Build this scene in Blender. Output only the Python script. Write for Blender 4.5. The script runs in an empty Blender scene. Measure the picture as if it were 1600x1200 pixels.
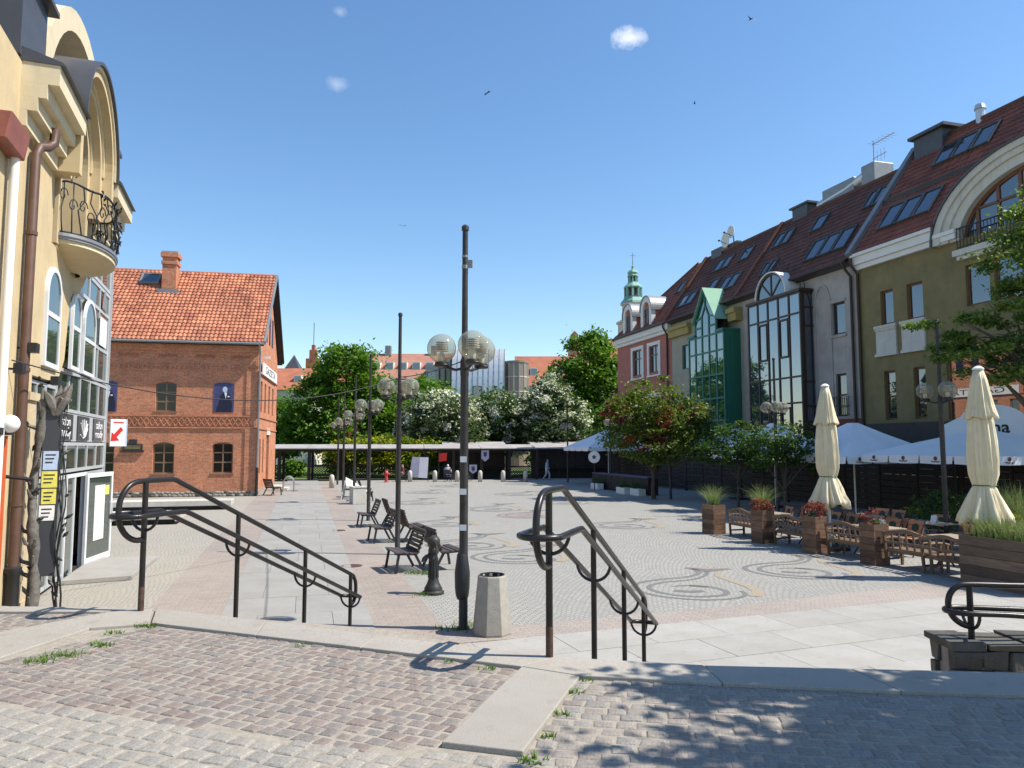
import bpy, bmesh, math, random
import numpy as np
from mathutils import Vector, Matrix
rad = math.radians
random.seed(7)
sc = bpy.context.scene
col = sc.collection
PI = math.pi

# ---------------------------------------------------------------- camera, sky, sun, exposure
cam_d = bpy.data.cameras.new('camera')
cam = bpy.data.objects.new('camera', cam_d); col.objects.link(cam)
cam.location = (0, 0, 2.8)
cam.rotation_euler = (rad(90) + math.atan(97 / 1155), 0, 0)
cam_d.sensor_width = 36; cam_d.lens = 36 * 1155 / 1600
cam_d.clip_end = 3000; cam_d.clip_start = 0.05
sc.camera = cam

SUN_EL = rad(52.5)
SUN_AZ = math.atan2(.995, -.10)          # clockwise from +Y
world = bpy.data.worlds.new('World'); sc.world = world; world.use_nodes = True
wn = world.node_tree; bg = wn.nodes['Background']
sky = wn.nodes.new('ShaderNodeTexSky'); sky.sky_type = 'NISHITA'; sky.sun_disc = False
sky.sun_elevation = SUN_EL; sky.sun_rotation = SUN_AZ
sky.air_density = 1.1; sky.dust_density = 0.25; sky.ozone_density = 2.3
bg.inputs[1].default_value = 0.13
# small fair-weather clouds high in the sky dome
wtc = wn.nodes.new('ShaderNodeTexCoord')
def wnode(t, **k):
    n = wn.nodes.new(t)
    for a, b in k.items(): setattr(n, a, b)
    return n
prev = sky.outputs[0]
def cloud_dir(px, py):
    p = math.atan(97 / 1155); c, s = math.cos(p), math.sin(p)
    u = (px - 800) / 1155; v = -(py - 600) / 1155
    return Vector((u, c - s * v, s + c * v)).normalized()
wno = wnode('ShaderNodeTexNoise'); wno.inputs['Scale'].default_value = 38; wno.inputs['Detail'].default_value = 10; wno.inputs['Roughness'].default_value = .68
wn.links.new(wtc.outputs['Generated'], wno.inputs['Vector'])
for (px, py, rr, amt) in ((981, 60, .027, .85), (526, 131, .020, .22), (531, 18, .012, .18)):
    sub = wnode('ShaderNodeVectorMath', operation='SUBTRACT'); sub.inputs[1].default_value = cloud_dir(px, py)
    wn.links.new(wtc.outputs['Generated'], sub.inputs[0])
    scl = wnode('ShaderNodeVectorMath', operation='MULTIPLY'); scl.inputs[1].default_value = (.9, .9, 1.6)
    wn.links.new(sub.outputs[0], scl.inputs[0])
    ln = wnode('ShaderNodeVectorMath', operation='LENGTH'); wn.links.new(scl.outputs[0], ln.inputs[0])
    m1 = wnode('ShaderNodeMath', operation='DIVIDE'); m1.inputs[1].default_value = rr; wn.links.new(ln.outputs['Value'], m1.inputs[0])
    m2 = wnode('ShaderNodeMath', operation='SUBTRACT'); m2.inputs[0].default_value = 1.0; wn.links.new(m1.outputs[0], m2.inputs[1])
    m3 = wnode('ShaderNodeMath', operation='MULTIPLY_ADD'); m3.inputs[1].default_value = 1.5; m3.inputs[2].default_value = -.75
    wn.links.new(wno.outputs['Fac'], m3.inputs[0])
    m4 = wnode('ShaderNodeMath', operation='ADD'); wn.links.new(m2.outputs[0], m4.inputs[0]); wn.links.new(m3.outputs[0], m4.inputs[1])
    mr = wnode('ShaderNodeMapRange'); mr.inputs[1].default_value = .24; mr.inputs[2].default_value = 1.05; mr.inputs[3].default_value = 0; mr.inputs[4].default_value = amt
    wn.links.new(m4.outputs[0], mr.inputs[0])
    mx = wnode('ShaderNodeMix', data_type='RGBA'); mx.inputs[7].default_value = (7.2, 7.3, 7.5, 1)
    wn.links.new(mr.outputs[0], mx.inputs[0]); wn.links.new(prev, mx.inputs[6]); prev = mx.outputs[2]
hsv = wnode('ShaderNodeHueSaturation'); hsv.inputs['Saturation'].default_value = 1.15; wn.links.new(prev, hsv.inputs['Color'])
wn.links.new(hsv.outputs[0], bg.inputs[0])

sun_d = bpy.data.lights.new('sun', 'SUN'); sun_d.energy = 5.0; sun_d.angle = rad(.53); sun_d.color = (1, .94, .84)
sun = bpy.data.objects.new('sun', sun_d); col.objects.link(sun)
sdir = Vector((math.cos(SUN_EL) * .995, -math.cos(SUN_EL) * .10, math.sin(SUN_EL))).normalized()
sun.rotation_euler = sdir.to_track_quat('Z', 'Y').to_euler(); sun.location = sdir * 60
vs = sc.view_settings; vs.view_transform = 'Standard'; vs.look = 'None'; vs.exposure = 0.58; vs.gamma = 1; vs.use_curve_mapping = False
sc.cycles.max_bounces = 8; sc.cycles.transparent_max_bounces = 16; sc.cycles.caustics_reflective = False; sc.cycles.caustics_refractive = False

# ---------------------------------------------------------------- materials
def _bs(name):
    m = bpy.data.materials.new(name); m.use_nodes = True
    nt = m.node_tree; return m, nt, nt.nodes['Principled BSDF']
def N(nt, t, ins=None, **k):
    n = nt.nodes.new(t)
    for a, b in k.items(): setattr(n, a, b)
    for a, b in (ins or {}).items():
        if hasattr(b, 'is_output') or isinstance(b, bpy.types.NodeSocket): nt.links.new(b, n.inputs[a])
        else: n.inputs[a].default_value = b
    return n
def c4(c): return (c[0], c[1], c[2], 1)
def mixc(nt, fac, a, b, mode='MIX'):
    n = nt.nodes.new('ShaderNodeMix'); n.data_type = 'RGBA'; n.blend_type = mode
    for i, v in ((0, fac), (6, a), (7, b)):
        if isinstance(v, bpy.types.NodeSocket): nt.links.new(v, n.inputs[i])
        elif i == 0: n.inputs[0].default_value = v
        else: n.inputs[i].default_value = c4(v)
    return n.outputs[2]
def ramp(nt, f, lo, hi):
    r = N(nt, 'ShaderNodeMapRange', {0: f, 1: lo, 2: hi}); return r.outputs[0]
def bump(nt, h, strength, dist=.01):
    return N(nt, 'ShaderNodeBump', {'Height': h, 'Strength': strength, 'Distance': dist}).outputs[0]
def mat(name, c, rough=.75, var=.15, scale=3, metal=0, rnd=0, bs=0, bscale=40, dirt=None, dscale=.7, damt=.5, spec=.5, coat=0, ior=1.45, streak=0):
    """Painted, plastered, stone or metal surface: large and fine noise, per-object tint, fine relief."""
    m, nt, b = _bs(name)
    tc = N(nt, 'ShaderNodeTexCoord').outputs['Object']
    n1 = N(nt, 'ShaderNodeTexNoise', {'Vector': tc, 'Scale': scale, 'Detail': 6, 'Roughness': .6}).outputs['Fac']
    lo = tuple(x * (1 - var) for x in c); hi = tuple(min(1, x * (1 + var)) for x in c)
    o = mixc(nt, ramp(nt, n1, .3, .7), lo, hi)
    if dirt:
        n2 = N(nt, 'ShaderNodeTexNoise', {'Vector': tc, 'Scale': dscale, 'Detail': 8, 'Roughness': .7}).outputs['Fac']
        f = N(nt, 'ShaderNodeMath', {0: ramp(nt, n2, .48, .72), 1: damt}, operation='MULTIPLY').outputs[0]
        o = mixc(nt, f, o, dirt)
    if streak:
        mp = N(nt, 'ShaderNodeMapping', {'Vector': tc, 'Scale': (6, 6, .35)}).outputs[0]
        n3 = N(nt, 'ShaderNodeTexNoise', {'Vector': mp, 'Scale': 1.0, 'Detail': 5}).outputs['Fac']
        f = N(nt, 'ShaderNodeMath', {0: ramp(nt, n3, .5, .75), 1: streak}, operation='MULTIPLY').outputs[0]
        o = mixc(nt, f, o, tuple(x * .45 for x in c))
    if rnd:
        r = N(nt, 'ShaderNodeObjectInfo').outputs['Random']
        v = N(nt, 'ShaderNodeMapRange', {0: r, 3: 1 - rnd, 4: 1 + rnd}).outputs[0]
        h = N(nt, 'ShaderNodeHueSaturation', {'Value': v, 'Color': o}); o = h.outputs[0]
    nt.links.new(o, b.inputs['Base Color'])
    b.inputs['Roughness'].default_value = rough; b.inputs['Metallic'].default_value = metal
    b.inputs['Specular IOR Level'].default_value = spec; b.inputs['IOR'].default_value = ior
    b.inputs['Coat Weight'].default_value = coat
    if bs:
        nb = N(nt, 'ShaderNodeTexNoise', {'Vector': tc, 'Scale': bscale, 'Detail': 4}).outputs['Fac']
        nt.links.new(bump(nt, nb, bs, .01), b.inputs['Normal'])
    return m

def granite(name, c, rnd=.06):
    m, nt, b = _bs(name)
    tc = N(nt, 'ShaderNodeTexCoord').outputs['Object']
    a = N(nt, 'ShaderNodeTexNoise', {'Vector': tc, 'Scale': 170, 'Detail': 2, 'Roughness': .8}).outputs['Fac']
    n2 = N(nt, 'ShaderNodeTexNoise', {'Vector': tc, 'Scale': 1.3, 'Detail': 6, 'Roughness': .65}).outputs['Fac']
    o = mixc(nt, ramp(nt, a, .36, .62), tuple(x * .62 for x in c), tuple(min(1, x * 1.18) for x in c))
    o = mixc(nt, N(nt, 'ShaderNodeMath', {0: ramp(nt, n2, .42, .72), 1: .6}, operation='MULTIPLY').outputs[0], o, (c[0] * .70, c[1] * .66, c[2] * .60))
    n5 = N(nt, 'ShaderNodeTexNoise', {'Vector': N(nt, 'ShaderNodeNewGeometry').outputs['Position'], 'Scale': 7, 'Detail': 3}).outputs['Fac']
    o = mixc(nt, N(nt, 'ShaderNodeMath', {0: ramp(nt, n5, .62, .74), 1: .35}, operation='MULTIPLY').outputs[0], o, (c[0] * .5, c[1] * .48, c[2] * .44))
    n6 = N(nt, 'ShaderNodeTexNoise', {'Vector': N(nt, 'ShaderNodeNewGeometry').outputs['Position'], 'Scale': .55, 'Detail': 7, 'Roughness': .7}).outputs['Fac']
    o = mixc(nt, N(nt, 'ShaderNodeMath', {0: ramp(nt, n6, .45, .7), 1: .3}, operation='MULTIPLY').outputs[0], o, (c[0] * .72, c[1] * .70, c[2] * .66))
    r = N(nt, 'ShaderNodeObjectInfo').outputs['Random']
    o = N(nt, 'ShaderNodeHueSaturation', {'Value': N(nt, 'ShaderNodeMapRange', {0: r, 3: 1 - rnd, 4: 1 + rnd}).outputs[0], 'Color': o}).outputs[0]
    nt.links.new(o, b.inputs['Base Color']); b.inputs['Roughness'].default_value = .75
    nt.links.new(bump(nt, a, .25, .004), b.inputs['Normal'])
    return m

def sett_mat(name, cols, rnd=.18):
    """Split stone: colour drawn per stone, speckle and rough relief."""
    m, nt, b = _bs(name)
    tc = N(nt, 'ShaderNodeTexCoord').outputs['Object']
    r = N(nt, 'ShaderNodeObjectInfo').outputs['Random']
    isl = N(nt, 'ShaderNodeNewGeometry').outputs['Random Per Island']
    s = N(nt, 'ShaderNodeMath', {0: N(nt, 'ShaderNodeMath', {0: r, 1: isl}, operation='ADD').outputs[0]}, operation='FRACT').outputs[0]
    cr = nt.nodes.new('ShaderNodeValToRGB'); nt.links.new(s, cr.inputs[0]); cr.color_ramp.interpolation = 'CONSTANT'
    e = cr.color_ramp.elements
    while len(e) < len(cols): e.new(0.5)
    for i, cc in enumerate(cols): e[i].position = i / len(cols); e[i].color = c4(cc)
    a = N(nt, 'ShaderNodeTexNoise', {'Vector': tc, 'Scale': 75, 'Detail': 6, 'Roughness': .8}).outputs['Fac']
    o = mixc(nt, ramp(nt, a, .32, .68), (.55, .55, .55), (1.32, 1.32, 1.32))
    o = mixc(nt, 1.0, cr.outputs[0], o, 'MULTIPLY')
    n2 = N(nt, 'ShaderNodeTexNoise', {'Vector': N(nt, 'ShaderNodeNewGeometry').outputs['Position'], 'Scale': 2.2, 'Detail': 5}).outputs['Fac']
    o = mixc(nt, N(nt, 'ShaderNodeMath', {0: ramp(nt, n2, .45, .75), 1: .28}, operation='MULTIPLY').outputs[0], o, (.34, .30, .245))
    nt.links.new(o, b.inputs['Base Color']); b.inputs['Roughness'].default_value = .8
    nb = N(nt, 'ShaderNodeTexNoise', {'Vector': tc, 'Scale': 38, 'Detail': 5}).outputs['Fac']
    nt.links.new(bump(nt, nb, .6, .012), b.inputs['Normal'])
    return m

def cobble(name, c1, c2, mortar, bw, bh, arc=0.0, W=1.5, ang=0, msize=.012, patch=None):
    """Small set stones too fine to pick apart, laid in arcs when arc > 0."""
    m, nt, b = _bs(name)
    tc = N(nt, 'ShaderNodeTexCoord').outputs['Object']
    mp = N(nt, 'ShaderNodeMapping', {'Vector': tc, 'Rotation': (0, 0, ang)}).outputs[0]
    wob = N(nt, 'ShaderNodeTexNoise', {'Vector': mp, 'Scale': 2.2, 'Detail': 3}).outputs['Color']
    mp = N(nt, 'ShaderNodeVectorMath', {0: mp, 1: N(nt, 'ShaderNodeVectorMath', {0: wob, 1: (.07, .07, 0)}, operation='MULTIPLY').outputs[0]}, operation='ADD').outputs[0]
    sp = N(nt, 'ShaderNodeSeparateXYZ', {0: mp})
    x, y = sp.outputs[0], sp.outputs[1]
    if arc:
        pp = N(nt, 'ShaderNodeMath', {0: x, 1: W / 2}, operation='PINGPONG').outputs[0]
        q = N(nt, 'ShaderNodeMath', {0: pp, 1: pp}, operation='MULTIPLY').outputs[0]
        y = N(nt, 'ShaderNodeMath', {0: q, 1: arc, 2: y}, operation='MULTIPLY_ADD').outputs[0]
    v = N(nt, 'ShaderNodeCombineXYZ', {0: x, 1: y}).outputs[0]
    br = N(nt, 'ShaderNodeTexBrick', {'Vector': v, 'Color1': c4(c1), 'Color2': c4(c2), 'Mortar': c4(mortar), 'Scale': 1, 'Mortar Size': msize, 'Mortar Smooth': .5, 'Bias': 0, 'Brick Width': bw, 'Row Height': bh})
    br.offset = .5
    n1 = N(nt, 'ShaderNodeTexNoise', {'Vector': tc, 'Scale': 45, 'Detail': 4, 'Roughness': .8}).outputs['Fac']
    o = mixc(nt, .9, br.outputs['Color'], mixc(nt, ramp(nt, n1, .25, .75), (.62, .62, .62), (1.3, 1.3, 1.3)), 'MULTIPLY')
    n2 = N(nt, 'ShaderNodeTexNoise', {'Vector': tc, 'Scale': .22, 'Detail': 9, 'Roughness': .72}).outputs['Fac']
    o = mixc(nt, N(nt, 'ShaderNodeMath', {0: ramp(nt, n2, .42, .66), 1: .55}, operation='MULTIPLY').outputs[0], o, patch or tuple(k * .72 for k in c1))
    nt.links.new(o, b.inputs['Base Color']); b.inputs['Roughness'].default_value = .85
    inv = N(nt, 'ShaderNodeMath', {0: 1.0, 1: br.outputs['Fac']}, operation='SUBTRACT').outputs[0]
    hh = N(nt, 'ShaderNodeMath', {0: inv, 1: n1}, operation='ADD').outputs[0]
    nt.links.new(bump(nt, hh, .55, .012), b.inputs['Normal'])
    return m

def brickmat(name, c1, c2, mortar, bw=.25, rh=.077):
    m, nt, b = _bs(name)
    tc = N(nt, 'ShaderNodeTexCoord').outputs['Object']
    sp = N(nt, 'ShaderNodeSeparateXYZ', {0: tc})
    u = N(nt, 'ShaderNodeMath', {0: sp.outputs[0], 1: sp.outputs[1]}, operation='ADD').outputs[0]
    v = N(nt, 'ShaderNodeCombineXYZ', {0: u, 1: sp.outputs[2]}).outputs[0]
    br = N(nt, 'ShaderNodeTexBrick', {'Vector': v, 'Color1': c4(c1), 'Color2': c4(c2), 'Mortar': c4(mortar), 'Scale': 1, 'Mortar Size': .009, 'Mortar Smooth': .3, 'Bias': -.1, 'Brick Width': bw, 'Row Height': rh})
    n2 = N(nt, 'ShaderNodeTexNoise', {'Vector': tc, 'Scale': .9, 'Detail': 8, 'Roughness': .7}).outputs['Fac']
    o = mixc(nt, .8, br.outputs['Color'], mixc(nt, ramp(nt, n2, .3, .7), (.72, .70, .70), (1.25, 1.22, 1.2)), 'MULTIPLY')
    n3 = N(nt, 'ShaderNodeTexNoise', {'Vector': v, 'Scale': 9, 'Detail': 3}).outputs['Fac']
    o = mixc(nt, .7, o, mixc(nt, ramp(nt, n3, .35, .65), (.75, .75, .75), (1.2, 1.2, 1.2)), 'MULTIPLY')
    nt.links.new(o, b.inputs['Base Color']); b.inputs['Roughness'].default_value = .85
    nt.links.new(bump(nt, N(nt, 'ShaderNodeMath', {0: 1.0, 1: br.outputs['Fac']}, operation='SUBTRACT').outputs[0], .5, .01), b.inputs['Normal'])
    return m

def tilemat(name, c1, c2, tw, th):
    """Fired clay: colour drawn per tile on the tile grid, moss and soot patches."""
    m, nt, b = _bs(name)
    uv = N(nt, 'ShaderNodeUVMap').outputs[0]
    fl = N(nt, 'ShaderNodeVectorMath', {0: N(nt, 'ShaderNodeVectorMath', {0: uv, 1: (.5, 0, 0)}, operation='ADD').outputs[0]}, operation='FLOOR').outputs[0]
    w = N(nt, 'ShaderNodeTexWhiteNoise', {'Vector': fl}).outputs['Value']
    o = mixc(nt, w, c1, c2)
    n2 = N(nt, 'ShaderNodeTexNoise', {'Vector': uv, 'Scale': .12, 'Detail': 8, 'Roughness': .7}).outputs['Fac']
    o = mixc(nt, .9, o, mixc(nt, ramp(nt, n2, .3, .7), (.62, .60, .60), (1.25, 1.25, 1.2)), 'MULTIPLY')
    nt.links.new(o, b.inputs['Base Color']); b.inputs['Roughness'].default_value = .7
    return m

def leafmat(name, c1, c2, trans=.35, rough=.5):
    m, nt, b = _bs(name)
    r = N(nt, 'ShaderNodeNewGeometry').outputs['Random Per Island']
    pn = N(nt, 'ShaderNodeTexNoise', {'Vector': N(nt, 'ShaderNodeTexCoord').outputs['Object'], 'Scale': .9, 'Detail': 2}).outputs['Fac']
    f = N(nt, 'ShaderNodeMath', {0: ramp(nt, pn, .3, .7), 1: .6, 2: N(nt, 'ShaderNodeMath', {0: r, 1: .4}, operation='MULTIPLY').outputs[0]}, operation='MULTIPLY_ADD').outputs[0]
    o = mixc(nt, f, c1, c2)
    nt.links.new(o, b.inputs['Base Color']); b.inputs['Roughness'].default_value = rough
    b.inputs['Specular IOR Level'].default_value = .3
    tr = N(nt, 'ShaderNodeBsdfTranslucent', {'Color': mixc(nt, 1.0, o, (1.3, 1.5, .7), 'MULTIPLY')})
    mx = N(nt, 'ShaderNodeMixShader', {0: trans}); out = nt.nodes['Material Output']
    nt.links.new(b.outputs[0], mx.inputs[1]); nt.links.new(tr.outputs[0], mx.inputs[2]); nt.links.new(mx.outputs[0], out.inputs[0])
    return m

def woodmat(name, c1, c2, rnd=.25, rough=.7, axis=(1.2, 14, 14)):
    m, nt, b = _bs(name)
    tc = N(nt, 'ShaderNodeTexCoord').outputs['Object']
    r = N(nt, 'ShaderNodeObjectInfo').outputs['Random']
    off = N(nt, 'ShaderNodeVectorMath', {0: tc, 1: N(nt, 'ShaderNodeCombineXYZ', {0: r, 1: r, 2: r}).outputs[0]}, operation='ADD').outputs[0]
    mp = N(nt, 'ShaderNodeMapping', {'Vector': off, 'Scale': axis}).outputs[0]
    n = N(nt, 'ShaderNodeTexNoise', {'Vector': mp, 'Scale': 1.6, 'Detail': 7, 'Roughness': .7}).outputs['Fac']
    o = mixc(nt, ramp(nt, n, .32, .68), c1, c2)
    o = N(nt, 'ShaderNodeHueSaturation', {'Value': N(nt, 'ShaderNodeMapRange', {0: r, 3: 1 - rnd, 4: 1 + rnd}).outputs[0], 'Color': o}).outputs[0]
    nt.links.new(o, b.inputs['Base Color']); b.inputs['Roughness'].default_value = rough
    nt.links.new(bump(nt, n, .4, .006), b.inputs['Normal'])
    return m

def glassmat(name, tint, ior=2.2, rough=.02, wave=.006):
    """Coated window glass over a dark room."""
    m, nt, b = _bs(name)
    b.inputs['Base Color'].default_value = c4(tint); b.inputs['Roughness'].default_value = rough; b.inputs['IOR'].default_value = ior
    tc = N(nt, 'ShaderNodeTexCoord').outputs['Object']
    n = N(nt, 'ShaderNodeTexNoise', {'Vector': tc, 'Scale': .9, 'Detail': 1}).outputs['Fac']
    nt.links.new(bump(nt, n, wave * 10, .05), b.inputs['Normal'])
    return m
M = {}
M['plaster_cream'] = mat('plaster_cream', (.54, .42, .245), .85, .06, 2, bs=.35, bscale=60, dirt=(.33, .265, .175), dscale=.9, damt=.5, streak=.12)
M['plaster_beige'] = mat('plaster_beige', (.50, .40, .25), .9, .12, 3, bs=.6, bscale=35, dirt=(.34, .28, .19), damt=.5)
M['trim_cream'] = mat('trim_cream', (.62, .53, .36), .75, .05, 2, dirt=(.40, .34, .24), dscale=1.2, damt=.5, streak=.15)
M['plaster_olive'] = mat('plaster_olive', (.225, .178, .078), .88, .14, 1.2, bs=.25, bscale=50, dirt=(.115, .095, .052), dscale=.7, damt=.65, streak=.2)
M['plaster_grey'] = mat('plaster_grey', (.40, .355, .32), .88, .14, 1.2, bs=.25, bscale=50, dirt=(.24, .21, .19), dscale=.7, damt=.65, streak=.2)
M['plaster_pink'] = mat('plaster_pink', (.42, .155, .12), .88, .06, 1.2, dirt=(.28, .11, .09), damt=.55, streak=.15)
M['plaster_pale'] = mat('plaster_pale', (.36, .335, .255), .88, .07, 1.2, dirt=(.31, .29, .22), damt=.4, streak=.3)
M['trim_stone'] = mat('trim_stone', (.60, .56, .48), .8, .07, 2, dirt=(.40, .37, .31), damt=.45, streak=.3)
M['trim_white'] = mat('trim_white', (.74, .72, .68), .7, .04, 2, dirt=(.55, .53, .5), damt=.25)
M['ochre'] = mat('ochre', (.36, .28, .10), .8, .08, 2)
M['dark_red'] = mat('dark_red', (.16, .03, .022), .6, .1, 2)
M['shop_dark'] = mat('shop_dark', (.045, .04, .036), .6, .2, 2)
M['brick'] = brickmat('brick', (.56, .212, .10), (.42, .138, .066), (.43, .30, .21))
M['brick_far'] = mat('brick_far', (.40, .15, .09), .85, .15, 1)
M['rubble'] = mat('rubble', (.30, .26, .22), .9, .4, 4, bs=.8, bscale=12)
M['tile_orange'] = tilemat('tile_orange', (.48, .19, .10), (.28, .085, .046), 1, 1)
M['tile_brown'] = tilemat('tile_brown', (.155, .060, .040), (.10, .042, .030), 1, 1)
M['tile_red'] = tilemat('tile_red', (.27, .083, .048), (.17, .056, .036), 1, 1)
M['tile_dull'] = mat('tile_dull', (.17, .065, .042), .8, .2, 3)
M['tile_far'] = mat('tile_far', (.36, .125, .068), .8, .2, .9)
M['tile_far_pale'] = mat('tile_far_pale', (.36, .17, .12), .8, .12, .8)
M['slate'] = mat('slate', (.085, .085, .09), .45, .12, 3, metal=.3)
M['lead'] = mat('lead', (.27, .27, .275), .5, .1, 3, metal=.4, dirt=(.16, .15, .15))
M['zinc'] = mat('zinc', (.58, .59, .60), .38, .08, 2, metal=.45)
M['copper_green'] = mat('copper_green', (.20, .36, .30), .6, .2, 1.2, dirt=(.10, .20, .17), dscale=1.2)
M['mint'] = mat('mint', (.25, .42, .31), .8, .06, 2, spec=.15, dirt=(.26, .42, .32))
M['green_frame'] = mat('green_frame', (.022, .145, .095), .4, .06, 3)
M['brown_frame'] = mat('brown_frame', (.050, .026, .016), .45, .08, 3)
M['brown_wood'] = woodmat('brown_wood', (.20, .075, .028), (.13, .047, .018), .05, .5)
M['white_frame'] = mat('white_frame', (.66, .67, .68), .4, .04, 3)
M['alu_frame'] = mat('alu_frame', (.50, .51, .52), .4, .05, 3, metal=.2)
M['old_window'] = mat('old_window', (.22, .13, .075), .6, .15, 4)
M['glass'] = glassmat('glass', (.022, .032, .046), 2.4)
M['glass_old'] = glassmat('glass_old', (.014, .012, .010), 1.5, .06, .01)
M['glass_green'] = glassmat('glass_green', (.014, .055, .045), 3.0)
M['glass_bay'] = glassmat('glass_bay', (.03, .042, .06), 3.3)
M['glass_left'] = glassmat('glass_left', (.05, .065, .055), 1.9, .03)
M['glass_sky'] = glassmat('glass_sky', (.03, .04, .055), 2.6)
M['mirror_glass'] = glassmat('mirror_glass', (.03, .03, .03), 3.4, .01, .001)
M['rail'] = mat('rail', (.022, .019, .018), .33, .25, 5, metal=.25, bs=.06, bscale=120)
M['rust'] = mat('rust', (.075, .040, .027), .6, .5, 18)
M['iron'] = mat('iron', (.018, .018, .019), .5, .2, 6, bs=.1, bscale=80)
M['iron_pump'] = mat('iron_pump', (.030, .028, .026), .5, .3, 8, bs=.15, bscale=60)
M['lamp_pole'] = mat('lamp_pole', (.028, .025, .024), .5, .35, 7, bs=.1, bscale=60, dirt=(.07, .06, .055), dscale=5, damt=.5)
M['concrete'] = mat('concrete', (.33, .305, .26), .9, .12, 9, bs=.5, bscale=70, dirt=(.27, .23, .18), dscale=2, damt=.6)
M['concrete_pale'] = mat('concrete_pale', (.50, .48, .43), .9, .1, 5, bs=.4, bscale=60, dirt=(.33, .30, .25))
M['black'] = mat('black', (.012, .012, .012), .6, .1, 3)
M['rubber'] = mat('rubber', (.02, .02, .02), .8, .1, 3)
M['bench_wood'] = woodmat('bench_wood', (.085, .060, .046), (.050, .036, .030), .15, .55)
M['planter_wood'] = woodmat('planter_wood', (.215, .115, .064), (.095, .050, .030), .42, .75, (3, 3, 12))
M['planter_grey'] = woodmat('planter_grey', (.20, .13, .082), (.07, .052, .042), .42, .75, (1.4, 3, 14))
M['arm_wood'] = woodmat('arm_wood', (.215, .135, .078), (.115, .070, .042), .15, .65)
M['chair_wood'] = woodmat('chair_wood', (.50, .23, .115), (.36, .155, .08), .15, .6)
M['table_wood'] = woodmat('table_wood', (.36, .29, .21), (.24, .19, .14), .15, .7)
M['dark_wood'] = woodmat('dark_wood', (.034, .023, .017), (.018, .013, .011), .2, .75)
M['emblem'] = mat('emblem', (.012, .04, .022), .6, .2, 8)
M['canvas'] = mat('canvas', (.72, .62, .42), .9, .06, 5, bs=.15, bscale=90, dirt=(.56, .47, .31), dscale=1.5, damt=.4)
M['canvas_white'] = mat('canvas_white', (.74, .75, .77), .85, .03, 3, dirt=(.58, .58, .6), damt=.25)
M['white'] = mat('white', (.75, .75, .74), .5, .03, 3)
M['paper'] = mat('paper', (.72, .72, .70), .8, .06, 9)
M['paper_yellow'] = mat('paper_yellow', (.68, .62, .12), .8, .15, 14)
M['paper_blue'] = mat('paper_blue', (.42, .52, .68), .8, .15, 9)
M['ink'] = mat('ink', (.02, .02, .022), .7, .05, 3)
M['sign_dark'] = mat('sign_dark', (.045, .048, .055), .35, .06, 3)
M['sign_white'] = mat('sign_white', (.72, .71, .68), .6, .03, 3)
M['red_paint'] = mat('red_paint', (.55, .022, .018), .4, .06, 3)
M['hydrant_red'] = mat('hydrant_red', (.50, .05, .045), .45, .1, 6)
M['door_red'] = mat('door_red', (.52, .095, .025), .5, .06, 3)
M['copper_box'] = mat('copper_box', (.24, .075, .05), .55, .15, 4)
M['pipe_brown'] = mat('pipe_brown', (.095, .050, .034), .5, .2, 4, dirt=(.16, .09, .07), damt=.5)
M['poster_blue'] = mat('poster_blue', (.055, .055, .14), .5, .35, 1.5)
M['poster_dark'] = mat('poster_dark', (.012, .012, .035), .5, .1, 2)
M['skin'] = mat('skin', (.52, .30, .21), .6, .05, 5)
M['banner'] = mat('banner', (.48, .48, .58), .8, .08, 2)
M['cloth_blue'] = mat('cloth_blue', (.36, .45, .58), .85, .08, 9)
M['cloth_dark'] = mat('cloth_dark', (.05, .055, .075), .85, .1, 9)
M['cloth_grey'] = mat('cloth_grey', (.55, .56, .58), .85, .08, 9)
M['hair'] = mat('hair', (.25, .23, .21), .8, .1, 9)
M['granite'] = granite('granite', (.36, .33, .285))
M['granite_light'] = granite('granite_light', (.37, .355, .325), .05)
M['granite_grey'] = granite('granite_grey', (.315, .305, .285), .05)
M['sett_red'] = sett_mat('sett_red', [(.215, .170, .147), (.195, .152, .132), (.205, .182, .162), (.235, .192, .165), (.185, .165, .15), (.22, .187, .165)])
M['sett_grey'] = sett_mat('sett_grey', [(.285, .265, .228), (.265, .246, .216), (.305, .283, .243), (.28, .26, .228), (.25, .238, .212)])
M['sett_mixed'] = sett_mat('sett_mixed', [(.245, .214, .186), (.225, .192, .168), (.235, .22, .20), (.265, .234, .20), (.235, .21, .185)])
M['sand'] = mat('sand', (.32, .28, .23), .95, .2, 25, bs=.6, bscale=160, dirt=(.30, .27, .2), dscale=3)
M['fan_cobble'] = cobble('fan_cobble', (.355, .345, .315), (.29, .283, .262), (.19, .178, .155), .115, .10, .42, 1.7, rad(-16))
M['dark_cobble'] = cobble('dark_cobble', (.17, .17, .17), (.135, .135, .135), (.20, .19, .17), .10, .09)
M['orange_cobble'] = cobble('orange_cobble', (.37, .305, .215), (.33, .27, .19), (.27, .24, .19), .10, .09)
M['pink_cobble'] = cobble('pink_cobble', (.34, .27, .245), (.30, .235, .215), (.24, .21, .18), .10, .09)
M['red_band'] = cobble('red_band', (.30, .252, .222), (.25, .208, .184), (.27, .235, .195), .22, .13, 0, 1, rad(-16), .012, (.36, .31, .26))
M['red_band2'] = cobble('red_band2', (.325, .28, .248), (.28, .238, .212), (.27, .235, .195), .16, .11, .3, 1.1, rad(21), .012, (.38, .32, .28))
M['pebble'] = cobble('pebble', (.37, .35, .31), (.315, .298, .262), (.25, .225, .185), .10, .085, .5, 1.2, rad(10), .014, (.36, .32, .25))
M['grass'] = mat('grass', (.085, .14, .022), .9, .4, 3)
M['far_ground'] = mat('far_ground', (.12, .14, .06), .95, .3, .3)
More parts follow.
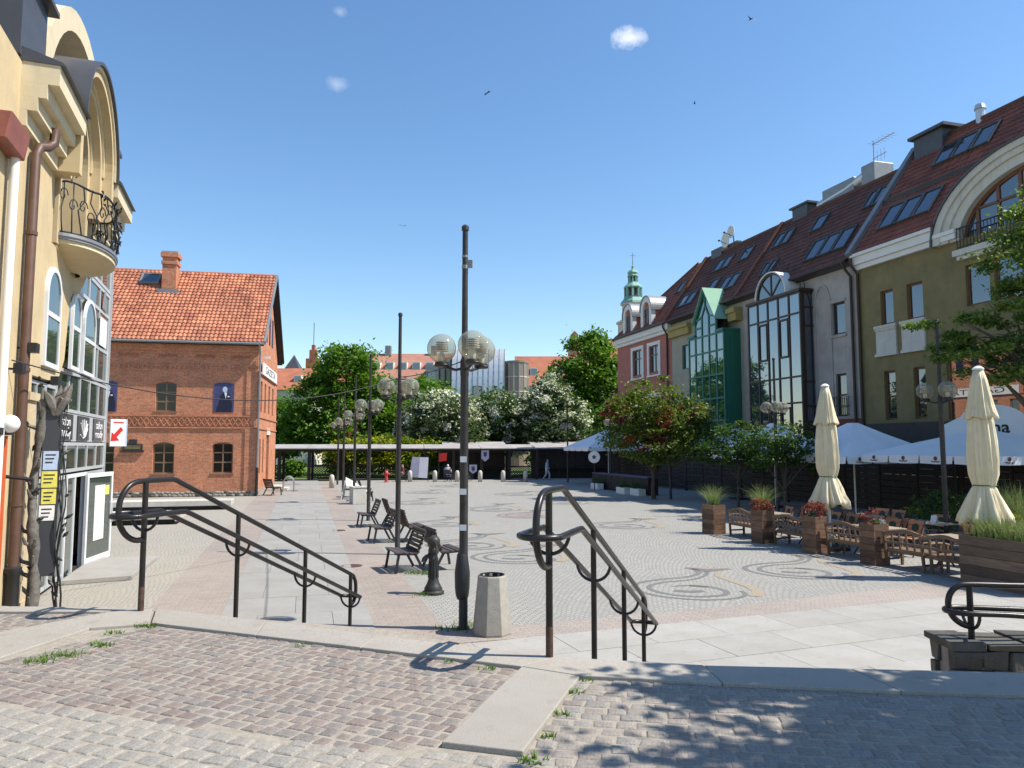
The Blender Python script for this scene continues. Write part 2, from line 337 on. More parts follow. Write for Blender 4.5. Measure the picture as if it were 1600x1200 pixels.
M['leaf_green'] = leafmat('leaf_green', (.070, .150, .016), (.145, .255, .032))
M['leaf_light'] = leafmat('leaf_light', (.085, .17, .018), (.125, .22, .03))
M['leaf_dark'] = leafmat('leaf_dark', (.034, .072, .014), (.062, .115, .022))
M['leaf_grey'] = leafmat('leaf_grey', (.060, .098, .038), (.095, .138, .06))
M['blossom'] = leafmat('blossom', (.56, .56, .48), (.70, .69, .62), .25)
M['leaf_red'] = leafmat('leaf_red', (.16, .028, .022), (.24, .055, .03), .3)
M['leaf_maple'] = leafmat('leaf_maple', (.075, .125, .018), (.165, .195, .034), .3)
M['leaf_yellow'] = leafmat('leaf_yellow', (.36, .34, .012), (.24, .28, .016), .35)
M['leaf_near'] = leafmat('leaf_near', (.095, .155, .028), (.165, .225, .055), .35)
M['blade'] = leafmat('blade', (.15, .19, .075), (.26, .30, .14), .3)
M['bark'] = mat('bark', (.085, .065, .05), .95, .3, 8, bs=.8, bscale=20)
M['sculpt'] = mat('sculpt', (.13, .118, .105), .75, .5, 9, bs=1.0, bscale=14)
def globe_mat():
    m, nt, b = _bs('globe_glass')
    lw = N(nt, 'ShaderNodeLayerWeight', {'Blend': .35}).outputs['Facing']
    tr = N(nt, 'ShaderNodeBsdfTransparent', {'Color': (.84, .82, .74, 1)})
    b.inputs['Base Color'].default_value = (.42, .41, .35, 1); b.inputs['Roughness'].default_value = .04; b.inputs['IOR'].default_value = 1.7
    f = N(nt, 'ShaderNodeMapRange', {0: lw, 1: 0, 2: 1, 3: .14, 4: .72}).outputs[0]
    mx = N(nt, 'ShaderNodeMixShader', {0: f}); nt.links.new(tr.outputs[0], mx.inputs[1]); nt.links.new(b.outputs[0], mx.inputs[2])
    nt.links.new(mx.outputs[0], nt.nodes['Material Output'].inputs[0]); return m
M['globe'] = globe_mat()

# ---------------------------------------------------------------- mesh helpers
def tag(o, label=None, cat=None, group=None, kind=None):
    if label: o['label'] = label
    if cat: o['category'] = cat
    if group: o['group'] = group
    if kind: o['kind'] = kind
    return o
def thing(name, label, cat, loc=(0, 0, 0), rz=0, group=None):
    o = bpy.data.objects.new(name, None); col.objects.link(o)
    o.location = loc; o.rotation_euler = (0, 0, rz); o.empty_display_size = .3
    return tag(o, label, cat, group)
def mesh(name, v, f, m=None, smooth=False):
    me = bpy.data.meshes.new(name); me.from_pydata([tuple(p) for p in v], [], f); me.update()
    if m is not None: me.materials.append(M[m] if isinstance(m, str) else m)
    if smooth: me.polygons.foreach_set('use_smooth', [True] * len(me.polygons))
    return me
def put(name, me, parent=None, loc=None, rz=0, scale=None):
    o = bpy.data.objects.new(name, me); col.objects.link(o); o.parent = parent
    if loc is not None: o.location = loc
    if rz: o.rotation_euler = (0, 0, rz)
    if scale is not None: o.scale = scale
    return o
def clone(o, parent=None, loc=None, rz=None, label=None, group=None):
    c = o.copy(); col.objects.link(c); c.parent = parent
    if loc is not None: c.location = loc
    if rz is not None: c.rotation_euler = (0, 0, rz)
    if label: c['label'] = label
    if group: c['group'] = group
    for ch in o.children: clone(ch, c)
    return c
class MB:
    def __init__(s, ox=0, oy=0, oz=0): s.v = []; s.f = []; s.o = (ox, oy, oz)
    def add(s, v, f):
        k = len(s.v); s.v += [(p[0] - s.o[0], p[1] - s.o[1], p[2] - s.o[2]) for p in v]; s.f += [tuple(i + k for i in q) for q in f]; return s
    def box(s, x0, x1, y0, y1, z0, z1):
        return s.add([(x0, y0, z0), (x1, y0, z0), (x1, y1, z0), (x0, y1, z0), (x0, y0, z1), (x1, y0, z1), (x1, y1, z1), (x0, y1, z1)],
                     [(3, 2, 1, 0), (4, 5, 6, 7), (0, 1, 5, 4), (1, 2, 6, 5), (2, 3, 7, 6), (3, 0, 4, 7)])
    def bar(s, p, q, w, h=None, up=(0, 0, 1)):
        p, q, up = Vector(p), Vector(q), Vector(up); h = h or w; d = (q - p).normalized()
        sd = d.cross(up)
        if sd.length < 1e-4: sd = d.cross(Vector((0, 1, 0)))
        sd.normalize(); u2 = sd.cross(d).normalized(); a = sd * w / 2; b = u2 * h / 2
        return s.add([p - a - b, p + a - b, p + a + b, p - a + b, q - a - b, q + a - b, q + a + b, q - a + b],
                     [(0, 1, 2, 3), (7, 6, 5, 4), (1, 0, 4, 5), (2, 1, 5, 6), (3, 2, 6, 7), (0, 3, 7, 4)])
    def tube(s, pts, r, n=8, closed=False, caps=True):
        pts = [Vector(p) for p in pts]; m = len(pts); rs = r if isinstance(r, (list, tuple)) else [r] * m
        vs, fs = [], []; prevu = None
        for i, p in enumerate(pts):
            if closed: t = pts[(i + 1) % m] - pts[i - 1]
            else: t = pts[min(i + 1, m - 1)] - pts[max(i - 1, 0)]
            if t.length < 1e-6: t = Vector((0, 0, 1))
            t.normalize()
            if prevu is None:
                u = t.cross(Vector((0, 0, 1)))
                if u.length < .05: u = t.cross(Vector((1, 0, 0)))
            else: u = prevu - t * prevu.dot(t)
            u.normalize(); prevu = u; w = t.cross(u)
            for k in range(n):
                a = 2 * PI * k / n; vs.append(p + (u * math.cos(a) + w * math.sin(a)) * rs[i])
        for i in range(m if closed else m - 1):
            j = (i + 1) % m
            for k in range(n): fs.append((i * n + k, i * n + (k + 1) % n, j * n + (k + 1) % n, j * n + k))
        if caps and not closed: fs += [tuple(range(n))[::-1], tuple((m - 1) * n + k for k in range(n))]
        return s.add(vs, fs)
    def lathe(s, prof, c=(0, 0, 0), n=16, a0=0):
        vs, fs = [], []
        for r, z in prof:
            for k in range(n):
                a = a0 + 2 * PI * k / n; vs.append((c[0] + r * math.cos(a), c[1] + r * math.sin(a), c[2] + z))
        for i in range(len(prof) - 1):
            for k in range(n): fs.append((i * n + k, i * n + (k + 1) % n, (i + 1) * n + (k + 1) % n, (i + 1) * n + k))
        fs += [tuple(range(n))[::-1], tuple((len(prof) - 1) * n + k for k in range(n))]
        return s.add(vs, fs)
    def prism(s, poly, z0, z1):
        n = len(poly); return s.add([(x, y, z0) for x, y in poly] + [(x, y, z1) for x, y in poly],
                [tuple(range(n))[::-1], tuple(range(n, 2 * n))] + [(i, (i + 1) % n, n + (i + 1) % n, n + i) for i in range(n)])
    def prism_y(s, poly, y0, y1):          # polygon in x,z pushed along y
        n = len(poly); return s.add([(x, y0, z) for x, z in poly] + [(x, y1, z) for x, z in poly],
                [tuple(range(n)), tuple(range(n, 2 * n))[::-1]] + [(i, n + i, n + (i + 1) % n, (i + 1) % n) for i in range(n)])
    def prism_x(s, poly, x0, x1):          # polygon in y,z pushed along x
        n = len(poly); return s.add([(x0, y, z) for y, z in poly] + [(x1, y, z) for y, z in poly],
                [tuple(range(n)), tuple(range(n, 2 * n))[::-1]] + [(i, n + i, n + (i + 1) % n, (i + 1) % n) for i in range(n)])
    def arch(s, cx, cz, a0, b0, a1, b1, y0, y1, t0=0, t1=PI, n=20):   # elliptic band in x,z between (a0,b0) and (a1,b1)
        vs, fs = [], []
        for i in range(n + 1):
            t = t0 + (t1 - t0) * i / n; c_, s_ = math.cos(t), math.sin(t)
            vs += [(cx + a0 * c_, y0, cz + b0 * s_), (cx + a1 * c_, y0, cz + b1 * s_), (cx + a1 * c_, y1, cz + b1 * s_), (cx + a0 * c_, y1, cz + b0 * s_)]
        for i in range(n):
            for k in range(4): fs.append((4 * i + k, 4 * i + (k + 1) % 4, 4 * i + 4 + (k + 1) % 4, 4 * i + 4 + k))
        fs += [(0, 3, 2, 1), (4 * n, 4 * n + 1, 4 * n + 2, 4 * n + 3)]
        return s.add(vs, fs)
    def fan(s, cx, cz, a, b, y, t0=0, t1=PI, n=20, back=.04):         # filled half ellipse slab
        pl = [(cx + a * math.cos(t0 + (t1 - t0) * i / n), cz + b * math.sin(t0 + (t1 - t0) * i / n)) for i in range(n + 1)]
        return s.prism_y(pl, y, y + back)
    def sphere(s, c, r, nu=20, nv=12, sq=1):
        vs, fs = [], []
        for j in range(nv + 1):
            t = PI * j / nv
            for k in range(nu): a = 2 * PI * k / nu; vs.append((c[0] + r * math.sin(t) * math.cos(a), c[1] + r * math.sin(t) * math.sin(a), c[2] + sq * r * math.cos(t)))
        for j in range(nv):
            for k in range(nu): fs.append((j * nu + k, (j + 1) * nu + k, (j + 1) * nu + (k + 1) % nu, j * nu + (k + 1) % nu))
        return s.add(vs, fs)
    def mesh(s, name, m, smooth=False): return mesh(name, s.v, s.f, m, smooth)
    def build(s, name, m, parent=None, loc=None, rz=0, smooth=False, bevel=0):
        o = put(name, s.mesh(name, m, smooth), parent, loc, rz)
        if smooth:
            try: o.data.set_sharp_from_angle(angle=rad(40))
            except Exception: pass
        if bevel:
            b = o.modifiers.new('bevel', 'BEVEL'); b.width = bevel; b.segments = 2; b.limit_method = 'ANGLE'
        return o
def holes_wall(mb, x0, x1, z0, z1, holes, y0, y1):
    xs = sorted({x0, x1, *[min(max(h[i], x0), x1) for h in holes for i in (0, 1)]}); zs = sorted({z0, z1, *[min(max(h[i], z0), z1) for h in holes for i in (2, 3)]})
    for a, b in zip(xs, xs[1:]):
        run = None
        for c, d in zip(zs, zs[1:]):
            cx, cz = (a + b) / 2, (c + d) / 2
            solid = not any(h[0] < cx < h[1] and h[2] < cz < h[3] for h in holes)
            if solid: run = [c, d] if run is None else [run[0], d]
            if (not solid or d == zs[-1]) and run: mb.box(a, b, y0, y1, run[0], run[1]); run = None
    return mb
def window(parent, x0, x1, z0, z1, fm='brown_wood', gm='glass', y=.12, fw=.06, cols=2, rows=(), off=(0, 0, 0), name='window', sill=None, axis='x', dep=.06):
    """A window: frame with mullions and, as its children, one pane per light. axis 'y' turns it onto a gable wall."""
    f = MB()
    xs = [x0] + [x0 + (x1 - x0) * i / cols for i in range(1, cols)] + [x1]
    zs = [z0] + [z0 + (z1 - z0) * r for r in rows] + [z1]
    h = fw / 2
    for i, x in enumerate(xs):
        a, b = (x, x + fw) if i == 0 else (x - fw, x) if i == len(xs) - 1 else (x - h, x + h)
        f.box(a, b, y - dep / 2, y + dep / 2, z0, z1)
    spans = [(xs[i] + (fw if i == 0 else h), xs[i + 1] - (fw if i == len(xs) - 2 else h)) for i in range(len(xs) - 1)]
    for i, z in enumerate(zs):
        a, b = (z, z + fw) if i == 0 else (z - fw, z) if i == len(zs) - 1 else (z - h, z + h)
        for (p, q) in spans: f.box(p, q, y - dep / 2, y + dep / 2, a, b)
    if sill: f.box(x0 - .08, x1 + .08, y - dep - .14, y + dep / 2, z0 - .07, z0 - .003)
    zsp = [(zs[i] + (fw if i == 0 else h), zs[i + 1] - (fw if i == len(zs) - 2 else h)) for i in range(len(zs) - 1)]
    def sw(v): return [(-(p[1]), p[0], p[2]) for p in v] if axis == 'y' else v
    f.v = [(p[0] - off[0], p[1] - off[1], p[2] - off[2]) for p in sw(f.v)]
    o = f.build(name, fm, parent)
    for (p, q) in spans:
        for (c, d) in zsp:
            g = MB(); g.box(p - .004, q + .004, y - .006, y + .006, c - .004, d + .004)
            g.v = [(p_[0] - off[0], p_[1] - off[1], p_[2] - off[2]) for p_ in sw(g.v)]
            g.build('pane', gm, o)
    return o
def tiled(name, m, parent, O, ex, es, L, S, tw, th, amp=.035, step=.03, clip=None, stuff=True):
    """Roof covering: pantile waves across, a lap at each course. O corner at the eave, ex along it, es up the slope."""
    O, ex, es = Vector(O), Vector(ex).normalized(), Vector(es).normalized(); n = ex.cross(es).normalized()
    if n.z < 0: n = -n
    nx = int(L / tw) * 4; ns = max(1, int(round(S / th)))
    v, f, uv = [], [], []
    xs = np.linspace(0, L, nx + 1); prof = amp * (0.5 + .5 * np.cos(np.linspace(0, L, nx + 1) / tw * 2 * PI)) ** .8
    rng = random.Random(3)
    for j in range(ns):
        s0, s1 = S * j / ns, S * (j + 1) / ns + .02
        for (s, h) in ((s0, 0.), (s0, step), (s1, 0.004)):
            for i in range(nx + 1):
                p = O + ex * xs[i] + es * s + n * (h + prof[i] + .004 * rng.random()); v.append(p); uv.append((xs[i] / tw, j + (.02 if s == s0 else .98)))
        b = j * 3 * (nx + 1)
        for r in (0, 1):
            for i in range(nx):
                xm = (xs[i] + xs[i + 1]) / 2; sm = (s0 + s1) / 2
                if clip and not clip(xm, sm): continue
                f.append((b + r * (nx + 1) + i, b + r * (nx + 1) + i + 1, b + (r + 1) * (nx + 1) + i + 1, b + (r + 1) * (nx + 1) + i))
    me = mesh(name, v, f, m)
    ul = me.uv_layers.new(name='UVMap'); vi = np.zeros(len(me.loops), dtype=np.int32); me.loops.foreach_get('vertex_index', vi)
    ul.data.foreach_set('uv', np.array(uv, dtype=np.float32)[vi].ravel())
    o = put(name, me, parent)
    if stuff: o['kind'] = 'stuff'
    return o
def text(body, name, m, parent, loc, rot, size, depth=.006, align='CENTER', bold=0, sx=1):
    cu = bpy.data.curves.new('t', 'FONT'); cu.body = body; cu.size = size; cu.extrude = depth / 2; cu.align_x = align; cu.align_y = 'CENTER'; cu.resolution_u = 3; cu.offset = bold
    t = bpy.data.objects.new('t', cu); col.objects.link(t)
    me = bpy.data.meshes.new_from_object(t); bpy.data.objects.remove(t); bpy.data.curves.remove(cu)
    me.name = name; me.materials.clear(); me.materials.append(M[m])
    o = put(name, me, parent, loc); o.rotation_euler = rot; o.scale = (sx, 1, 1); return o
def inside(p, poly):
    x, y = p; r = False; n = len(poly)
    for i in range(n):
        (x0, y0), (x1, y1) = poly[i], poly[(i + 1) % n]
        if (y0 > y) != (y1 > y) and x < (x1 - x0) * (y - y0) / (y1 - y0) + x0: r = not r
    return r
def clip_convex(sub, clipp):
    out = sub; n = len(clipp)
    for i in range(n):
        a, b = clipp[i], clipp[(i + 1) % n]; inp, out = out, []
        def side(p): return (b[0] - a[0]) * (p[1] - a[1]) - (b[1] - a[1]) * (p[0] - a[0])
        for j in range(len(inp)):
            p, q = inp[j], inp[(j + 1) % len(inp)]; sp, sq = side(p), side(q)
            if sp >= 0: out.append(p)
            if sp * sq < 0: t = sp / (sp - sq); out.append((p[0] + (q[0] - p[0]) * t, p[1] + (q[1] - p[1]) * t))
        if not out: return []
    return out
# ---------------------------------------------------------------- ground of the square
U = Vector((-.269, .963)).normalized(); V = Vector((U.y, -U.x))
Q0 = Vector((-.75, 11.6))
UANG = math.atan2(U.y, U.x)
def Q(t, w): p = Q0 + U * t + V * w; return (p.x, p.y)
def sheet(name, poly, z, m, kind='structure'):
    o = put(name, mesh(name, [(x, y, z) for x, y in poly], [tuple(range(len(poly)))], m))
    if kind: o['kind'] = kind
    return o
sheet('ground', [(-1500, -1500), (1500, -1500), (1500, 1500), (-1500, 1500)], -.03, 'far_ground')
sheet('side_paving', [Q(-14, -60), Q(-14, -4.93), Q(50, -4.93), Q(44, -60)], -.002, 'pebble')
sheet('square_paving', [Q(-14, -.27), Q(-14, 45), Q(66, 45), Q(66, 6), Q(52, -.27)], 0.0, 'fan_cobble')
sheet('lawn', [(-60, 61.8), (-3, 64.6), (12, 84), (-60, 110)], .012, 'grass')
sheet('paver_band', [Q(-9, -4.93), Q(-9, -3.68), Q(50, -3.68), Q(50, -4.93)], .003, 'red_band')
sheet('paver_strip', [Q(-9, -1.30), Q(-9, -.27), Q(50, -.27), Q(50, -1.30)], .003, 'red_band')
# curved end of the paver border in front of the square
sheet('paver_border', [(-1.0, 10.7), (.66, 11.24), (3.31, 12.21), (9.0, 14.33), (9.44, 13.92), (12.5, 10.6), (13.2, 11.3), (9.9, 14.75), (9.0, 15.4), (8.63, 15.38), (3.55, 13.11), (0, 11.83), (-1.0, 11.6)], .006, 'red_band2')

def slab_field(sname, poly, O, ang, w, l, z, m, th=.05, gap=.008, name='granite_slab', stag=.5):
    base = sheet(sname, poly, z - .012, 'sand')
    ca, sa = math.cos(ang), math.sin(ang)
    xs = [(p[0] - O[0]) * ca + (p[1] - O[1]) * sa for p in poly]; ys = [-(p[0] - O[0]) * sa + (p[1] - O[1]) * ca for p in poly]
    full = None
    j = int(math.floor(min(ys) / l)) - 1
    while j * l < max(ys):
        i = int(math.floor(min(xs) / w)) - 1
        while i * w < max(xs) + w:
            x0 = i * w + (stag * w if j % 2 else 0); y0 = j * l
            q = [(x0 + gap / 2, y0 + gap / 2), (x0 + w - gap / 2, y0 + gap / 2), (x0 + w - gap / 2, y0 + l - gap / 2), (x0 + gap / 2, y0 + l - gap / 2)]
            qw = [(O[0] + a * ca - b * sa, O[1] + a * sa + b * ca) for a, b in q]
            cl = clip_convex(qw, poly)
            i += 1
            if len(cl) < 3: continue
            dz = random.uniform(-.002, .002)
            cx = sum(p[0] for p in cl) / len(cl); cy = sum(p[1] for p in cl) / len(cl)
            k = MB(cx, cy, 0); k.prism(cl, -th, 0)
            o = k.build(name, m, base, (cx, cy, z + dz))
        j += 1
    return base
slab_field('stone_walk', [Q(-4, -1.30), Q(40, -1.30), Q(40, -3.68), Q(-4, -3.68)], Q(-4, -3.68), UANG - PI / 2, 1.19, 1.45, .012, 'granite_grey')
sheet('far_walk', [Q(40.01, -1.30), Q(60, -1.30), Q(60, -3.68), Q(40.01, -3.68)], .010, 'granite_grey')
slab_field('stone_terrace', [(-2.6, 10.0), (-2.6, 7.2), (3, 5.2), (12.0, 5.2), (12.0, 10.8), (9.44, 13.92), (9.0, 14.33), (.66, 11.24)], (0, 11), rad(20.5), 1.25, .95, .014, 'granite_light')

# stone ornaments set into the square: a drop with a tail and a fin, in dark, ochre and rose stones
def ribbon(pts, w0, w1=None, n=None):
    """flat band along a smooth path, width running from w0 to w1"""
    P = [Vector((p[0], p[1])) for p in pts]; out = []
    for i in range(len(P) - 1):                       # Catmull-Rom
        a, b, c, d = P[max(i - 1, 0)], P[i], P[i + 1], P[min(i + 2, len(P) - 1)]
        for k in range(6):
            t = k / 6; out.append(.5 * ((2 * b) + (c - a) * t + (2 * a - 5 * b + 4 * c - d) * t * t + (3 * b - a - 3 * c + d) * t ** 3))
    out.append(P[-1]); w1 = w0 if w1 is None else w1; v, f = [], []
    for i, p in enumerate(out):
        t = (out[min(i + 1, len(out) - 1)] - out[max(i - 1, 0)]).normalized(); nn = Vector((-t.y, t.x)); w = w0 + (w1 - w0) * i / (len(out) - 1)
        v += [p + nn * w / 2, p - nn * w / 2]
    f = [(2 * i, 2 * i + 1, 2 * i + 3, 2 * i + 2) for i in range(len(out) - 1)]
    return v, f
def orn_mesh():
    d, o, p = MB(), MB(), MB()
    def ad(mb, pts, w0, w1=None):
        v, f = ribbon(pts, w0, w1); mb.add([(q.x, q.y, 0) for q in v], f)
    ad(d, [(.35, 2.55), (.42, 2.0), (.12, 1.45), (-.55, 1.0), (-1.0, .45), (-1.02, -.15), (-.55, -.75), (.15, -.95), (.75, -.75), (1.02, -.35), (1.0, 0)], .135, .09)
    ad(d, [(.62, 2.2), (.5, 1.65), (.15, 1.1), (-.4, .75), (-.72, .3), (-.7, -.15), (-.35, -.55), (.15, -.66), (.6, -.45), (.7, -.05), (.45, .35), (.05, .42)], .09, .14)
    ad(d, [(-.28, -.12), (0, -.2), (.28, -.1)], .20)
    ad(d, [(-.3, .3), (.05, .44), (.4, .3)], .05, .16)
    d.add([(.1, 2.62, 0), (.6, 2.1, 0), (1.25, 2.62, 0), (.65, 2.42, 0)], [(0, 1, 3), (1, 2, 3)])
    ad(o, [(.85, 2.1), (.8, 1.6), (1.0, 1.05), (1.25, .45), (1.3, -.1), (1.15, -.5)], .12, .26)
    p.add([(.13, 2.68, 0), (.66, 2.46, 0), (1.2, 2.68, 0)], [(0, 1, 2)])
    return d, o, p
om = [k.mesh('ornament', m) for k, m in zip(orn_mesh(), ('dark_cobble', 'orange_cobble', 'pink_cobble'))]
disc = MB(); disc.lathe([(1.15, 0), (1.14, .0001)], n=28); discm = disc.mesh('ornament', 'pink_cobble')
opos = [(3.45, 14.75, -8, 1.0), (6.35, 16.9, -14, 1.0), (.05, 18.9, -6, 1.0), (-1.3, 21.3, 4, 1.05), (3.9, 26.4, -10, 1.05), (-.9, 33.2, 6, 1.2), (.5, 30.2, 0, 0), (.3, 43.4, -4, 1.2), (.8, 55, 3, 1.2),
        (-4.7, 36.9, 12, 1.2), (-4.4, 52, 5, 1.2), (2.6, 37, -8, 1.1), (-2.6, 27, 8, 1.05), (-5.2, 45, 8, 1.1)]
for i, (x, y, a, s) in enumerate(opos):
    e = tag(bpy.data.objects.new('paving_ornament', None), kind='structure'); col.objects.link(e)
    e.location = (x, y, .004); e.rotation_euler = (0, 0, rad(a))
    if s == 0:
        put('rose_disc', discm, e, (0, 0, .002)); put('dark_tail', om[0], e, (0, 0, .003)); continue
    e.scale = (s, s, 1)
    put('dark_stones', om[0], e, (0, 0, .0)); put('ochre_stones', om[1], e, (0, 0, .002)); put('rose_stones', om[2], e, (0, 0, .003))

# iron covers in the paving
def cover(x, y, r, label):
    o = MB().lathe([(r, 0), (r, .008), (r * .86, .009), (r * .84, .006), (.01, .006)], n=24).build('manhole_cover', 'rust', None, (x, y, .004))
    tag(o, label, 'manhole cover')
cover(2.32, 10.75, .16, 'small round iron cover set in the pale granite terrace')
cover(-3.75, 17.6, .24, 'round iron cover in the reddish paver strip by the benches')
cover(-5.75, 24.9, .22, 'round iron cover in the paver strip farther along the benches')

# ---------------------------------------------------------------- upper landing with setts, slabs and steps
ZP = 1.38
EDGE = [(-7.2, 7.1), (-4.4, 6.62), (-3.11, 6.55), (-1.0, 5.91), (.3, 5.05), (1.23, 4.87), (2.70, 4.76), (7.5, 4.35)]
land = tag(MB().prism([(-7.2, -6)] + [(7.5, -6)] + EDGE[::-1], -.05, ZP - .004).build('landing', 'sand'), kind='structure')
STEP = (.132, .378); NST = 9
steps = tag(bpy.data.objects.new('stairs', None), kind='structure'); col.objects.link(steps)
for k in range(1, NST):
    a = [(x + STEP[0] * (k - 1), y + STEP[1] * (k - 1)) for x, y in EDGE]; b = [(x + STEP[0] * k, y + STEP[1] * k) for x, y in EDGE]
    for i in range(len(EDGE) - 1):
        s = MB(); g = .003
        s.prism([a[i], a[i + 1], b[i + 1], b[i]], -.05, ZP - .1533 * k)
        s.build('stone_step', 'granite', steps)

# sett field
def sett_meshes(w, l, h, m, n=7, rough=.09):
    out = []
    for k in range(n):
        def j(a): return a * random.uniform(-1, 1)
        c = [(-w / 2, -l / 2), (w / 2, -l / 2), (w / 2, l / 2), (-w / 2, l / 2)]
        bot = [(x * random.uniform(.9, 1.0) + j(w * rough * .6), y * random.uniform(.9, 1.0) + j(l * rough * .6)) for x, y in c]
        e = 0.006 + .004 * random.random()
        def shrink(p, d): r = math.hypot(*p); return (p[0] * (1 - d / r), p[1] * (1 - d / r))
        z1 = h * .68
        v = [(x, y, -.03) for x, y in bot] + [(x, y, z1 + j(.002)) for x, y in bot] + [(*shrink(p, e * 1.3), h + j(.0016)) for p in bot] + [(j(.01), j(.01), h + .001 + j(.001))]
        f = [(i, (i + 1) % 4, 4 + (i + 1) % 4, 4 + i) for i in range(4)] + [(4 + i, 4 + (i + 1) % 4, 8 + (i + 1) % 4, 8 + i) for i in range(4)] + [(8 + i, 8 + (i + 1) % 4, 12) for i in range(4)]
        me = mesh('sett', v, f, m); me.polygons.foreach_set('use_smooth', [False] * 8 + [True] * 4); out.append(me)
    return out
def in_view(x, y):
    if y < .5: return False
    return abs(x / y) < .72 and (2.8 - ZP) / y < .5
def sett_field(sname, poly, O, ang, w, l, m, wav=0, hgt=.016, maxn=300, bed='sand', zb=ZP, gap=.013):
    root = tag(bpy.data.objects.new(sname, None), kind='structure'); col.objects.link(root)
    ms = sett_meshes(w - gap, l - gap, hgt, m)
    ca, sa = math.cos(ang), math.sin(ang); pts = []
    xs = [(p[0] - O[0]) * ca + (p[1] - O[1]) * sa for p in poly]; ys = [-(p[0] - O[0]) * sa + (p[1] - O[1]) * ca for p in poly]
    y = min(ys); row = 0
    while y < max(ys) + l:
        x = min(xs) - w * random.random(); sc_row = random.uniform(.93, 1.07)
        while x < max(xs) + w:
            wf = random.uniform(.82, 1.2); x += w * wf / 2
            yy = y + wav * math.sin(x * 3.1 + row * .15) + random.uniform(-.006, .006)
            p = (O[0] + x * ca - yy * sa, O[1] + x * sa + yy * ca)
            qs = [(p[0] + a * w * .28 * ca - b * l * .28 * sa, p[1] + a * w * .28 * sa + b * l * .28 * ca) for a in (-1, 1) for b in (-1, 1)]
            if all(inside(q, poly) for q in qs): pts.append((p, wf, sc_row))
            x += w * wf / 2
        y += l * sc_row; row += 1
    pts.sort(key=lambda t: (0 if in_view(*t[0]) else 1, math.hypot(*t[0])))
    rest = MB()
    for i, (p, wf, sr) in enumerate(pts):
        me = random.choice(ms); a = ang + random.uniform(-.07, .07); z = zb - .016 + random.uniform(-.003, .003)
        if i < maxn:
            put('sett', me, root, (p[0], p[1], z), a, (wf, sr, 1))
        else:
            c_, s_ = math.cos(a), math.sin(a)
            rest.add([(p[0] + v.co.x * wf * c_ - v.co.y * sr * s_, p[1] + v.co.x * wf * s_ + v.co.y * sr * c_, z + v.co.z) for v in me.vertices], [tuple(q.vertices) for q in me.polygons])
    if rest.v: tag(rest.build('more_setts', m, root, smooth=False), kind='stuff')
    return root
angAB = math.atan2(5.05 - 6.55, .3 + 3.11)
sett_field('red_sett_paving', [(-2.84, 6.08), (.10, 4.88), (-.30, 3.63), (-.62, 3.56), (-3.0, 4.28), (-3.5, 4.95)], (-2.86, 5.98), angAB + .02, .102, .094, 'sett_red', gap=.008)
sett_field('pale_cobble_paving', [(-3.5, 5.0), (-3.03, 4.34), (-.62, 3.61), (-.30, 3.66), (.10, 3.55), (.10, 2.2), (-4.2, 2.2), (-5.0, 4.6)], (-2.9, 4.3), angAB + .05, .125, .112, 'sett_grey', wav=.02, hgt=.016, gap=.008)
sett_field('mixed_sett_paving', [(.38, 4.69), (1.25, 4.55), (2.87, 4.33), (6, 4.05), (6, 2.3), (-.02, 2.3), (.01, 3.5)], (.46, 4.6), math.atan2(4.26 - 4.49, 2.87 - 1.25), .115, .098, 'sett_mixed', gap=.008)
sett_field('corner_sett_paving', [(-3.95, 6.55), (-3.45, 6.38), (-3.95, 5.72), (-6.5, 4.9), (-6.5, 6.7)], (-4.4, 6.3), .0, .125, .115, 'sett_red', maxn=200)

def slab(poly, z0, z1, label=None, m='granite', parent=None):
    cx = sum(p[0] for p in poly) / len(poly); cy = sum(p[1] for p in poly) / len(poly)
    cl = [(cx + (x - cx) * .996, cy + (y - cy) * .996) for x, y in poly]
    return MB(cx, cy, 0).prism(cl, z0, z1).build('granite_slab', m, parent, (cx, cy, 0), bevel=.006)
curb = tag(bpy.data.objects.new('slab_border', None), kind='structure'); col.objects.link(curb)
def lerp(a, b, t): return (a[0] + (b[0] - a[0]) * t, a[1] + (b[1] - a[1]) * t)
fA, fB = (-3.09, 6.56), (.30, 5.06); nA, nB = (-2.87, 6.02), (.06, 4.85)
for a, b in ((0, .33), (.33, .62), (.62, 1)):
    slab([lerp(nA, nB, a), lerp(nA, nB, b), lerp(fA, fB, b), lerp(fA, fB, a)], ZP - .12, ZP + .022, parent=curb)
fC, fD, fE = (1.23, 4.875), (2.70, 4.765), (7.5, 4.355); gB, gC, gD, gE = (.42, 4.66), (1.25, 4.52), (2.62, 4.32), (7.4, 3.9)
slab([gB, gC, fC, fB, nB], ZP - .12, ZP + .022, parent=curb)
slab([gC, lerp(gC, gD, .72), lerp(fC, fD, .62), fC], ZP - .12, ZP + .02, parent=curb)
slab([lerp(gC, gD, .72), lerp(gD, gE, .25), lerp(fD, fE, .25), lerp(fC, fD, .62)], ZP - .12, ZP + .02, parent=curb)
slab([lerp(gD, gE, .25), gE, fE, lerp(fD, fE, .25)], ZP - .12, ZP + .02, parent=curb)
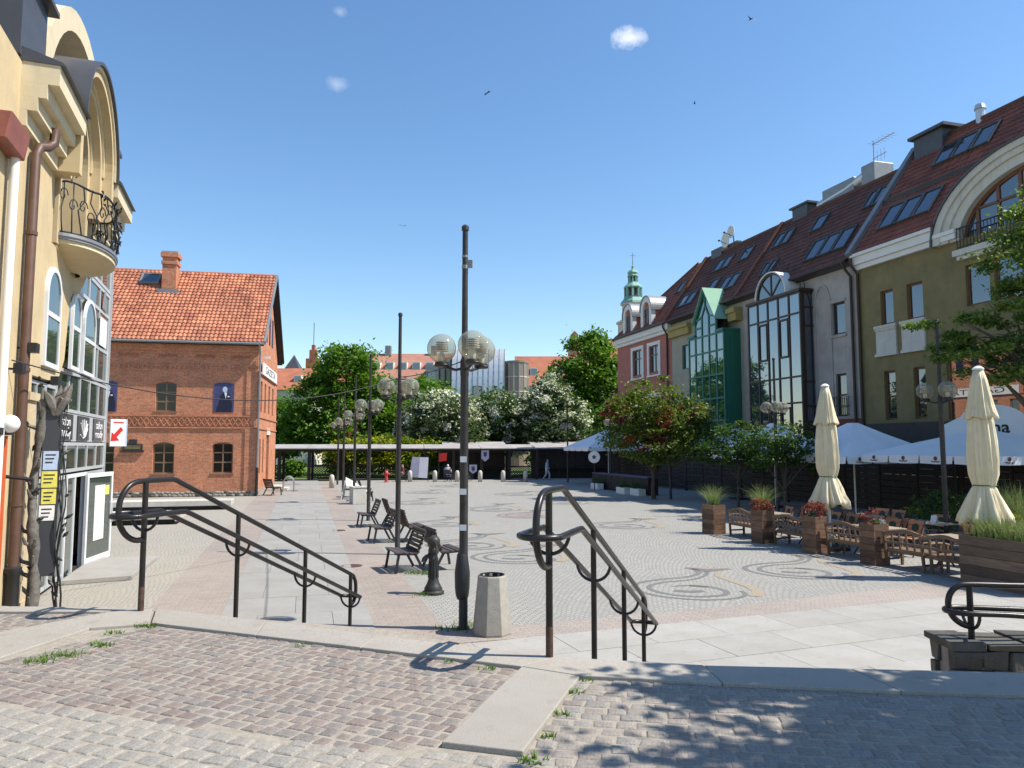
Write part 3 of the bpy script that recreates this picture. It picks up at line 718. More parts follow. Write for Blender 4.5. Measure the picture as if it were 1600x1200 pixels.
# radial slabs from the corners
b0, b1, b2, b3 = (.06, 4.845), (.415, 4.655), (.05, 3.52), (-.335, 3.63)
slab([lerp(b0, b3, .19), lerp(b1, b2, .19), b1, b0], ZP - .1, ZP + .021, parent=curb)
slab([b3, b2, lerp(b1, b2, .19), lerp(b0, b3, .19)], ZP - .1, ZP + .026, parent=curb)
slab([(-2.88, 6.0), (-3.11, 6.54), (-3.45, 6.40), (-3.27, 5.86)], ZP - .1, ZP + .02, parent=curb)
slab([(-3.27, 5.86), (-3.45, 6.40), (-3.9, 5.70), (-3.42, 5.0)], ZP - .1, ZP + .018, parent=curb)
slab([(-3.42, 5.0), (-3.9, 5.70), (-6.2, 4.9), (-5.2, 4.3)], ZP - .1, ZP + .018, parent=curb)
slab([(-3.12, 6.56), (-4.4, 6.63), (-4.4, 6.43), (-3.5, 6.42)], ZP - .1, ZP + .02, parent=curb)
slab([(-4.4, 6.63), (-7.2, 7.1), (-7.2, 6.85), (-4.4, 6.43)], ZP - .1, ZP + .02, parent=curb)

# ---------------------------------------------------------------- handrails
def curve(pts, n=4, closed=False):
    P = [Vector(p) for p in pts]; out = []; m = len(P)
    for i in range(m if closed else m - 1):
        a, b, c, d = (P[(i - 1) % m], P[i], P[(i + 1) % m], P[(i + 2) % m]) if closed else (P[max(i - 1, 0)], P[i], P[i + 1], P[min(i + 2, m - 1)])
        k_ = 1 if (c - b).length > .45 else n
        for k in range(k_):
            t = k / k_; out.append(.5 * ((2 * b) + (c - a) * t + (2 * a - 5 * b + 4 * c - d) * t * t + (3 * b - a - 3 * c + d) * t ** 3))
    if not closed: out.append(P[-1])
    return out
def handrail(loc, d, label, posts=(0, 1.27, 2.53, 3.62), drop=1.38):
    t = thing('handrail', label, 'handrail', loc, math.atan2(d[1], d[0]), 'black tubular handrails on the stairs')
    R_ = .024; x1 = posts[-1]; ztop = 1.1; ze = ztop - drop
    def zu(x): return ztop if x < .34 else ztop - (x - .34) / (x1 - .34) * drop
    for i, x in enumerate(posts):
        zb = 0 if i == 0 else zu(x) - ztop - .02
        p = MB().tube([(x, 0, zb), (x, 0, zu(x) - .01)], R_, 14).build('post', 'rail', t, smooth=True)
        fl = MB().tube([(x, 0, zb - .003), (x, 0, zb + (.20 if i == 0 else .06))], R_ + .0012, 14).build('rusty_foot', 'rust', p, smooth=True)
        zc = zu(x) - .285
        k = MB().tube([(x, .14 * math.cos(a), zc - .14 * math.sin(a)) for a in [PI * j / 12 for j in range(13)]], .013, 8).build('bracket', 'rail', t, smooth=True)
    up = [(0, 0, .60), (-.10, 0, .605), (-.20, 0, .66), (-.27, 0, .76), (-.285, 0, .86), (-.265, 0, .97), (-.19, 0, 1.06), (-.10, 0, 1.095), (0, 0, 1.1), (.28, 0, 1.1), (.36, 0, 1.09)]
    up += [(x, 0, zu(x)) for x in np.linspace(.5, x1, 6)] + [(x1 + .09, 0, ze - .06), (x1 + .135, 0, ze - .14), (x1 + .14, 0, ze - .26), (x1 + .10, 0, ze - .36), (x1 + .02, 0, ze - .40)]
    MB().tube(curve(up), R_, 14).build('upper_rail', 'rail', t, smooth=True)
    w = .14; s = []
    for sgn in (1, -1):
        side = [(.28, sgn * w, .815), (.37, sgn * w, .80)] + [(x, sgn * w, zu(x) - .285) for x in np.linspace(.55, x1 - .05, 5)]
        s.append(side)
    front = [(-.16 - w * math.sin(a), w * math.cos(a), .815) for a in [PI * j / 8 for j in range(9)]]
    back = [(x1 - .02 + w * .9 * math.sin(a), w * math.cos(a), ze - .285 - .02 * math.sin(a)) for a in [PI * j / 8 for j in range(9)]]
    path = s[0][::-1] + front + s[1] + back[::-1]
    MB().tube(curve(path, 3, True), R_ * .95, 12, closed=True).build('lower_rail', 'rail', t, smooth=True)
    return t
handrail((-3.17, 6.45, ZP + .02), (1.07, 3.55), 'black tubular stair handrail beside the shop corner')
handrail((.25, 5.06, ZP + .02), (1.22, 3.4), 'black tubular stair handrail at the end of the long granite strip')
# third handrail on a stone cheek wall
cw = thing('cheek_wall', 'low dark rubble stone wall beside the stairs carrying a handrail', 'wall', (3.47, 5.95, 0), rad(-3))
MB().box(.03, 3.4, .03, .36, 0, 1.19).build('core', 'rubble', cw)
M['stone_block'] = sett_mat('stone_block', [(.07, .062, .05), (.10, .088, .07), (.06, .055, .047), (.085, .076, .066)])
for r in range(8):
    x = 0
    while x < 3.4:
        w = random.uniform(.12, .26); z0 = r * .15 + .003; z1 = z0 + .144
        for (ya, yb) in ((0, .10), (.29, .39)):
            k = MB(); k.box(x + .005, min(x + w, 3.42) - .005, ya + random.uniform(-.012, .008), yb, z0, z1)
            k.v = [(p[0] + random.uniform(-.018, .018), p[1] + random.uniform(-.022, .012), p[2] + random.uniform(-.014, .014)) for p in k.v]
            k.build('stone', 'stone_block', cw, bevel=.01)
        x += w
x = -.02
while x < 3.4:
    w = random.uniform(.18, .36); k = MB(); k.box(x, min(x + w, 3.45) - .01, -.025, .415, 1.203, 1.262 + random.uniform(-.01, .01))
    k.v = [(p[0] + random.uniform(-.015, .015), p[1] + random.uniform(-.025, .025), p[2] + random.uniform(-.012, .012)) for p in k.v]
    k.build('coping_stone', 'stone_block', cw, bevel=.008); x += w
hr = thing('handrail', 'black tubular handrail with rounded end on the rubble stone wall', 'handrail', (3.67, 6.05, 1.262), rad(-3), 'black tubular handrails on the stairs')
MB().tube([(0, 0, 0), (0, 0, .42)], .024, 14).build('post', 'rail', hr, smooth=True)
MB().tube([(1.6, 0, -.01), (1.6, 0, .42)], .024, 14).build('post', 'rail', hr, smooth=True)
MB().tube(curve([(0, 0, .10), (-.07, 0, .12), (-.14, 0, .18), (-.17, 0, .27), (-.15, 0, .36), (-.09, 0, .415), (0, 0, .43), (.4, 0, .425), (.8, 0, .43), (1.2, 0, .44), (2.6, 0, .47)]), .024, 14).build('upper_rail', 'rail', hr, smooth=True)
MB().tube(curve([(2.6, .12, .25), (.9, .12, .2), (.2, .12, .22), (-.05, .12, .225), (-.15, .08, .225), (-.19, 0, .225), (-.15, -.08, .225), (-.05, -.12, .225), (.2, -.12, .22), (.5, -.12, .205), (.9, -.12, .2), (2.6, -.12, .25)]), .022, 12).build('lower_rail', 'rail', hr, smooth=True)
MB().tube([(0, .13 * math.cos(PI * j / 10), .22 - .13 * math.sin(PI * j / 10)) for j in range(11)], .013, 8).build('bracket', 'rail', hr, smooth=True)
# ---------------------------------------------------------------- cream shop building on the left
LROT = math.atan2(.942, -.335)
LD = Vector((-.335, .942, 0)).normalized(); LN = Vector((-LD.y, LD.x, 0))
def LW(s, off=0, z=0): p = Vector((-8.51, 13.37, 0)) + LD * s + LN * off; return (p.x, p.y, z)
lb = thing('shop_building', 'cream plastered shop building with glass front, arched niche and round balcony', 'building', LW(0), LROT)
body = MB()
body.prism_y([(-4.2, 0), (-1.0, 0), (-1.0, 4.0), (.2, 4.0), (.85, 4.12), (1.22, 4.5), (1.35, 5.2), (1.5, 5.7), (2.2, 6.0), (2.65, 6.3), (3.2, 6.8), (3.9, 6.8), (3.9, 8.2), (2.8, 8.2), (2.8, 6.5), (-.2, 6.5), (-.2, 8.75), (-4.2, 8.75)], -.06, .25)
body.build('wall', 'plaster_cream', lb)
MB().box(-4.2, 6.35, 2.2, 9, 0, 8.7).box(-4.2, -4.05, .25, 2.2, 0, 6.6).box(-4.19, .19, .25, 2.2, 6.6, 8.7).box(3.21, 6.35, .3, 2.2, 8.25, 8.7).build('back_wall', 'plaster_beige', lb)
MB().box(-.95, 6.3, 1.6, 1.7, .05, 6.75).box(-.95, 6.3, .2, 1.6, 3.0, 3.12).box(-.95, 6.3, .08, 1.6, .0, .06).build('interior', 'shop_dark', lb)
MB().box(-.19, 2.79, 1.0, 1.3, 6.5, 10.2).build('niche_wall', 'plaster_cream', lb)
MB().box(-4.25, -2.75, -.09, -.063, 0, 7.3).build('beige_pier', 'plaster_beige', lb)
MB().box(-1.55, -1.06, -.16, -.063, 0, 3.55).box(-1.62, -1.0, -.2, -.063, 3.55, 3.68).box(-1.60, -1.02, -.18, -.063, 0, .3).build('pilaster', 'plaster_beige', lb)
# arched niche: three stepped rings
for k, (r1, r0, yf) in enumerate(((1.72, 1.50, -.5), (1.50, 1.28, -.3), (1.28, 1.06, -.1))):
    a = MB(); a.arch(1.25, 8.75, r0, r0, r1, r1, yf, 1.0, n=28)
    zj = 7.76 if k < 2 else 6.55; a.box(1.25 - r1, 1.25 - r0, yf, 1.0, zj, 8.748).box(1.25 + r0, 1.25 + r1, yf, 1.0, zj, 8.748)
    o = a.build('arch_ring', 'plaster_cream', lb)
    MB().arch(1.25, 8.75, r1 - .07, r1 - .07, r1 + .004, r1 + .004, yf - .04, yf - .002, n=28).build('ring_edge', 'trim_cream', o)
MB().arch(1.25, 8.75, 1.73, 1.73, 1.79, 1.79, -.6, 3.2, n=28).build('barrel_roof', 'slate', lb, smooth=True)
window(lb, .6, 1.9, 6.6, 9.3, 'white_frame', 'glass_left', .93, .08, 2, (.75,), name='balcony_door')
# cornices
def cornice(x0, x1, n):
    c = MB()
    for (za, zb, y) in ((7.75, 8.0, -.16), (8.0, 8.22, -.3), (8.22, 8.45, -.42), (8.45, 8.78, -.58)): c.box(x0, x1, y, -.061, za + .001, zb)
    o = c.build('cornice', 'trim_cream', lb)
    MB().prism_x([(-.66, 8.781), (-.62, 8.83), (.9, 9.3), (.9, 8.781)], x0 - .02, x1 + .02).build('cornice_cover', 'slate', o)
cornice(-2.5, -.5, 0); cornice(3.05, 5.2, 1)
# mansard with dormer
MB().prism_x([(.1, 8.76), (.15, 8.85), (1.3, 11.2), (4, 11.6), (4, 8.76)], -4.2, -.5).build('mansard_roof', 'slate', lb)
MB().box(-2.6, -1.2, -.05, 1.6, 8.85, 10.3).prism_x([(-.2, 10.3), (-.2, 10.38), (2, 10.8), (2, 10.3)], -2.75, -1.05).build('dormer', 'slate', lb)
MB().arch(-1.2, 9.9, 1.05, 1.25, 1.1, 1.3, .6, 2.4, n=20).build('dormer_hood', 'slate', lb, smooth=True)
lad = MB()
for k in range(7): lad.bar((-.85 + .02 * k, -.25 + .1 * k, 8.95 + .16 * k), (-.45 + .02 * k, -.25 + .1 * k, 8.95 + .16 * k), .02)
lad.bar((-.85, -.28, 8.9), (-.7, .45, 10.1), .025).bar((-.45, -.28, 8.9), (-.3, .45, 10.1), .025).build('roof_ladder', 'iron', lb)
# open concrete ring above the roof
MB().arch(2.6, 8.9, 2.75, 2.75, 3.2, 3.2, .15, 1.15, n=22).build('roof_arch', 'trim_cream', lb)
g = MB(); g.arch(2.6, 8.9, 2.3, 2.3, 2.36, 2.36, 1.3, 3.6, n=12).build('roof_glazing', 'glass_sky', lb)
fr = MB()
for t in np.linspace(0, PI, 9): fr.bar((2.6 + 2.38 * math.cos(t), 1.28, 8.9 + 2.38 * math.sin(t)), (2.6 + 2.38 * math.cos(t), 3.62, 8.9 + 2.38 * math.sin(t)), .06)
fr.arch(2.6, 8.9, 2.33, 2.33, 2.42, 2.42, 1.24, 1.32, n=12).build('glazing_bars', 'white_frame', lb)
# corner block with iron crest
MB().box(4.4, 5.2, -.2, .6, 8.85, 10.15).build('corner_block', 'plaster_cream', lb)
MB().box(4.32, 5.28, -.28, .68, 10.15, 10.25).build('corner_cap', 'slate', lb)
cr = MB(); rr = random.Random(4)
for k in range(16):
    a = rr.uniform(0, 6.28); b = [(4.8, .1, 10.25)]
    for j in range(1, 6): b.append((4.8 + .09 * j * math.cos(a + j * .3) * .6, .1 + .09 * j * math.sin(a + j * .3) * .6, 10.25 + .14 * j + .05 * math.sin(j + k)))
    cr.tube(b, .018, 5)
cr.build('iron_crest', 'iron', lb)
# plaster window
def arched_window(x0, x1, z0, z1, y, fm='white_frame', gm='glass_left', fw=.09, trans=.72):
    r = (x1 - x0) / 2; cx = (x0 + x1) / 2; f = MB()
    zt = z0 + (z1 - z0) * trans
    f.box(x0, x0 + fw, y, y + .06, z0, z1).box(x1 - fw, x1, y, y + .06, z0, z1).box(x0 + fw, x1 - fw, y, y + .06, z0, z0 + fw).box(x0 + fw, x1 - fw, y, y + .06, zt - fw / 2, zt + fw / 2)
    f.arch(cx, z1, r - fw, r - fw, r, r, y, y + .06, n=14)
    o = f.build('window', fm, lb)
    MB().box(x0 + fw, x1 - fw, y + .02, y + .035, z0 + fw, zt - fw / 2).build('pane', gm, o)
    p = MB(); p.box(x0 + fw, x1 - fw, y + .02, y + .035, zt + fw / 2, z1)
    p.fan(cx, z1 + .0005, r - fw, r - fw, y + .02, n=12, back=.015); p.build('pane', gm, o)
arched_window(-.5, .55, 4.22, 5.55, -.12)
arched_window(1.45, 2.25, 4.35, 5.55, -.14, fw=.08)
arched_window(3.05, 4.35, 4.4, 5.5, -.05, fw=.08)
# glass front
window(lb, -.95, 1.0, .1, 2.2, 'alu_frame', 'glass_left', .03, .07, 2, ())
window(lb, -.95, .2, 2.25, 3.95, 'alu_frame', 'glass_left', .03, .06, 2, (.5,))
window(lb, .22, 1.0, 2.25, 3.95, 'alu_frame', 'glass_left', .03, .06, 1, (.4,))
window(lb, 1.02, 2.25, .1, 2.2, 'alu_frame', 'glass_left', .03, .08, 1, ())
window(lb, 4.3, 6.35, .1, 2.2, 'alu_frame', 'glass_left', .03, .08, 2, ())
window(lb, 1.02, 6.35, 2.25, 2.88, 'alu_frame', 'glass_left', .03, .07, 5, ())
window(lb, 1.02, 6.35, 3.5, 4.36, 'alu_frame', 'glass_left', .03, .07, 5, ())
window(lb, 1.2, 6.35, 4.4, 6.76, 'alu_frame', 'glass_left', .05, .08, 4, (.35, .75))
window(lb, 3.92, 6.35, 6.8, 8.15, 'alu_frame', 'glass_left', .05, .08, 2, (.5,))
MB().box(6.351, 6.42, -.03, .12, 0, 8.2).build('corner_mullion', 'zinc', lb)
MB().box(6.352, 6.40, .125, 9, 0, 8.7).build('end_wall', 'plaster_beige', lb)
f = MB().box(2.3, 2.38, 0, .1, 0, 2.2).box(4.2, 4.28, 0, .1, 0, 2.2).box(2.38, 4.2, 0, .1, 2.12, 2.2).box(3.1, 3.17, 0, .1, .02, 2.12).build('door_frame', 'white_frame', lb)
MB().box(2.38, 3.1, .03, .045, .1, 2.1).build('pane', 'glass_left', f)
# sign fascia
MB().box(1.02, 6.35, .0, .06, 2.9, 3.48).build('fascia', 'alu_frame', lb)
for (a, b) in ((1.1, 2.45), (2.95, 4.15), (4.7, 6.0)):
    MB().box(a, b, -.03, -.002, 2.93, 3.46).build('sign_panel', 'sign_dark', lb)
RX = rad(90)
for cx in (1.78, 5.35):
    text('salon', 'lettering', 'white', lb, (cx, -.035, 3.3), (RX, 0, 0), .27, .006, sx=1.5)
    text('mody', 'lettering', 'white', lb, (cx, -.035, 3.08), (RX, 0, 0), .27, .006, sx=1.5)
lg = MB()
for a in (-.9, -.45, 0, .45, .9):
    p0 = (3.55, -.036, 3.0); p1 = (3.55 + .38 * math.sin(a) * 1.2, -.036, 3.02 + .38 * math.cos(a * .8)); lg.tube([p0, ((p0[0] + p1[0]) / 2 + .05 * math.sin(a * 3), -.036, (p0[2] + p1[2]) / 2), p1], .012, 5)
lg.tube([(3.2, -.036, 3.05), (3.45, -.036, 2.97), (3.7, -.036, 3.03), (3.9, -.036, 3.2)], .014, 5)
lg.build('logo', 'paper', lb)
# upper white poster panes seen in the glass front
MB().box(5.0, 5.9, -.012, .0, 5.3, 6.0).build('window_sticker', 'paper', lb)
MB().prism_y([(5.2, 6.25), (5.75, 6.22), (5.7, 6.5), (5.5, 6.75), (5.35, 6.55)], -.012, -.002).build('pale_print', 'lead', lb)
# open door leaf
dl = bpy.data.objects.new('door_leaf', None); col.objects.link(dl); dl.parent = lb; dl.location = (4.12, -.03, .06); dl.rotation_euler = (0, 0, rad(-11))
MB().box(0, .09, -.03, .03, 0, 2.1).box(1.46, 1.55, -.03, .03, 0, 2.1).box(.09, 1.46, -.03, .03, 0, .14).box(.09, 1.46, -.03, .03, 2.0, 2.1).build('leaf_frame', 'white_frame', dl)
MB().box(.09, 1.46, -.008, .008, .14, 2.0).build('leaf_pane', 'glass_left', dl)
for sg in (-1, 1): MB().tube([(1.36, .035 * sg, .85), (1.36, .10 * sg, .87), (1.36, .10 * sg, 1.33), (1.36, .035 * sg, 1.35)], .017, 8).build('handle', 'zinc', dl, smooth=True)
MB().box(.5, 1.1, -.012, -.009, .5, 1.8).build('sale_poster', 'paper', dl)
MB().box(1.12, 1.36, -.012, -.009, 1.55, 1.78).build('sale_sticker', 'paper_yellow', dl)
# entrance slab
st = MB().prism([(1.9, -.05), (5.2, -.05), (5.0, -1.5), (2.1, -1.3)], 0, .10).build('doorstep', 'granite_light', lb, bevel=.012)
# balcony
bal = bpy.data.objects.new('balcony', None); col.objects.link(bal); bal.parent = lb; bal.location = (1.55, -.06, 6.64)
def half(r, n=22): return [(r * 1.0 * math.cos(PI + PI * i / n), r * .52 * math.sin(PI + PI * i / n)) for i in range(n + 1)]
MB().prism(half(1.42), -.06, .1).build('balcony_floor', 'trim_cream', bal)
bc = MB(); vs_ = []; rings = ((1.40, -.06), (1.3, -.11), (1.05, -.17), (.7, -.26), (.25, -.36))
for r, z in rings: vs_ += [(x, y, z) for x, y in half(r)]
n_ = 23; bc.add(vs_, [(i * n_ + k, i * n_ + k + 1, (i + 1) * n_ + k + 1, (i + 1) * n_ + k) for i in range(len(rings) - 1) for k in range(n_ - 1)])
bc.build('balcony_corbel', 'plaster_cream', bal, smooth=True)
lip = MB()
for (r, za, zb) in ((1.47, .02, .07), (1.5, .07, .13)): lip.prism(half(r), za, zb)
lip.build('balcony_edge', 'lead', bal)
rl = MB(); rr = random.Random(11)
P_ = lambda a, r, z: (r * math.cos(PI + a), r * .52 * math.sin(PI + a), z)
rl.tube([P_(PI * i / 24, 1.4, 1.12 + .03 * math.sin(i * .9)) for i in range(25)], .022, 6)
rl.tube([P_(PI * i / 24, 1.4, .17) for i in range(25)], .018, 6)
for i in range(15):
    a = PI * (i + .5) / 15; s_ = rr.uniform(-.16, .16)
    rl.tube([P_(a, 1.4, .16), P_(a + s_ * .5, 1.50, .35), P_(a + s_, 1.52, .6), P_(a - s_ * .4, 1.40, .85), P_(a, 1.4, 1.12)], .013, 5)
    c0 = a + rr.uniform(-.05, .05); z0 = rr.uniform(.35, .9)
    rl.tube([P_(c0 + (.10 - .008 * j) * math.cos(j * .7), 1.47, z0 + (.16 - .013 * j) * math.sin(j * .7)) for j in range(11)], .011, 5)
for i in range(26):                      # iron leaves and flowers
    a = rr.uniform(.9, PI); z0 = rr.uniform(.3, 1.25); p = Vector(P_(a, 1.5, z0))
    for k in range(3):
        q = p + Vector((rr.uniform(-.13, .13), rr.uniform(-.08, .06), rr.uniform(-.12, .13))); rl.tube([p, (p + q) / 2 + Vector((0, 0, .02)), q], [.006, .026, .004], 5)
rl.tube([P_(.25, 1.4, 1.12), P_(.28, 1.42, 1.3), P_(.34, 1.42, 1.36), P_(.38, 1.42, 1.28), P_(.34, 1.42, 1.24)], .014, 6)
rl.build('balcony_railing', 'iron', bal, smooth=True)
# floodlights and small lights under the balcony edge
for (s_, z) in ((-2.6, 3.95), (-1.9, 4.35), (-.4, 3.95)):
    f = MB().box(s_ - .1, s_ + .1, -.34, -.22, z - .07, z + .08).bar((s_, -.06, z), (s_, -.24, z), .03).build('floodlight', 'iron', lb)
# downpipe
dp = bpy.data.objects.new('downpipe', None); col.objects.link(dp); dp.parent = lb
MB().tube([(-1.55, -.34, 8.1), (-1.56, -.33, 7.85), (-1.66, -.27, 7.74), (-1.85, -.2, 7.66), (-1.93, -.17, 7.5), (-1.93, -.17, .85)], .075, 12).build('pipe', 'pipe_brown', dp, smooth=True)
MB().lathe([(.10, 0), (.11, .05), (.095, .07), (.095, .82), (.12, .86), (.12, .93), (.09, .95)], (-1.93, -.17, 0), 14).build('pipe_shoe', 'iron', dp, smooth=True)
for z in (1.9, 4.0, 6.2): MB().lathe([(.088, -.03), (.088, .03)], (-1.93, -.17, z), 12).build('clip', 'pipe_brown', dp)
# next-door bits along the pavement edge
MB().tube([(-3.1, -.2, 7.2), (-3.1, -.2, .6)], .065, 10).build('white_pipe', 'trim_white', lb, smooth=True)
fb = MB().prism_x([(-.3, 7.0), (-.36, 7.4), (-.1, 7.4), (-.1, 7.0)], -3.9, -3.0).build('rain_hopper', 'copper_box', lb, bevel=.02)
dr = MB().box(-3.3, -2.75, -.22, -.10, 0, 2.95).build('red_door', 'door_red', lb)
MB().box(-3.34, -2.7, -.26, -.092, 2.96, 3.06).build('door_lintel', 'iron', dr)
wl = thing('wall_lamp', 'round white wall lamp above the orange red door', 'lamp', LW(-3.0, -.3, 3.12), LROT)
MB().sphere((0, 0, 0), .13, 16, 10).build('lamp_globe', 'white', wl, smooth=True)
MB().bar((0, .02, 0), (0, .22, .02), .04).build('bracket', 'iron', wl)
# lower flower shelf of iron
MB().tube([(-2.5, -.14, 2.35), (-2.5, -.5, 2.3), (-2.5, -.5, 2.15)], .03, 6).build('iron_hook', 'iron', lb)

# carved post with posters
pp = thing('carved_post', 'rough dark carved post with pasted posters and iron branches by shop window', 'post', LW(-1.75, -.5), rad(28))
rr = random.Random(5)
pts = [(-.12 + .04 * math.sin(z * 2.3), .03 * math.sin(z * 3.1), z) for z in np.linspace(0, 3.55, 24)]
MB().tube(pts, [.085 - .025 * z / 3.5 + .02 * rr.uniform(-1, 1) for (_, _, z) in pts], 10).build('trunk', 'sculpt', pp, smooth=True)
for k in range(12):
    z = rr.uniform(.3, 3.4); a = rr.uniform(2.5, 5)
    MB().tube([(-.12, 0, z), (-.12 + .14 * math.cos(a), .12 * math.sin(a), z + .05), (-.12 + .20 * math.cos(a), .17 * math.sin(a), z + .16)], [.04, .03, .015], 6).build('knot', 'sculpt', pp, smooth=True)
MB().box(-.06, .19, -.03, .02, .75, 3.35).build('board', 'sign_dark', pp)
for (x0, x1, z0, z1, m) in ((-.04, .17, 2.42, 2.72, 'paper_blue'), (-.05, .17, 2.14, 2.40, 'paper_yellow'), (-.04, .16, 1.88, 2.12, 'paper_yellow'), (-.06, .15, 1.62, 1.86, 'paper')):
    q = MB().box(x0, x1, -.036, -.031, z0, z1).build('poster', m, pp)
    for j in range(3): MB().box(x0 + .03, x1 - .04 - .02 * j, -.039, -.0365, z1 - .07 - .06 * j, z1 - .05 - .06 * j).build('print_line', 'ink', q)
br = MB()
for k in range(4):
    x, z = .22 + rr.uniform(-.02, .05), .2; b = []
    for j in range(14): b.append((x + .045 * math.sin(j * .9 + k), -.01 + .05 * math.cos(j * .7 + k * 2), z)); z += rr.uniform(.2, .3)
    br.tube(b, [.016 - .0008 * j for j in range(14)], 5)
for k in range(30):
    z = rr.uniform(.4, 3.9); p = Vector((rr.choice((rr.uniform(-.2, -.08), rr.uniform(.18, .3))), rr.uniform(-.1, .04), z)); q = p + Vector((rr.uniform(-.14, .14), rr.uniform(-.1, .1), rr.uniform(0, .16)))
    br.tube([p, (p + q) / 2, q], [.01, .032, .004], 5)
br.build('branches', 'iron', pp)
tp = MB()
for k in range(9):
    a = rr.uniform(0, 6.28); tp.tube([(.1, 0, 3.3), (.1 + .13 * math.cos(a), .1 * math.sin(a), 3.55), (.1 + .22 * math.cos(a), .15 * math.sin(a), 3.6 + rr.uniform(-.1, .35))], [.07, .08, .01], 6)
tp.build('carved_crown', 'sculpt', pp, smooth=True)

# projecting arrow sign at the shop corner
sg = thing('arrow_sign', 'white projecting sign with a red arrow on the shop corner', 'sign', LW(6.6, -.26, 3.15), LROT - rad(68))
MB().box(-.19, .19, -.05, .05, -.36, .36).build('sign_box', 'sign_white', sg, bevel=.01)
MB().box(.191, .22, -.05, .05, -.36, .36).build('sign_base', 'paper_blue', sg)
ar = MB(); ar.prism_y([(-.17, -.22), (-.15, .02), (-.10, -.04), (.06, .16), (.12, .08), (-.03, -.11), (.03, -.2)], -.056, -.051).build('arrow', 'red_paint', sg)
MB().box(-.12, .13, -.056, -.051, .26, .29).build('print_line', 'red_paint', sg)
MB().tube([(.0, .05, .2), (.0, .25, .2)], .02, 6).build('bracket', 'iron', sg)

# ---------------------------------------------------------------- brick house with orange pantile roof
BX = Vector((.98, .2, 0)).normalized(); BROT = math.atan2(BX.y, BX.x); B0 = Vector((-14.48, 41.99, 0))
def BW(x, y=0, z=0): c_, s_ = math.cos(BROT), math.sin(BROT); return (B0.x + x * c_ - y * s_, B0.y + x * s_ + y * c_, z)
bh = thing('brick_house', 'two storey red brick house with orange pantile roof and chimney', 'house', tuple(B0), BROT)
BL, BD, EZ, RZ = 16.0, 9.6, 8.62, 13.3
wins = [(-5.40, -4.32, 4.72, 6.36), (-5.43, -4.32, 1.28, 3.0), (-2.34, -1.23, 1.28, 3.0), (-8.42, -7.38, 1.28, 3.0), (-11.5, -10.4, 1.28, 3.0), (-11.5, -10.4, 4.72, 6.36)]
blind = [(-2.35, -1.27, 4.70, 6.38), (-8.40, -7.36, 4.70, 6.38)]
w = MB(); holes_wall(w, -BL, 0, .3, EZ, wins, 0, .38)
for (x0, x1, z0, z1) in wins: w.prism_y([(x0, z1)] + [(x0 + (x1 - x0) * i / 8, z1 - .001 - .13 * (abs(i / 4 - 1)) ** 2) for i in range(9)] + [(x1, z1)], .004, .37)
w.build('front_wall', 'brick', bh)
gw = [(1.3, 1.9, 1.2, 3.2), (2.7, 3.3, 1.2, 3.2), (4.6, 5.9, .32, 3.5), (1.2, 2.0, 4.8, 6.6), (3.0, 3.8, 4.8, 6.6), (4.9, 5.7, 4.8, 6.6), (6.9, 7.7, 4.8, 6.6)]
g = MB(); holes_wall(g, .38, BD, .3, EZ, gw, 0, .38); g.v = [(-p[1], p[0], p[2]) for p in g.v]
g.build('side_wall', 'brick', bh)
g2 = MB(); gh = [(3.0, 3.7, 9.2, 11.0), (4.45, 5.15, 9.2, 11.6), (5.9, 6.6, 9.2, 11.0)]
g2.prism_x([(.02, EZ), (BD / 2, RZ - .12), (BD - .02, EZ)], -.38, -.0).build('gable', 'brick', bh)
for (a, b, c, d) in gh: MB().box(-.02, .012, a, b, c, d).build('gable_window', 'poster_dark', bh)
MB().box(-BL, -.38, BD - .38, BD, .3, EZ).box(-BL, -BL + .38, .38, BD - .38, .3, EZ).build('rear_wall', 'brick', bh)
MB().box(-BL + .4, -.5, .9, 1.0, .3, 8.5).box(-1.3, -1.2, 1.1, BD - .4, .3, 8.5).build('interior', 'black', bh)
# rubble plinth
rr = random.Random(2); pl = MB().box(-BL, .05, -.05, .36, -.05, .297).box(-.30, .05, .361, BD, -.05, .297).build('plinth', 'rubble', bh)
x = -10.5
stones = [MB().sphere((0, 0, 0), 1, 8, 5).mesh('stone', m_) for m_ in ('rubble', 'concrete', 'stone_block')]
while x < 0:
    wd = rr.uniform(.16, .34)
    put('stone', rr.choice(stones), pl, (x + wd / 2, -.05, rr.uniform(.06, .1)), 0, (wd * .52, .06, .09)); put('stone', rr.choice(stones), pl, (x + wd / 2 + .1, -.05, rr.uniform(.2, .25)), 0, (wd * .5, .05, .07)); x += wd
# brickwork bands
c = MB(); c.box(-BL, .06, -.06, -.002, 3.78, 3.86).box(-BL, .06, -.06, -.002, 4.44, 4.52).box(-BL, .05, -.03, -.002, 7.28, 7.36).box(-BL, .07, -.10, -.002, 8.3, 8.62).box(-BL, .06, -.06, -.002, 8.1, 8.3)
c.v = c.v; c.box(.002, .06, .0, BD, 3.78, 3.86).box(.002, .06, .0, BD, 4.44, 4.52).box(.002, .07, 0, BD, 7.0, 7.1)
c.build('brick_band', 'brick', bh)
fz = MB(); x = -BL
while x < -.5:
    for (a, b) in (((x, 3.90), (x + .3, 4.40)), ((x, 4.40), (x + .3, 3.90))): fz.bar((a[0], -.02, a[1]), (b[0], -.02, b[1]), .045, .075, (0, 1, 0))
    x += .3
fz.build('diamond_frieze', 'brick', bh)
dn = MB(); x = -BL
while x < -.3: dn.box(x, x + .11, -.05, -.002, 7.1, 7.28); x += .24
tag(dn.build('dentil_course', 'brick', bh), kind='stuff')
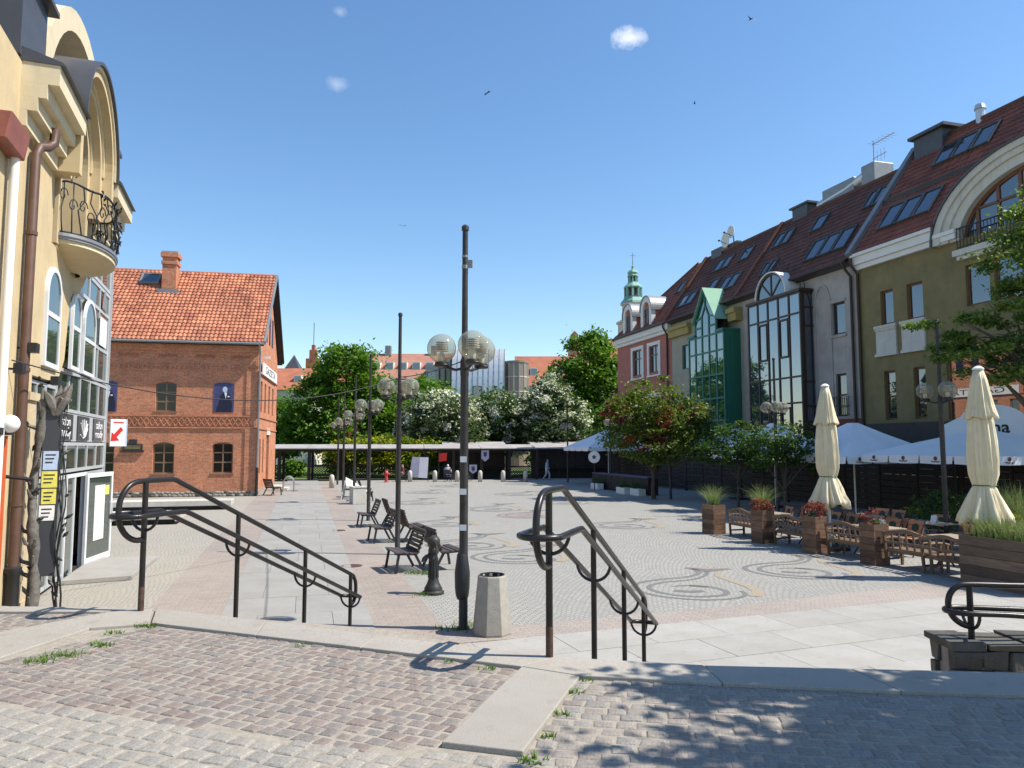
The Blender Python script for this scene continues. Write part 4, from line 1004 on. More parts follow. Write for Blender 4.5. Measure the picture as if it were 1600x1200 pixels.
for cx in (-6.9, -4.85, -2.85, -1.0):
    r_ = MB()
    for k in range(5):
        for sgn in (-1, 1): r_.bar((cx - .5 + .2 * k, -.015, 7.85 - sgn * .08), (cx - .3 + .2 * k, -.015, 7.85 + sgn * .08), .035, .05, (0, 1, 0))
    r_.build('brick_rosette', 'brick_far', bh)
MB().box(-.62, .03, -.055, -.003, .3, 3.76).box(-.62, .03, -.055, -.003, 4.54, 7.05).build('corner_pier', 'brick', bh)
for (x0, x1, z0, z1) in wins[:5]:
    window(bh, x0, x1, z0, z1 - .02, 'old_window', 'glass_old', .16, .075, 2, (.34, .66) if z0 > 4 else (.36, .68), sill=True)
for h in wins[1:3]: MB().box(h[0] + .1, h[1] - .12, .3, .31, h[2] + .1, h[2] + .85).build('curtain', 'paper', bh)
for i, h in enumerate(blind):
    po = thing('wall_poster', ['tall blue poster of a figure in a dark suit on the brick house', 'blue poster on the brick house half hidden by the shop building'][i], 'poster', BW((h[0] + h[1]) / 2, -.012, h[2]), BROT)
    wd, hh = h[1] - h[0], h[3] - h[2]
    MB().prism_y([(-wd / 2, 0), (wd / 2, 0), (wd / 2, hh - .1), (wd / 4, hh - .02), (0, hh), (-wd / 4, hh - .02), (-wd / 2, hh - .1)], -.012, .006).build('sheet', 'poster_blue', po)
    fg = MB(); fg.prism_y([(-.42, 0), (.42, 0), (.46, .4), (.34, .95), (.18, 1.12), (-.02, 1.12), (-.2, .9), (-.28, .5)], -.016, -.013).build('suit', 'poster_dark', po)
    MB().prism_y([(.05 + .13 * math.cos(a), 1.28 + .17 * math.sin(a)) for a in np.linspace(0, 2 * PI, 14)[:-1]], -.018, -.0135).build('pale_face', 'paper_blue', po)
    MB().prism_y([(.02, 1.12), (.10, .75), (.17, 1.1)], -.0195, -.0165).build('shirt_front', 'paper', po)
    MB().box(.2, .3, -.02, -.0165, .85, .92).build('breast_mark', 'paper', po)
# plaque
pq = thing('wall_plaque', 'dark bronze plaque with a raised crest on the brick house', 'plaque', BW(-6.45, -.01, 2.45), BROT)
MB().box(-.5, .5, -.05, .0, .12, .46).build('plate', 'iron_pump', pq); MB().box(-.2, .2, -.06, .0, .46, .72).build('crest', 'iron_pump', pq)
MB().box(-.58, .58, -.12, .0, 0.02, .12).build('ledge', 'iron_pump', pq)
for k in range(3): MB().box(-.4, .4, -.054, -.0505, .2 + .07 * k, .225 + .07 * k).build('raised_line', 'ochre', pq)
# side openings
for h in gw:
    if h == gw[2]: continue
    window(bh, h[0], h[1], h[2], h[3], 'old_window', 'glass', .16, .07, 1, (.5,), axis='y')
door = MB().box(-.24, -.18, 4.6, 5.9, .32, 2.9).box(-.2, -.17, 5.22, 5.28, .4, 2.8).build('door', 'brown_wood', bh)
MB().sphere((-.15, 5.1, 1.5), .04, 8, 6).build('handle', 'zinc', door)
MB().box(-.02, .05, 4.4, 6.1, 3.5, 3.9).build('door_lintel', 'trim_stone', bh)
stp = MB().box(.03, 1.3, 4.0, 6.6, 0, .16).box(.03, .9, 4.1, 6.5, .16, .31).build('doorstep', 'concrete_pale', bh)
gs = thing('wall_sign', 'long white lettered board on the side wall of the brick house', 'sign', BW(.07, 4.7, 6.98), BROT + PI / 2)
MB().box(-3.6, 3.6, -.06, -.0, .02, .72).build('board', 'sign_white', gs)
text('GAZETA', 'lettering', 'ink', gs, (0, -.063, .37), (RX, 0, 0), .62, .008, sx=2.1)
for (y_, z_) in ((.6, 7.9),):
    cm = MB().box(.25, .55, y_ - .1, y_ + .06, z_ - .06, z_ + .08).bar((.0, y_, z_), (.3, y_, z_), .04).build('security_camera', 'trim_white', bh)
# roof
OV = .38; sl = math.hypot(BD / 2 + OV, RZ - EZ + .35)
es = Vector((0, BD / 2 + OV, RZ - EZ + .35)).normalized()
bt = MB()
bt.prism_x([(-OV, EZ - .02), (BD / 2, RZ + .30), (BD / 2, RZ + .12), (-OV + .02, EZ - .16)], -BL, .30).prism_x([(BD + OV, EZ - .02), (BD / 2, RZ + .299), (BD / 2, RZ + .12), (BD + OV - .02, EZ - .16)], -BL, .30)
bt.build('roof_deck', 'dark_wood', bh)
rf = tiled('roof_tiles', 'tile_orange', bh, (-BL, -OV - .04, EZ + .02), (1, 0, 0), es, BL + .30, sl, .235, .335, .06, .05)
tiled('roof_tiles', 'tile_orange', bh, (-BL, BD + OV + .04, EZ + .02), (1, 0, 0), (0, -es.y, es.z), BL + .30, sl, .235, .335)
MB().tube([(-BL, BD / 2, RZ + .36), (.32, BD / 2, RZ + .36)], .11, 10).build('ridge_tiles', 'tile_far', bh, smooth=True)
MB().bar((.36, -OV - .04, EZ + .02), (.36, BD / 2, RZ + .36), .10, .22, (0, -1, 1)).build('verge_board', 'lead', bh)
MB().bar((.36, BD + OV + .04, EZ + .02), (.36, BD / 2, RZ + .36), .10, .26, (0, 1, 1)).build('verge_board', 'black', bh)
MB().tube([(-BL, -OV - .12, EZ - .04), (.35, -OV - .12, EZ - .04)], .075, 8).build('gutter', 'lead', bh, smooth=True)
bp = MB().tube([(.1, -OV - .12, EZ - .08), (.1, -OV - .1, EZ - .3), (.1, -.14, EZ - .6), (.1, -.14, 1.6)], .06, 10).build('downpipe', 'lead', bh, smooth=True)
MB().tube([(.1, -.14, 1.6), (.1, -.14, .05)], .075, 10).build('pipe_foot', 'iron', bp, smooth=True)
# chimney and skylight
ch = MB().box(-6.1, -5.3, 3.1, 3.9, 11.6, 14.2).box(-6.16, -5.24, 3.04, 3.96, 13.75, 13.95).box(-6.2, -5.2, 3.0, 4.0, 14.2, 14.45).build('chimney', 'brick', bh)
MB().box(-6.16, -5.24, 3.04, 3.96, 14.451, 14.55).build('chimney_cap', 'concrete', ch)
MB().box(-6.3, -5.1, 2.9, 3.3, 11.55, 12.2).build('flashing', 'lead', ch)
def roof_pt(x, t, h): p = Vector((x, -OV - .04, EZ + .02)) + es * t + Vector((0, -es.z, es.y)) * h; return p
def on_roof(o, x, t, h): o.matrix_local = Matrix(((1, 0, 0, x), (0, es.y, -es.z, roof_pt(x, t, h).y), (0, es.z, es.y, roof_pt(x, t, h).z), (0, 0, 0, 1)))
sk = MB().box(-.55, .55, 0, .1, 0, .12).box(-.55, .55, 1.0, 1.1, 0, .12).box(-.55, -.45, .1, 1.0, 0, .12).box(.45, .55, .1, 1.0, 0, .12).build('skylight', 'lead', bh); on_roof(sk, -6.95, 5.6, .05)
MB().box(-.45, .45, .1, 1.0, .06, .08).build('pane', 'glass_sky', sk)
# ---------------------------------------------------------------- row of tall roofed houses along the right side
RXD = Vector((.272, -.962, 0)).normalized(); RROT = math.atan2(RXD.y, RXD.x); R0 = Vector((19.3, 27.75, 0)); RYD = Vector((-RXD.y, RXD.x, 0))
def RW(x, y=0, z=0): p = R0 + RXD * x + RYD * y; return (p.x, p.y, z)
def house(name, label, x0): return thing(name, label, 'house', RW(x0), RROT)
def rwin(h, x0, win, fm, rows=(.55,), cols=1, gm='glass', sill=None, fw=.09): return window(h, win[0], win[1], win[2], win[3], fm, gm, .16, fw, cols, rows, off=(x0, 0, 0), sill=sill, dep=.09)
def roof_frame(o, x, y0, z0, e):
    o.matrix_local = Matrix(((1, 0, 0, x), (0, e.y, -e.z, y0), (0, e.z, e.y, z0), (0, 0, 0, 1)))
def skylights(h, ox, x0, x1, zc, n, ey, ez, e, hh=1.25):
    """row of n roof windows between x0 and x1, lower edge at height zc on the slope that starts at (ey, ez)"""
    t = (zc - ez) / e.z; y = ey + e.y * t
    w = (x1 - x0) / n
    for k in range(n):
        f = MB(); a, b = .03, w - .03
        f.box(a, a + .07, 0, hh, 0, .13).box(b - .07, b, 0, hh, 0, .13).box(a + .07, b - .07, 0, .08, 0, .13).box(a + .07, b - .07, hh - .08, hh, 0, .13)
        o = f.build('roof_window', 'slate', h); roof_frame(o, x0 + k * w - ox, y - .02, zc + .06, e)
        MB().box(a + .07, b - .07, .08, hh - .08, .06, .08).build('pane', 'glass_sky', o)
EAVE = 12.0
# --- olive house
OX0, OX1 = -8.3, 7.0
ol = house('olive_house', 'olive plastered house with large arched dormer and tiled roof', OX0); o_ = (OX0, 0, 0)
wn_l = [(-6.95, -6.26, 4.0, 6.28), (-5.22, -4.56, 4.0, 6.28)]; wn_u = [(-6.98, -6.2, 8.45, 10.07), (-5.4, -4.5, 8.45, 10.07)]
big = (-3.45, 5.6, 3.9, 6.95); up2 = [(-2.3, -1.2, 8.5, 10.2), (-1.0, .2, 8.5, 10.2), (.5, 1.6, 8.5, 10.2), (2.6, 3.6, 8.5, 10.2)]
shop = [(-7.6, -5.2, .3, 3.0), (-4.4, -1.6, .3, 3.0), (-.8, 2.5, .3, 3.0), (3.2, 6, .3, 3.0)]
w = MB(*o_); holes_wall(w, OX0, OX1, 0, 11.35, wn_l + wn_u + [big] + up2 + shop, 0, .4); w.box(OX0, -3.9, .001, .4, 11.35, EAVE)
w.build('wall', 'plaster_olive', ol)
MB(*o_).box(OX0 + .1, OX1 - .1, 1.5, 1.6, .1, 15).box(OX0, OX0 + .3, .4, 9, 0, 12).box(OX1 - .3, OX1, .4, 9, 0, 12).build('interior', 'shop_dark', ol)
for h in wn_l: rwin(ol, OX0, h, 'brown_wood', (.48,))
for h in wn_u: rwin(ol, OX0, h, 'brown_wood', ())
for h in up2: rwin(ol, OX0, h, 'brown_wood', (), 1)
for h in shop: rwin(ol, OX0, h, 'brown_frame', (.8,), 3)
bw = MB(*o_).box(big[0], big[0] + .12, .05, .2, big[2], big[3]).box(big[1] - .12, big[1], .05, .2, big[2], big[3]).build('display_window', 'brown_wood', ol)
MB(*o_).box(big[0] + .12, big[1] - .12, .1, .13, big[2], big[3]).build('pane', 'mirror_glass', bw)
for (a, b) in ((-7.32, -5.98), (-5.76, -4.36)):
    p = MB(*o_).box(a + .06, b - .06, -.09, -.003, 7.15, 8.3).build('apron_panel', 'trim_stone', ol)
    MB(*o_).box(a, b, -.16, -.003, 8.302, 8.43).box(a + .03, b - .03, -.13, -.003, 8.19, 8.3).box(a, b, -.15, -.003, 6.98, 7.10).box(a + .04, b - .04, -.12, -.003, 7.101, 7.15).build('panel_moulding', 'trim_stone', p)
MB(*o_).box(OX0 - .02, -3.55, -.35, -.003, 11.62, 11.99).box(OX0, -3.6, -.22, -.003, 11.38, 11.619).box(OX0 - .04, -3.5, -.48, -.003, 11.991, 12.14).build('cornice', 'trim_white', ol)
MB(*o_).box(-3.75, -2.45, -.30, -.003, 11.40, 11.62).box(-3.8, -2.4, -.38, -.003, 11.621, 11.78).build('cornice_return', 'trim_white', ol)
# the arched dormer
ac, az = 1.05, 11.3
d = MB(*o_)
for (a0, b0, a1, b1, yf) in ((4.25, 2.85, 4.62, 3.12, -.34), (3.9, 2.6, 4.25, 2.85, -.24), (3.45, 2.22, 3.9, 2.6, -.14)): d.arch(ac, az, a0, b0, a1, b1, yf, .35, n=36)
d.build('arch_moulding', 'trim_stone', ol)
MB(*o_).arch(ac, az, 4.60, 3.10, 4.68, 3.17, -.42, 3.6, n=36).build('arch_roof', 'slate', ol, smooth=True)
aw = MB(*o_); aw.arch(ac, az, 3.3, 2.07, 3.44, 2.21, .12, .24, n=30)
for x in (-1.7, -.75, .2, 1.05, 1.9, 2.85, 3.8):
    zt = az + 2.1 * math.sqrt(max(0, 1 - ((x - ac) / 3.35) ** 2)); aw.box(x - .07, x + .07, .12, .24, 10.9, zt)
aw.box(-2.35, 4.45, .12, .24, 12.4, 12.5)
awo = aw.build('arch_window', 'brown_wood', ol)
pg = MB(*o_); pg.fan(ac, az, 3.32, 2.1, .17, n=30, back=.02).box(ac - 3.32, ac + 3.32, .17, .19, 10.9, az - .001).build('pane', 'glass', awo)
MB(*o_).box(-2.6, 4.7, -.32, -.003, 10.62, 10.86).box(-2.5, 4.6, -.2, -.003, 10.45, 10.619).build('balcony_sill', 'trim_stone', ol)
rl = MB(*o_); rl.bar((-2.4, -.25, 11.75), (4.5, -.25, 11.75), .05).bar((-2.4, -.25, 10.95), (4.5, -.25, 10.95), .04)
for x in np.arange(-2.4, 4.5, .16): rl.bar((x, -.25, 10.9), (x, -.25, 11.75), .022)
rl.build('balcony_railing', 'iron', ol)
OE = Vector((0, 4.3, 5.75)).normalized(); osl = math.hypot(4.3, 5.75)
def oclip(x, s):
    xx = OX0 + x; z = 12.05 + OE.z * s
    return not (abs(xx - ac) < 4.6 * math.sqrt(max(0, 1 - ((z - az) / 3.1) ** 2)) and z < az + 3.1)
tiled('roof_tiles', 'tile_red', ol, (0, -.42, 12.12), (1, 0, 0), OE, OX1 - OX0, osl, .26, .36, .05, .04, clip=oclip)
MB(*o_).prism_x([(-.36, 12.05), (3.9, 17.75), (3.9, 17.6), (-.1, 12.02)], OX0, -3.7).prism_x([(.9, 13.7), (3.9, 17.75), (3.9, 17.5), (.9, 13.3)], -3.69, OX1).prism_x([(3.91, 17.8), (9.5, 12), (3.91, 12)], OX0, OX1).build('roof_deck', 'slate', ol)
MB(*o_).tube([(OX0, 3.88, 17.92), (OX1, 3.88, 17.92)], .14, 8).build('ridge_tiles', 'tile_brown', ol, smooth=True)
MB(*o_).bar((OX0 - .05, -.5, 12.1), (OX0 - .05, 3.9, 18.0), .34, .36, (0, -1, 1)).build('parapet', 'lead', ol)
skylights(ol, OX0, -7.3, -4.1, 13.0, 3, -.42, 12.12, OE, 1.6)
skylights(ol, OX0, -6.0, -2.9, 15.9, 3, -.42, 12.12, OE, 1.4)
ch = MB(*o_).box(-7.9, -6.2, 3.3, 4.3, 16.9, 18.2).box(-8.1, -5.9, 3.1, 4.5, 18.2, 18.35).build('chimney', 'slate', ol)
MB(*o_).lathe([(.2, 0), (.2, .7), (.26, .72), (.2, .95), (.02, 1.0)], (-4.6, 3.9, 17.7), 12).build('roof_vent', 'zinc', ol)
MB(*o_).tube([(OX0 + .02, -.5, 11.95), (OX0 + .02, -.45, 11.6), (OX0 + .02, -.12, 11.2), (OX0 + .02, -.12, .2)], .07, 10).build('downpipe', 'brown_frame', ol, smooth=True)
MB(*o_).box(OX0, OX1, -.08, -.003, 3.05, 3.85).build('shop_fascia', 'shop_dark', ol)

# --- grey house with the brown glass bay
GX0, GX1 = -18.3, -8.35
gr = house('grey_house', 'grey plastered house with brown framed glass bay and half round top', GX0); o_ = (GX0, 0, 0)
gwin = [(-10.3, -9.36, 8.46, 10.1), (-10.2, -9.43, 4.3, 6.45)]; gshop = [(-17.2, -14.6, .3, 2.9), (-13.8, -11.5, .3, 2.9), (-11, -9, .3, 2.9)]
w = MB(*o_); holes_wall(w, GX0, GX1, 0, EAVE - .25, gwin + gshop, 0, .4); w.build('wall', 'plaster_grey', gr)
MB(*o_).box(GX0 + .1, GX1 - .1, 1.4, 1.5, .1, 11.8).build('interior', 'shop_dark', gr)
for k, h in enumerate(gwin): rwin(gr, GX0, h, 'brown_frame', () if k == 0 else (.5,))
for h in gshop: rwin(gr, GX0, h, 'brown_frame', (.8,), 2)
MB(*o_).arch(-11.0, 10.0, .55, 1.15, .66, 1.27, -.05, -.003, 0, PI, 20).box(-11.66, -11.55, -.05, -.003, 4, 10).box(-10.45, -10.34, -.05, -.003, 4.2, 10).build('blind_arch', 'plaster_grey', gr)
MB(*o_).box(-10.36, -9.28, -.06, -.003, 10.1, 10.25).box(-10.36, -9.28, -.08, -.003, 8.32, 8.45).build('window_trim', 'plaster_grey', gr)
bl = MB(*o_)
for x in np.arange(-10.5, -9.0, .14): bl.bar((x, -.22, 4.3), (x, -.22, 5.25), .02)
for z in (4.35, 4.8, 5.25): bl.bar((-10.55, -.22, z), (-9.05, -.22, z), .03)
bl.build('window_grille', 'iron', gr)
MB(*o_).box(GX0 + .02, GX1 - .02, -.1, -.003, 3.0, 4.15).build('red_fascia', 'dark_red', gr)
# glass bay
BXa, BXb, BY = -16.5, -11.75, -.85
bay = bpy.data.objects.new('glass_bay', None); col.objects.link(bay); bay.parent = gr
def bay_grid(parent, ox, xs, zs, y, fm, gm, skip=(), fw=.10, dep=.12):
    f = MB(ox, 0, 0)
    for x in xs: f.box(x - fw / 2, x + fw / 2, y, y + dep, zs[0], zs[-1])
    for i in range(len(xs) - 1):
        for z in zs: f.box(xs[i] + fw / 2, xs[i + 1] - fw / 2, y + .006, y + dep - .006, z - fw / 2, z + fw / 2)
        for j in range(len(zs) - 1):
            MB(ox, 0, 0).box(xs[i] + fw / 2, xs[i + 1] - fw / 2, y + .045, y + .06, zs[j] + fw / 2, zs[j + 1] - fw / 2).build('pane', gm, parent)
    f.build('bay_frame', fm, parent)
xs = list(np.linspace(BXa, BXb, 6))
bay_grid(bay, GX0, xs, [.5, 2.9, 5.1, 6.5, 9.9, 11.0], BY, 'brown_frame', 'glass_bay')
for (xa, xb, za, zb) in ((xs[1], xs[2], 7.6, 9.75), (xs[3], xs[4], 7.6, 9.75), (xs[1], xs[2], 3.1, 4.9), (xs[3], xs[4], 3.1, 4.9)):
    MB(GX0, 0, 0).box(xa + .05, xa + .13, BY - .03, BY + .05, za, zb).box(xb - .13, xb - .05, BY - .03, BY + .05, za, zb).box(xa + .13, xb - .13, BY - .03, BY + .05, za, za + .1).box(xa + .13, xb - .13, BY - .03, BY + .05, zb - .1, zb).build('opening_sash', 'brown_frame', bay)
# side of the bay
sd = MB(GX0, 0, 0)
for z in (.5, 2.9, 4.9, 6.2, 9.2, 10.2, 11.0): sd.box(BXb - .1, BXb - .0, BY + .121, -.0, z - .05, z + .05)
sd.box(BXb - .1, BXb, -.62, -.54, .5, 11).build('bay_side_frame', 'brown_frame', bay)
for (a, b) in ((BY + .12, -.62), (-.54, -.01)): MB(GX0, 0, 0).box(BXb - .06, BXb - .04, a, b, .5, 11.0).build('pane', 'glass', bay)
MB(GX0, 0, 0).box(BXa - .06, BXa + .04, BY + .122, -.001, .5, 11.0).build('bay_side', 'brown_frame', bay)
MB(GX0, 0, 0).box(BXa - .1, BXb + .08, BY - .06, -.001, 11.05, 11.2).box(BXa + .1, BXb - .1, -.3, -.2, .5, 11).build('bay_top', 'brown_frame', bay)
lx = (BXa + BXb) / 2 - .1; lz = 11.2; lr = 1.35
lu = MB(GX0, 0, 0).arch(lx, lz, lr - .12, lr - .12, lr, lr, BY, BY + .14, n=24)
for t in (PI * .25, PI * .5, PI * .75): lu.bar((lx, BY + .07, lz), (lx + (lr - .1) * math.cos(t), BY + .07, lz + (lr - .1) * math.sin(t)), .08, .1, (0, 1, 0))
luo = lu.build('lunette', 'brown_frame', bay)
MB(GX0, 0, 0).fan(lx, lz, lr - .1, lr - .1, BY + .06, n=24, back=.02).build('pane', 'glass_sky', luo)
MB(GX0, 0, 0).arch(lx, lz, lr + .001, lr + .001, lr + .07, lr + .07, BY - .08, BY + 1.1, n=24).build('lunette_hood', 'trim_white', bay, smooth=True)
MB(GX0, 0, 0).arch(lx, lz, lr + .002, lr + .002, lr + .10, lr + .10, BY + 1.1, 1.3, n=24).build('barrel_roof', 'tile_far', bay, smooth=True)
ir = MB(GX0, 0, 0)
for r in (1.75, 2.05): ir.tube([(lx + r * math.cos(t), BY + .7, lz + r * math.sin(t)) for t in np.linspace(0, PI, 20)], .02, 5)
for t in np.linspace(.1, PI - .1, 12): ir.bar((lx + 1.45 * math.cos(t), BY + .7, lz + 1.45 * math.sin(t)), (lx + 2.05 * math.cos(t), BY + .7, lz + 2.05 * math.sin(t)), .02)
ir.build('iron_crest', 'iron', bay)
BE = Vector((0, 3.5, 4.85)).normalized(); bsl = math.hypot(3.5, 4.85)
def brown_roof(h, ox, x0, x1, m='tile_brown'):
    tiled('roof_tiles', m, h, (x0 - ox, -.4, 11.98), (1, 0, 0), BE, x1 - x0, bsl, .27, .36, .04, .04)
    MB(ox, 0, 0).prism_x([(-.36, 11.9), (3.12, 16.75), (3.12, 16.5), (-.05, 11.76)], x0, x1).prism_x([(3.121, 16.8), (8, 11.8), (3.121, 11.8)], x0, x1).build('roof_deck', 'slate', h)
    MB(ox, 0, 0).tube([(x0, 3.12, 16.92), (x1, 3.12, 16.92)], .13, 8).build('ridge_tiles', 'tile_brown', h, smooth=True)
    MB(ox, 0, 0).tube([(x0, -.5, 11.93), (x1 - .1, -.5, 11.93)], .08, 8).build('gutter', 'brown_frame', h, smooth=True)
brown_roof(gr, GX0, GX0, GX1 - .2)
skylights(gr, GX0, -12.6, -9.3, 12.75, 3, -.4, 11.98, BE, 1.55)
skylights(gr, GX0, -9.9, -7.9 - .7, 15.0, 2, -.4, 11.98, BE, 1.25)
skylights(gr, GX0, -14.0, -12.9, 14.9, 1, -.4, 11.98, BE, 1.25)
skylights(gr, GX0, -17.6, -16.0, 14.9, 2, -.4, 11.98, BE, 1.25)
skylights(gr, GX0, -16.9, -15.6, 12.9, 2, -.4, 11.98, BE, 1.1)
MB(GX0, 0, 0).tube([(-8.9, -.5, 11.9), (-8.75, -.4, 11.5), (-8.75, -.12, 11.2), (-8.75, -.12, .2)], .07, 10).build('downpipe', 'brown_frame', gr, smooth=True)
# roof plant
for k, (x0, x1, z1) in enumerate(((-14.8, -12.2, 17.9), (-11.6, -10.6, 18.2))):
    MB(GX0, 0, 0).box(x0, x1, 3.3, 4.6, 16.2, z1).build('vent_box', 'lead', gr, bevel=.04)
MB(GX0, 0, 0).box(-17.2, -15.8, 3.0, 4.0, 16.2, 17.5).box(-17.4, -15.6, 2.9, 4.1, 17.5, 17.62).build('chimney', 'slate', gr)
MB(GX0, 0, 0).tube([(-15.3, 3.6, 17.2), (-13, 3.6, 17.4), (-11.5, 3.6, 17.7)], .32, 10).build('vent_duct', 'zinc', gr, smooth=True)
an = thing('roof_antenna', 'thin television antenna on the brown tiled roof', 'antenna', RW(-10.6, 3.3, 17.4), RROT)
am = MB().bar((0, 0, -1.2), (0, 0, 1.9), .04).bar((-.1, 0, 1.7), (1.5, 0, 1.75), .025).bar((-.1, 0, .9), (.9, 0, .95), .025)
am.build('mast', 'lead', an); ae = MB()
for x in np.arange(0, 1.5, .25): ae.bar((x, -.35, 1.72), (x, .35, 1.72), .015)
for x in np.arange(0, .9, .25): ae.bar((x, 0, .6), (x, 0, 1.25), .015)
ae.build('elements', 'lead', an)

# --- pale house with the green glass bay
PX0, PX1 = -27.5, -18.32
pa = house('pale_house', 'pale plastered house with green framed pointed glass bay', PX0); o_ = (PX0, 0, 0)
pw = [(-26.0, -25.05, 8.25, 10.0), (-26.0, -25.05, 4.6, 6.2)]; psh = [(-27, -25, .3, 2.9), (-24, -19, .3, 3.0)]
w = MB(*o_); holes_wall(w, PX0, PX1, 0, EAVE - .25, pw + psh, 0, .4); w.build('wall', 'plaster_pale', pa)
MB(*o_).box(PX0 + .1, PX1 - .1, 1.4, 1.5, .1, 11.8).build('interior', 'shop_dark', pa)
for h in pw: rwin(pa, PX0, h, 'green_frame', ())
for h in psh: rwin(pa, PX0, h, 'green_frame', (.8,), 3)
MB(*o_).box(PX0, -24.6, -.3, -.003, 10.7, 11.2).box(PX0, -24.6, -.42, -.003, 11.2, 11.45).box(-19.2, PX1, -.5, -.003, 10.6, 11.1).box(-19.3, PX1, -.62, -.003, 11.1, 11.4).build('cornice', 'ochre', pa)
GXa, GXb = -22.9, -17.75 - .9
gb = bpy.data.objects.new('glass_bay', None); col.objects.link(gb); gb.parent = pa
xs = [GXa, GXa + .95, GXa + 1.9, GXa + 2.9, GXa + 3.4 + .1, GXb]
xs = list(np.linspace(GXa, GXb, 6))
bay_grid(gb, PX0, xs, [.4, 2.6, 4.4, 5.8, 7.3, 8.8, 9.9], -1.2, 'green_frame', 'glass_green', fw=.11)
apx = (xs[1] + xs[4]) / 2; hw = (xs[4] - xs[1]) / 2
gp = MB(PX0, 0, 0)
def brz(a, b, wd=.11): gp.bar((a[0], -1.14, a[1]), (b[0], -1.14, b[1]), wd, .12, (0, 1, 0))
brz((xs[1], 9.9), (xs[1], 11.0)); brz((xs[4], 9.9), (xs[4], 11.0)); brz((xs[1], 11.0), (apx, 12.9)); brz((xs[4], 11.0), (apx, 12.9)); brz((xs[1], 10.5), (xs[2], 10.5)); brz((xs[3], 10.5), (xs[4], 10.5))
brz((xs[2], 9.9), (xs[2], 11.2)); brz((xs[3], 9.9), (xs[3], 11.2)); brz((xs[2], 11.2), (apx, 11.9)); brz((xs[3], 11.2), (apx, 11.9)); brz((apx, 11.9), (apx, 12.8)); brz((xs[1], 11.0), (xs[2], 11.2)); brz((xs[4], 11.0), (xs[3], 11.2))
gpo = gp.build('gable_frame', 'green_frame', gb)
for poly in ([(xs[1], 9.95), (xs[2], 9.95), (xs[2], 11.2), (xs[1], 11.0)], [(xs[3], 9.95), (xs[4], 9.95), (xs[4], 11.0), (xs[3], 11.2)], [(xs[2], 9.95), (xs[3], 9.95), (xs[3], 11.2), (apx, 11.9), (xs[2], 11.2)], [(xs[1], 11.0), (xs[2], 11.2), (apx, 11.9), (apx, 12.85)], [(xs[4], 11.0), (apx, 12.85), (apx, 11.9), (xs[3], 11.2)]):
    MB(PX0, 0, 0).prism_y(poly, -1.15, -1.135).build('pane', 'glass_green', gpo)
pr = MB(PX0, 0, 0)
for sgn in (-1, 1):
    x1 = apx + sgn * (hw + .18); pr.add([(apx, -1.35, 13.08), (apx, 1.2, 13.08), (x1, .4, 10.9), (x1, -1.35, 10.9), (apx, -1.35, 12.98), (apx, 1.2, 12.98), (x1, .4, 10.8), (x1, -1.35, 10.8)], [(0, 1, 2, 3), (7, 6, 5, 4), (0, 3, 7, 4), (1, 5, 6, 2), (2, 6, 7, 3), (0, 4, 5, 1)])
pr.build('gable_roof', 'mint', gb)
MB(PX0, 0, 0).box(GXb - .08, GXb + .04, -1.06, -.001, .4, 9.95).box(GXa - .04, GXa + .08, -1.06, -.001, .4, 9.95).box(GXb + .041, GXb + .07, -.75, -.4, .6, 9.6).build('bay_side', 'green_frame', gb)
MB(PX0, 0, 0).box(GXa - .06, xs[1], -1.26, -.001, 9.96, 10.12).box(xs[4], GXb + .06, -1.26, -.001, 9.96, 10.12).build('bay_top', 'green_frame', gb)
MB(PX0, 0, 0).box(xs[1] + .1, xs[4] - .1, -.5, -.4, 9.9, 11.4).build('gable_back', 'shop_dark', gb)
brown_roof(pa, PX0, PX0, PX1)
skylights(pa, PX0, -27.0, -24.8, 12.8, 2, -.4, 11.98, BE, 1.2)
skylights(pa, PX0, -23.4, -22.4, 13.3, 1, -.4, 11.98, BE, 1.1)
skylights(pa, PX0, -21.6, -19.6, 12.9, 2, -.4, 11.98, BE, 1.3)
skylights(pa, PX0, -24.6, -22.6, 15.0, 2, -.4, 11.98, BE, 1.2)
skylights(pa, PX0, -21.4, -20.2, 15.0, 1, -.4, 11.98, BE, 1.2)
MB(PX0, 0, 0).bar((PX1 + .02, -.42, 12.1), (PX1 + .02, 3.1, 17.0), .3, .22, (0, -1, 1)).build('parapet', 'tile_dull', pa)
MB(PX0, 0, 0).bar((PX0, -.42, 12.1), (PX0, 3.1, 17.0), .3, .3, (0, -1, 1)).build('parapet', 'tile_dull', pa)
for (x, z, r) in ((-24.6, 17.6, .55), (-23.9, 18.0, .45)):
    ds = thing('satellite_dish', 'white satellite dish on the roof ridge, ' + ('lower and larger of the two' if r > .5 else 'higher and smaller of the two'), 'satellite dish', RW(x, 2.9, z), RROT)
    dm = MB().lathe([(.02, .16), (r * .5, .11), (r * .85, .04), (r, -.02), (r * .98, -.04), (r * .8, .0), (r * .4, .08), (.02, .12)], n=20); dm.v = [(p[0], p[2], p[1]) for p in dm.v]
    dm.build('reflector', 'trim_white', ds, smooth=True); MB().bar((0, .15, 0), (0, .25, -1.0), .06).bar((0, .1, -.3), (.0, -.5, -.1), .03).box(-.06, .06, -.6, -.48, -.14, -.04).build('mount', 'iron', ds)
MB(PX0, 0, 0).box(-26.6, -25.2, 2.9, 3.7, 16.3, 17.3).box(-25.0, -23.5, 3.1, 3.5, 17.2, 17.3).build('chimney', 'slate', pa)

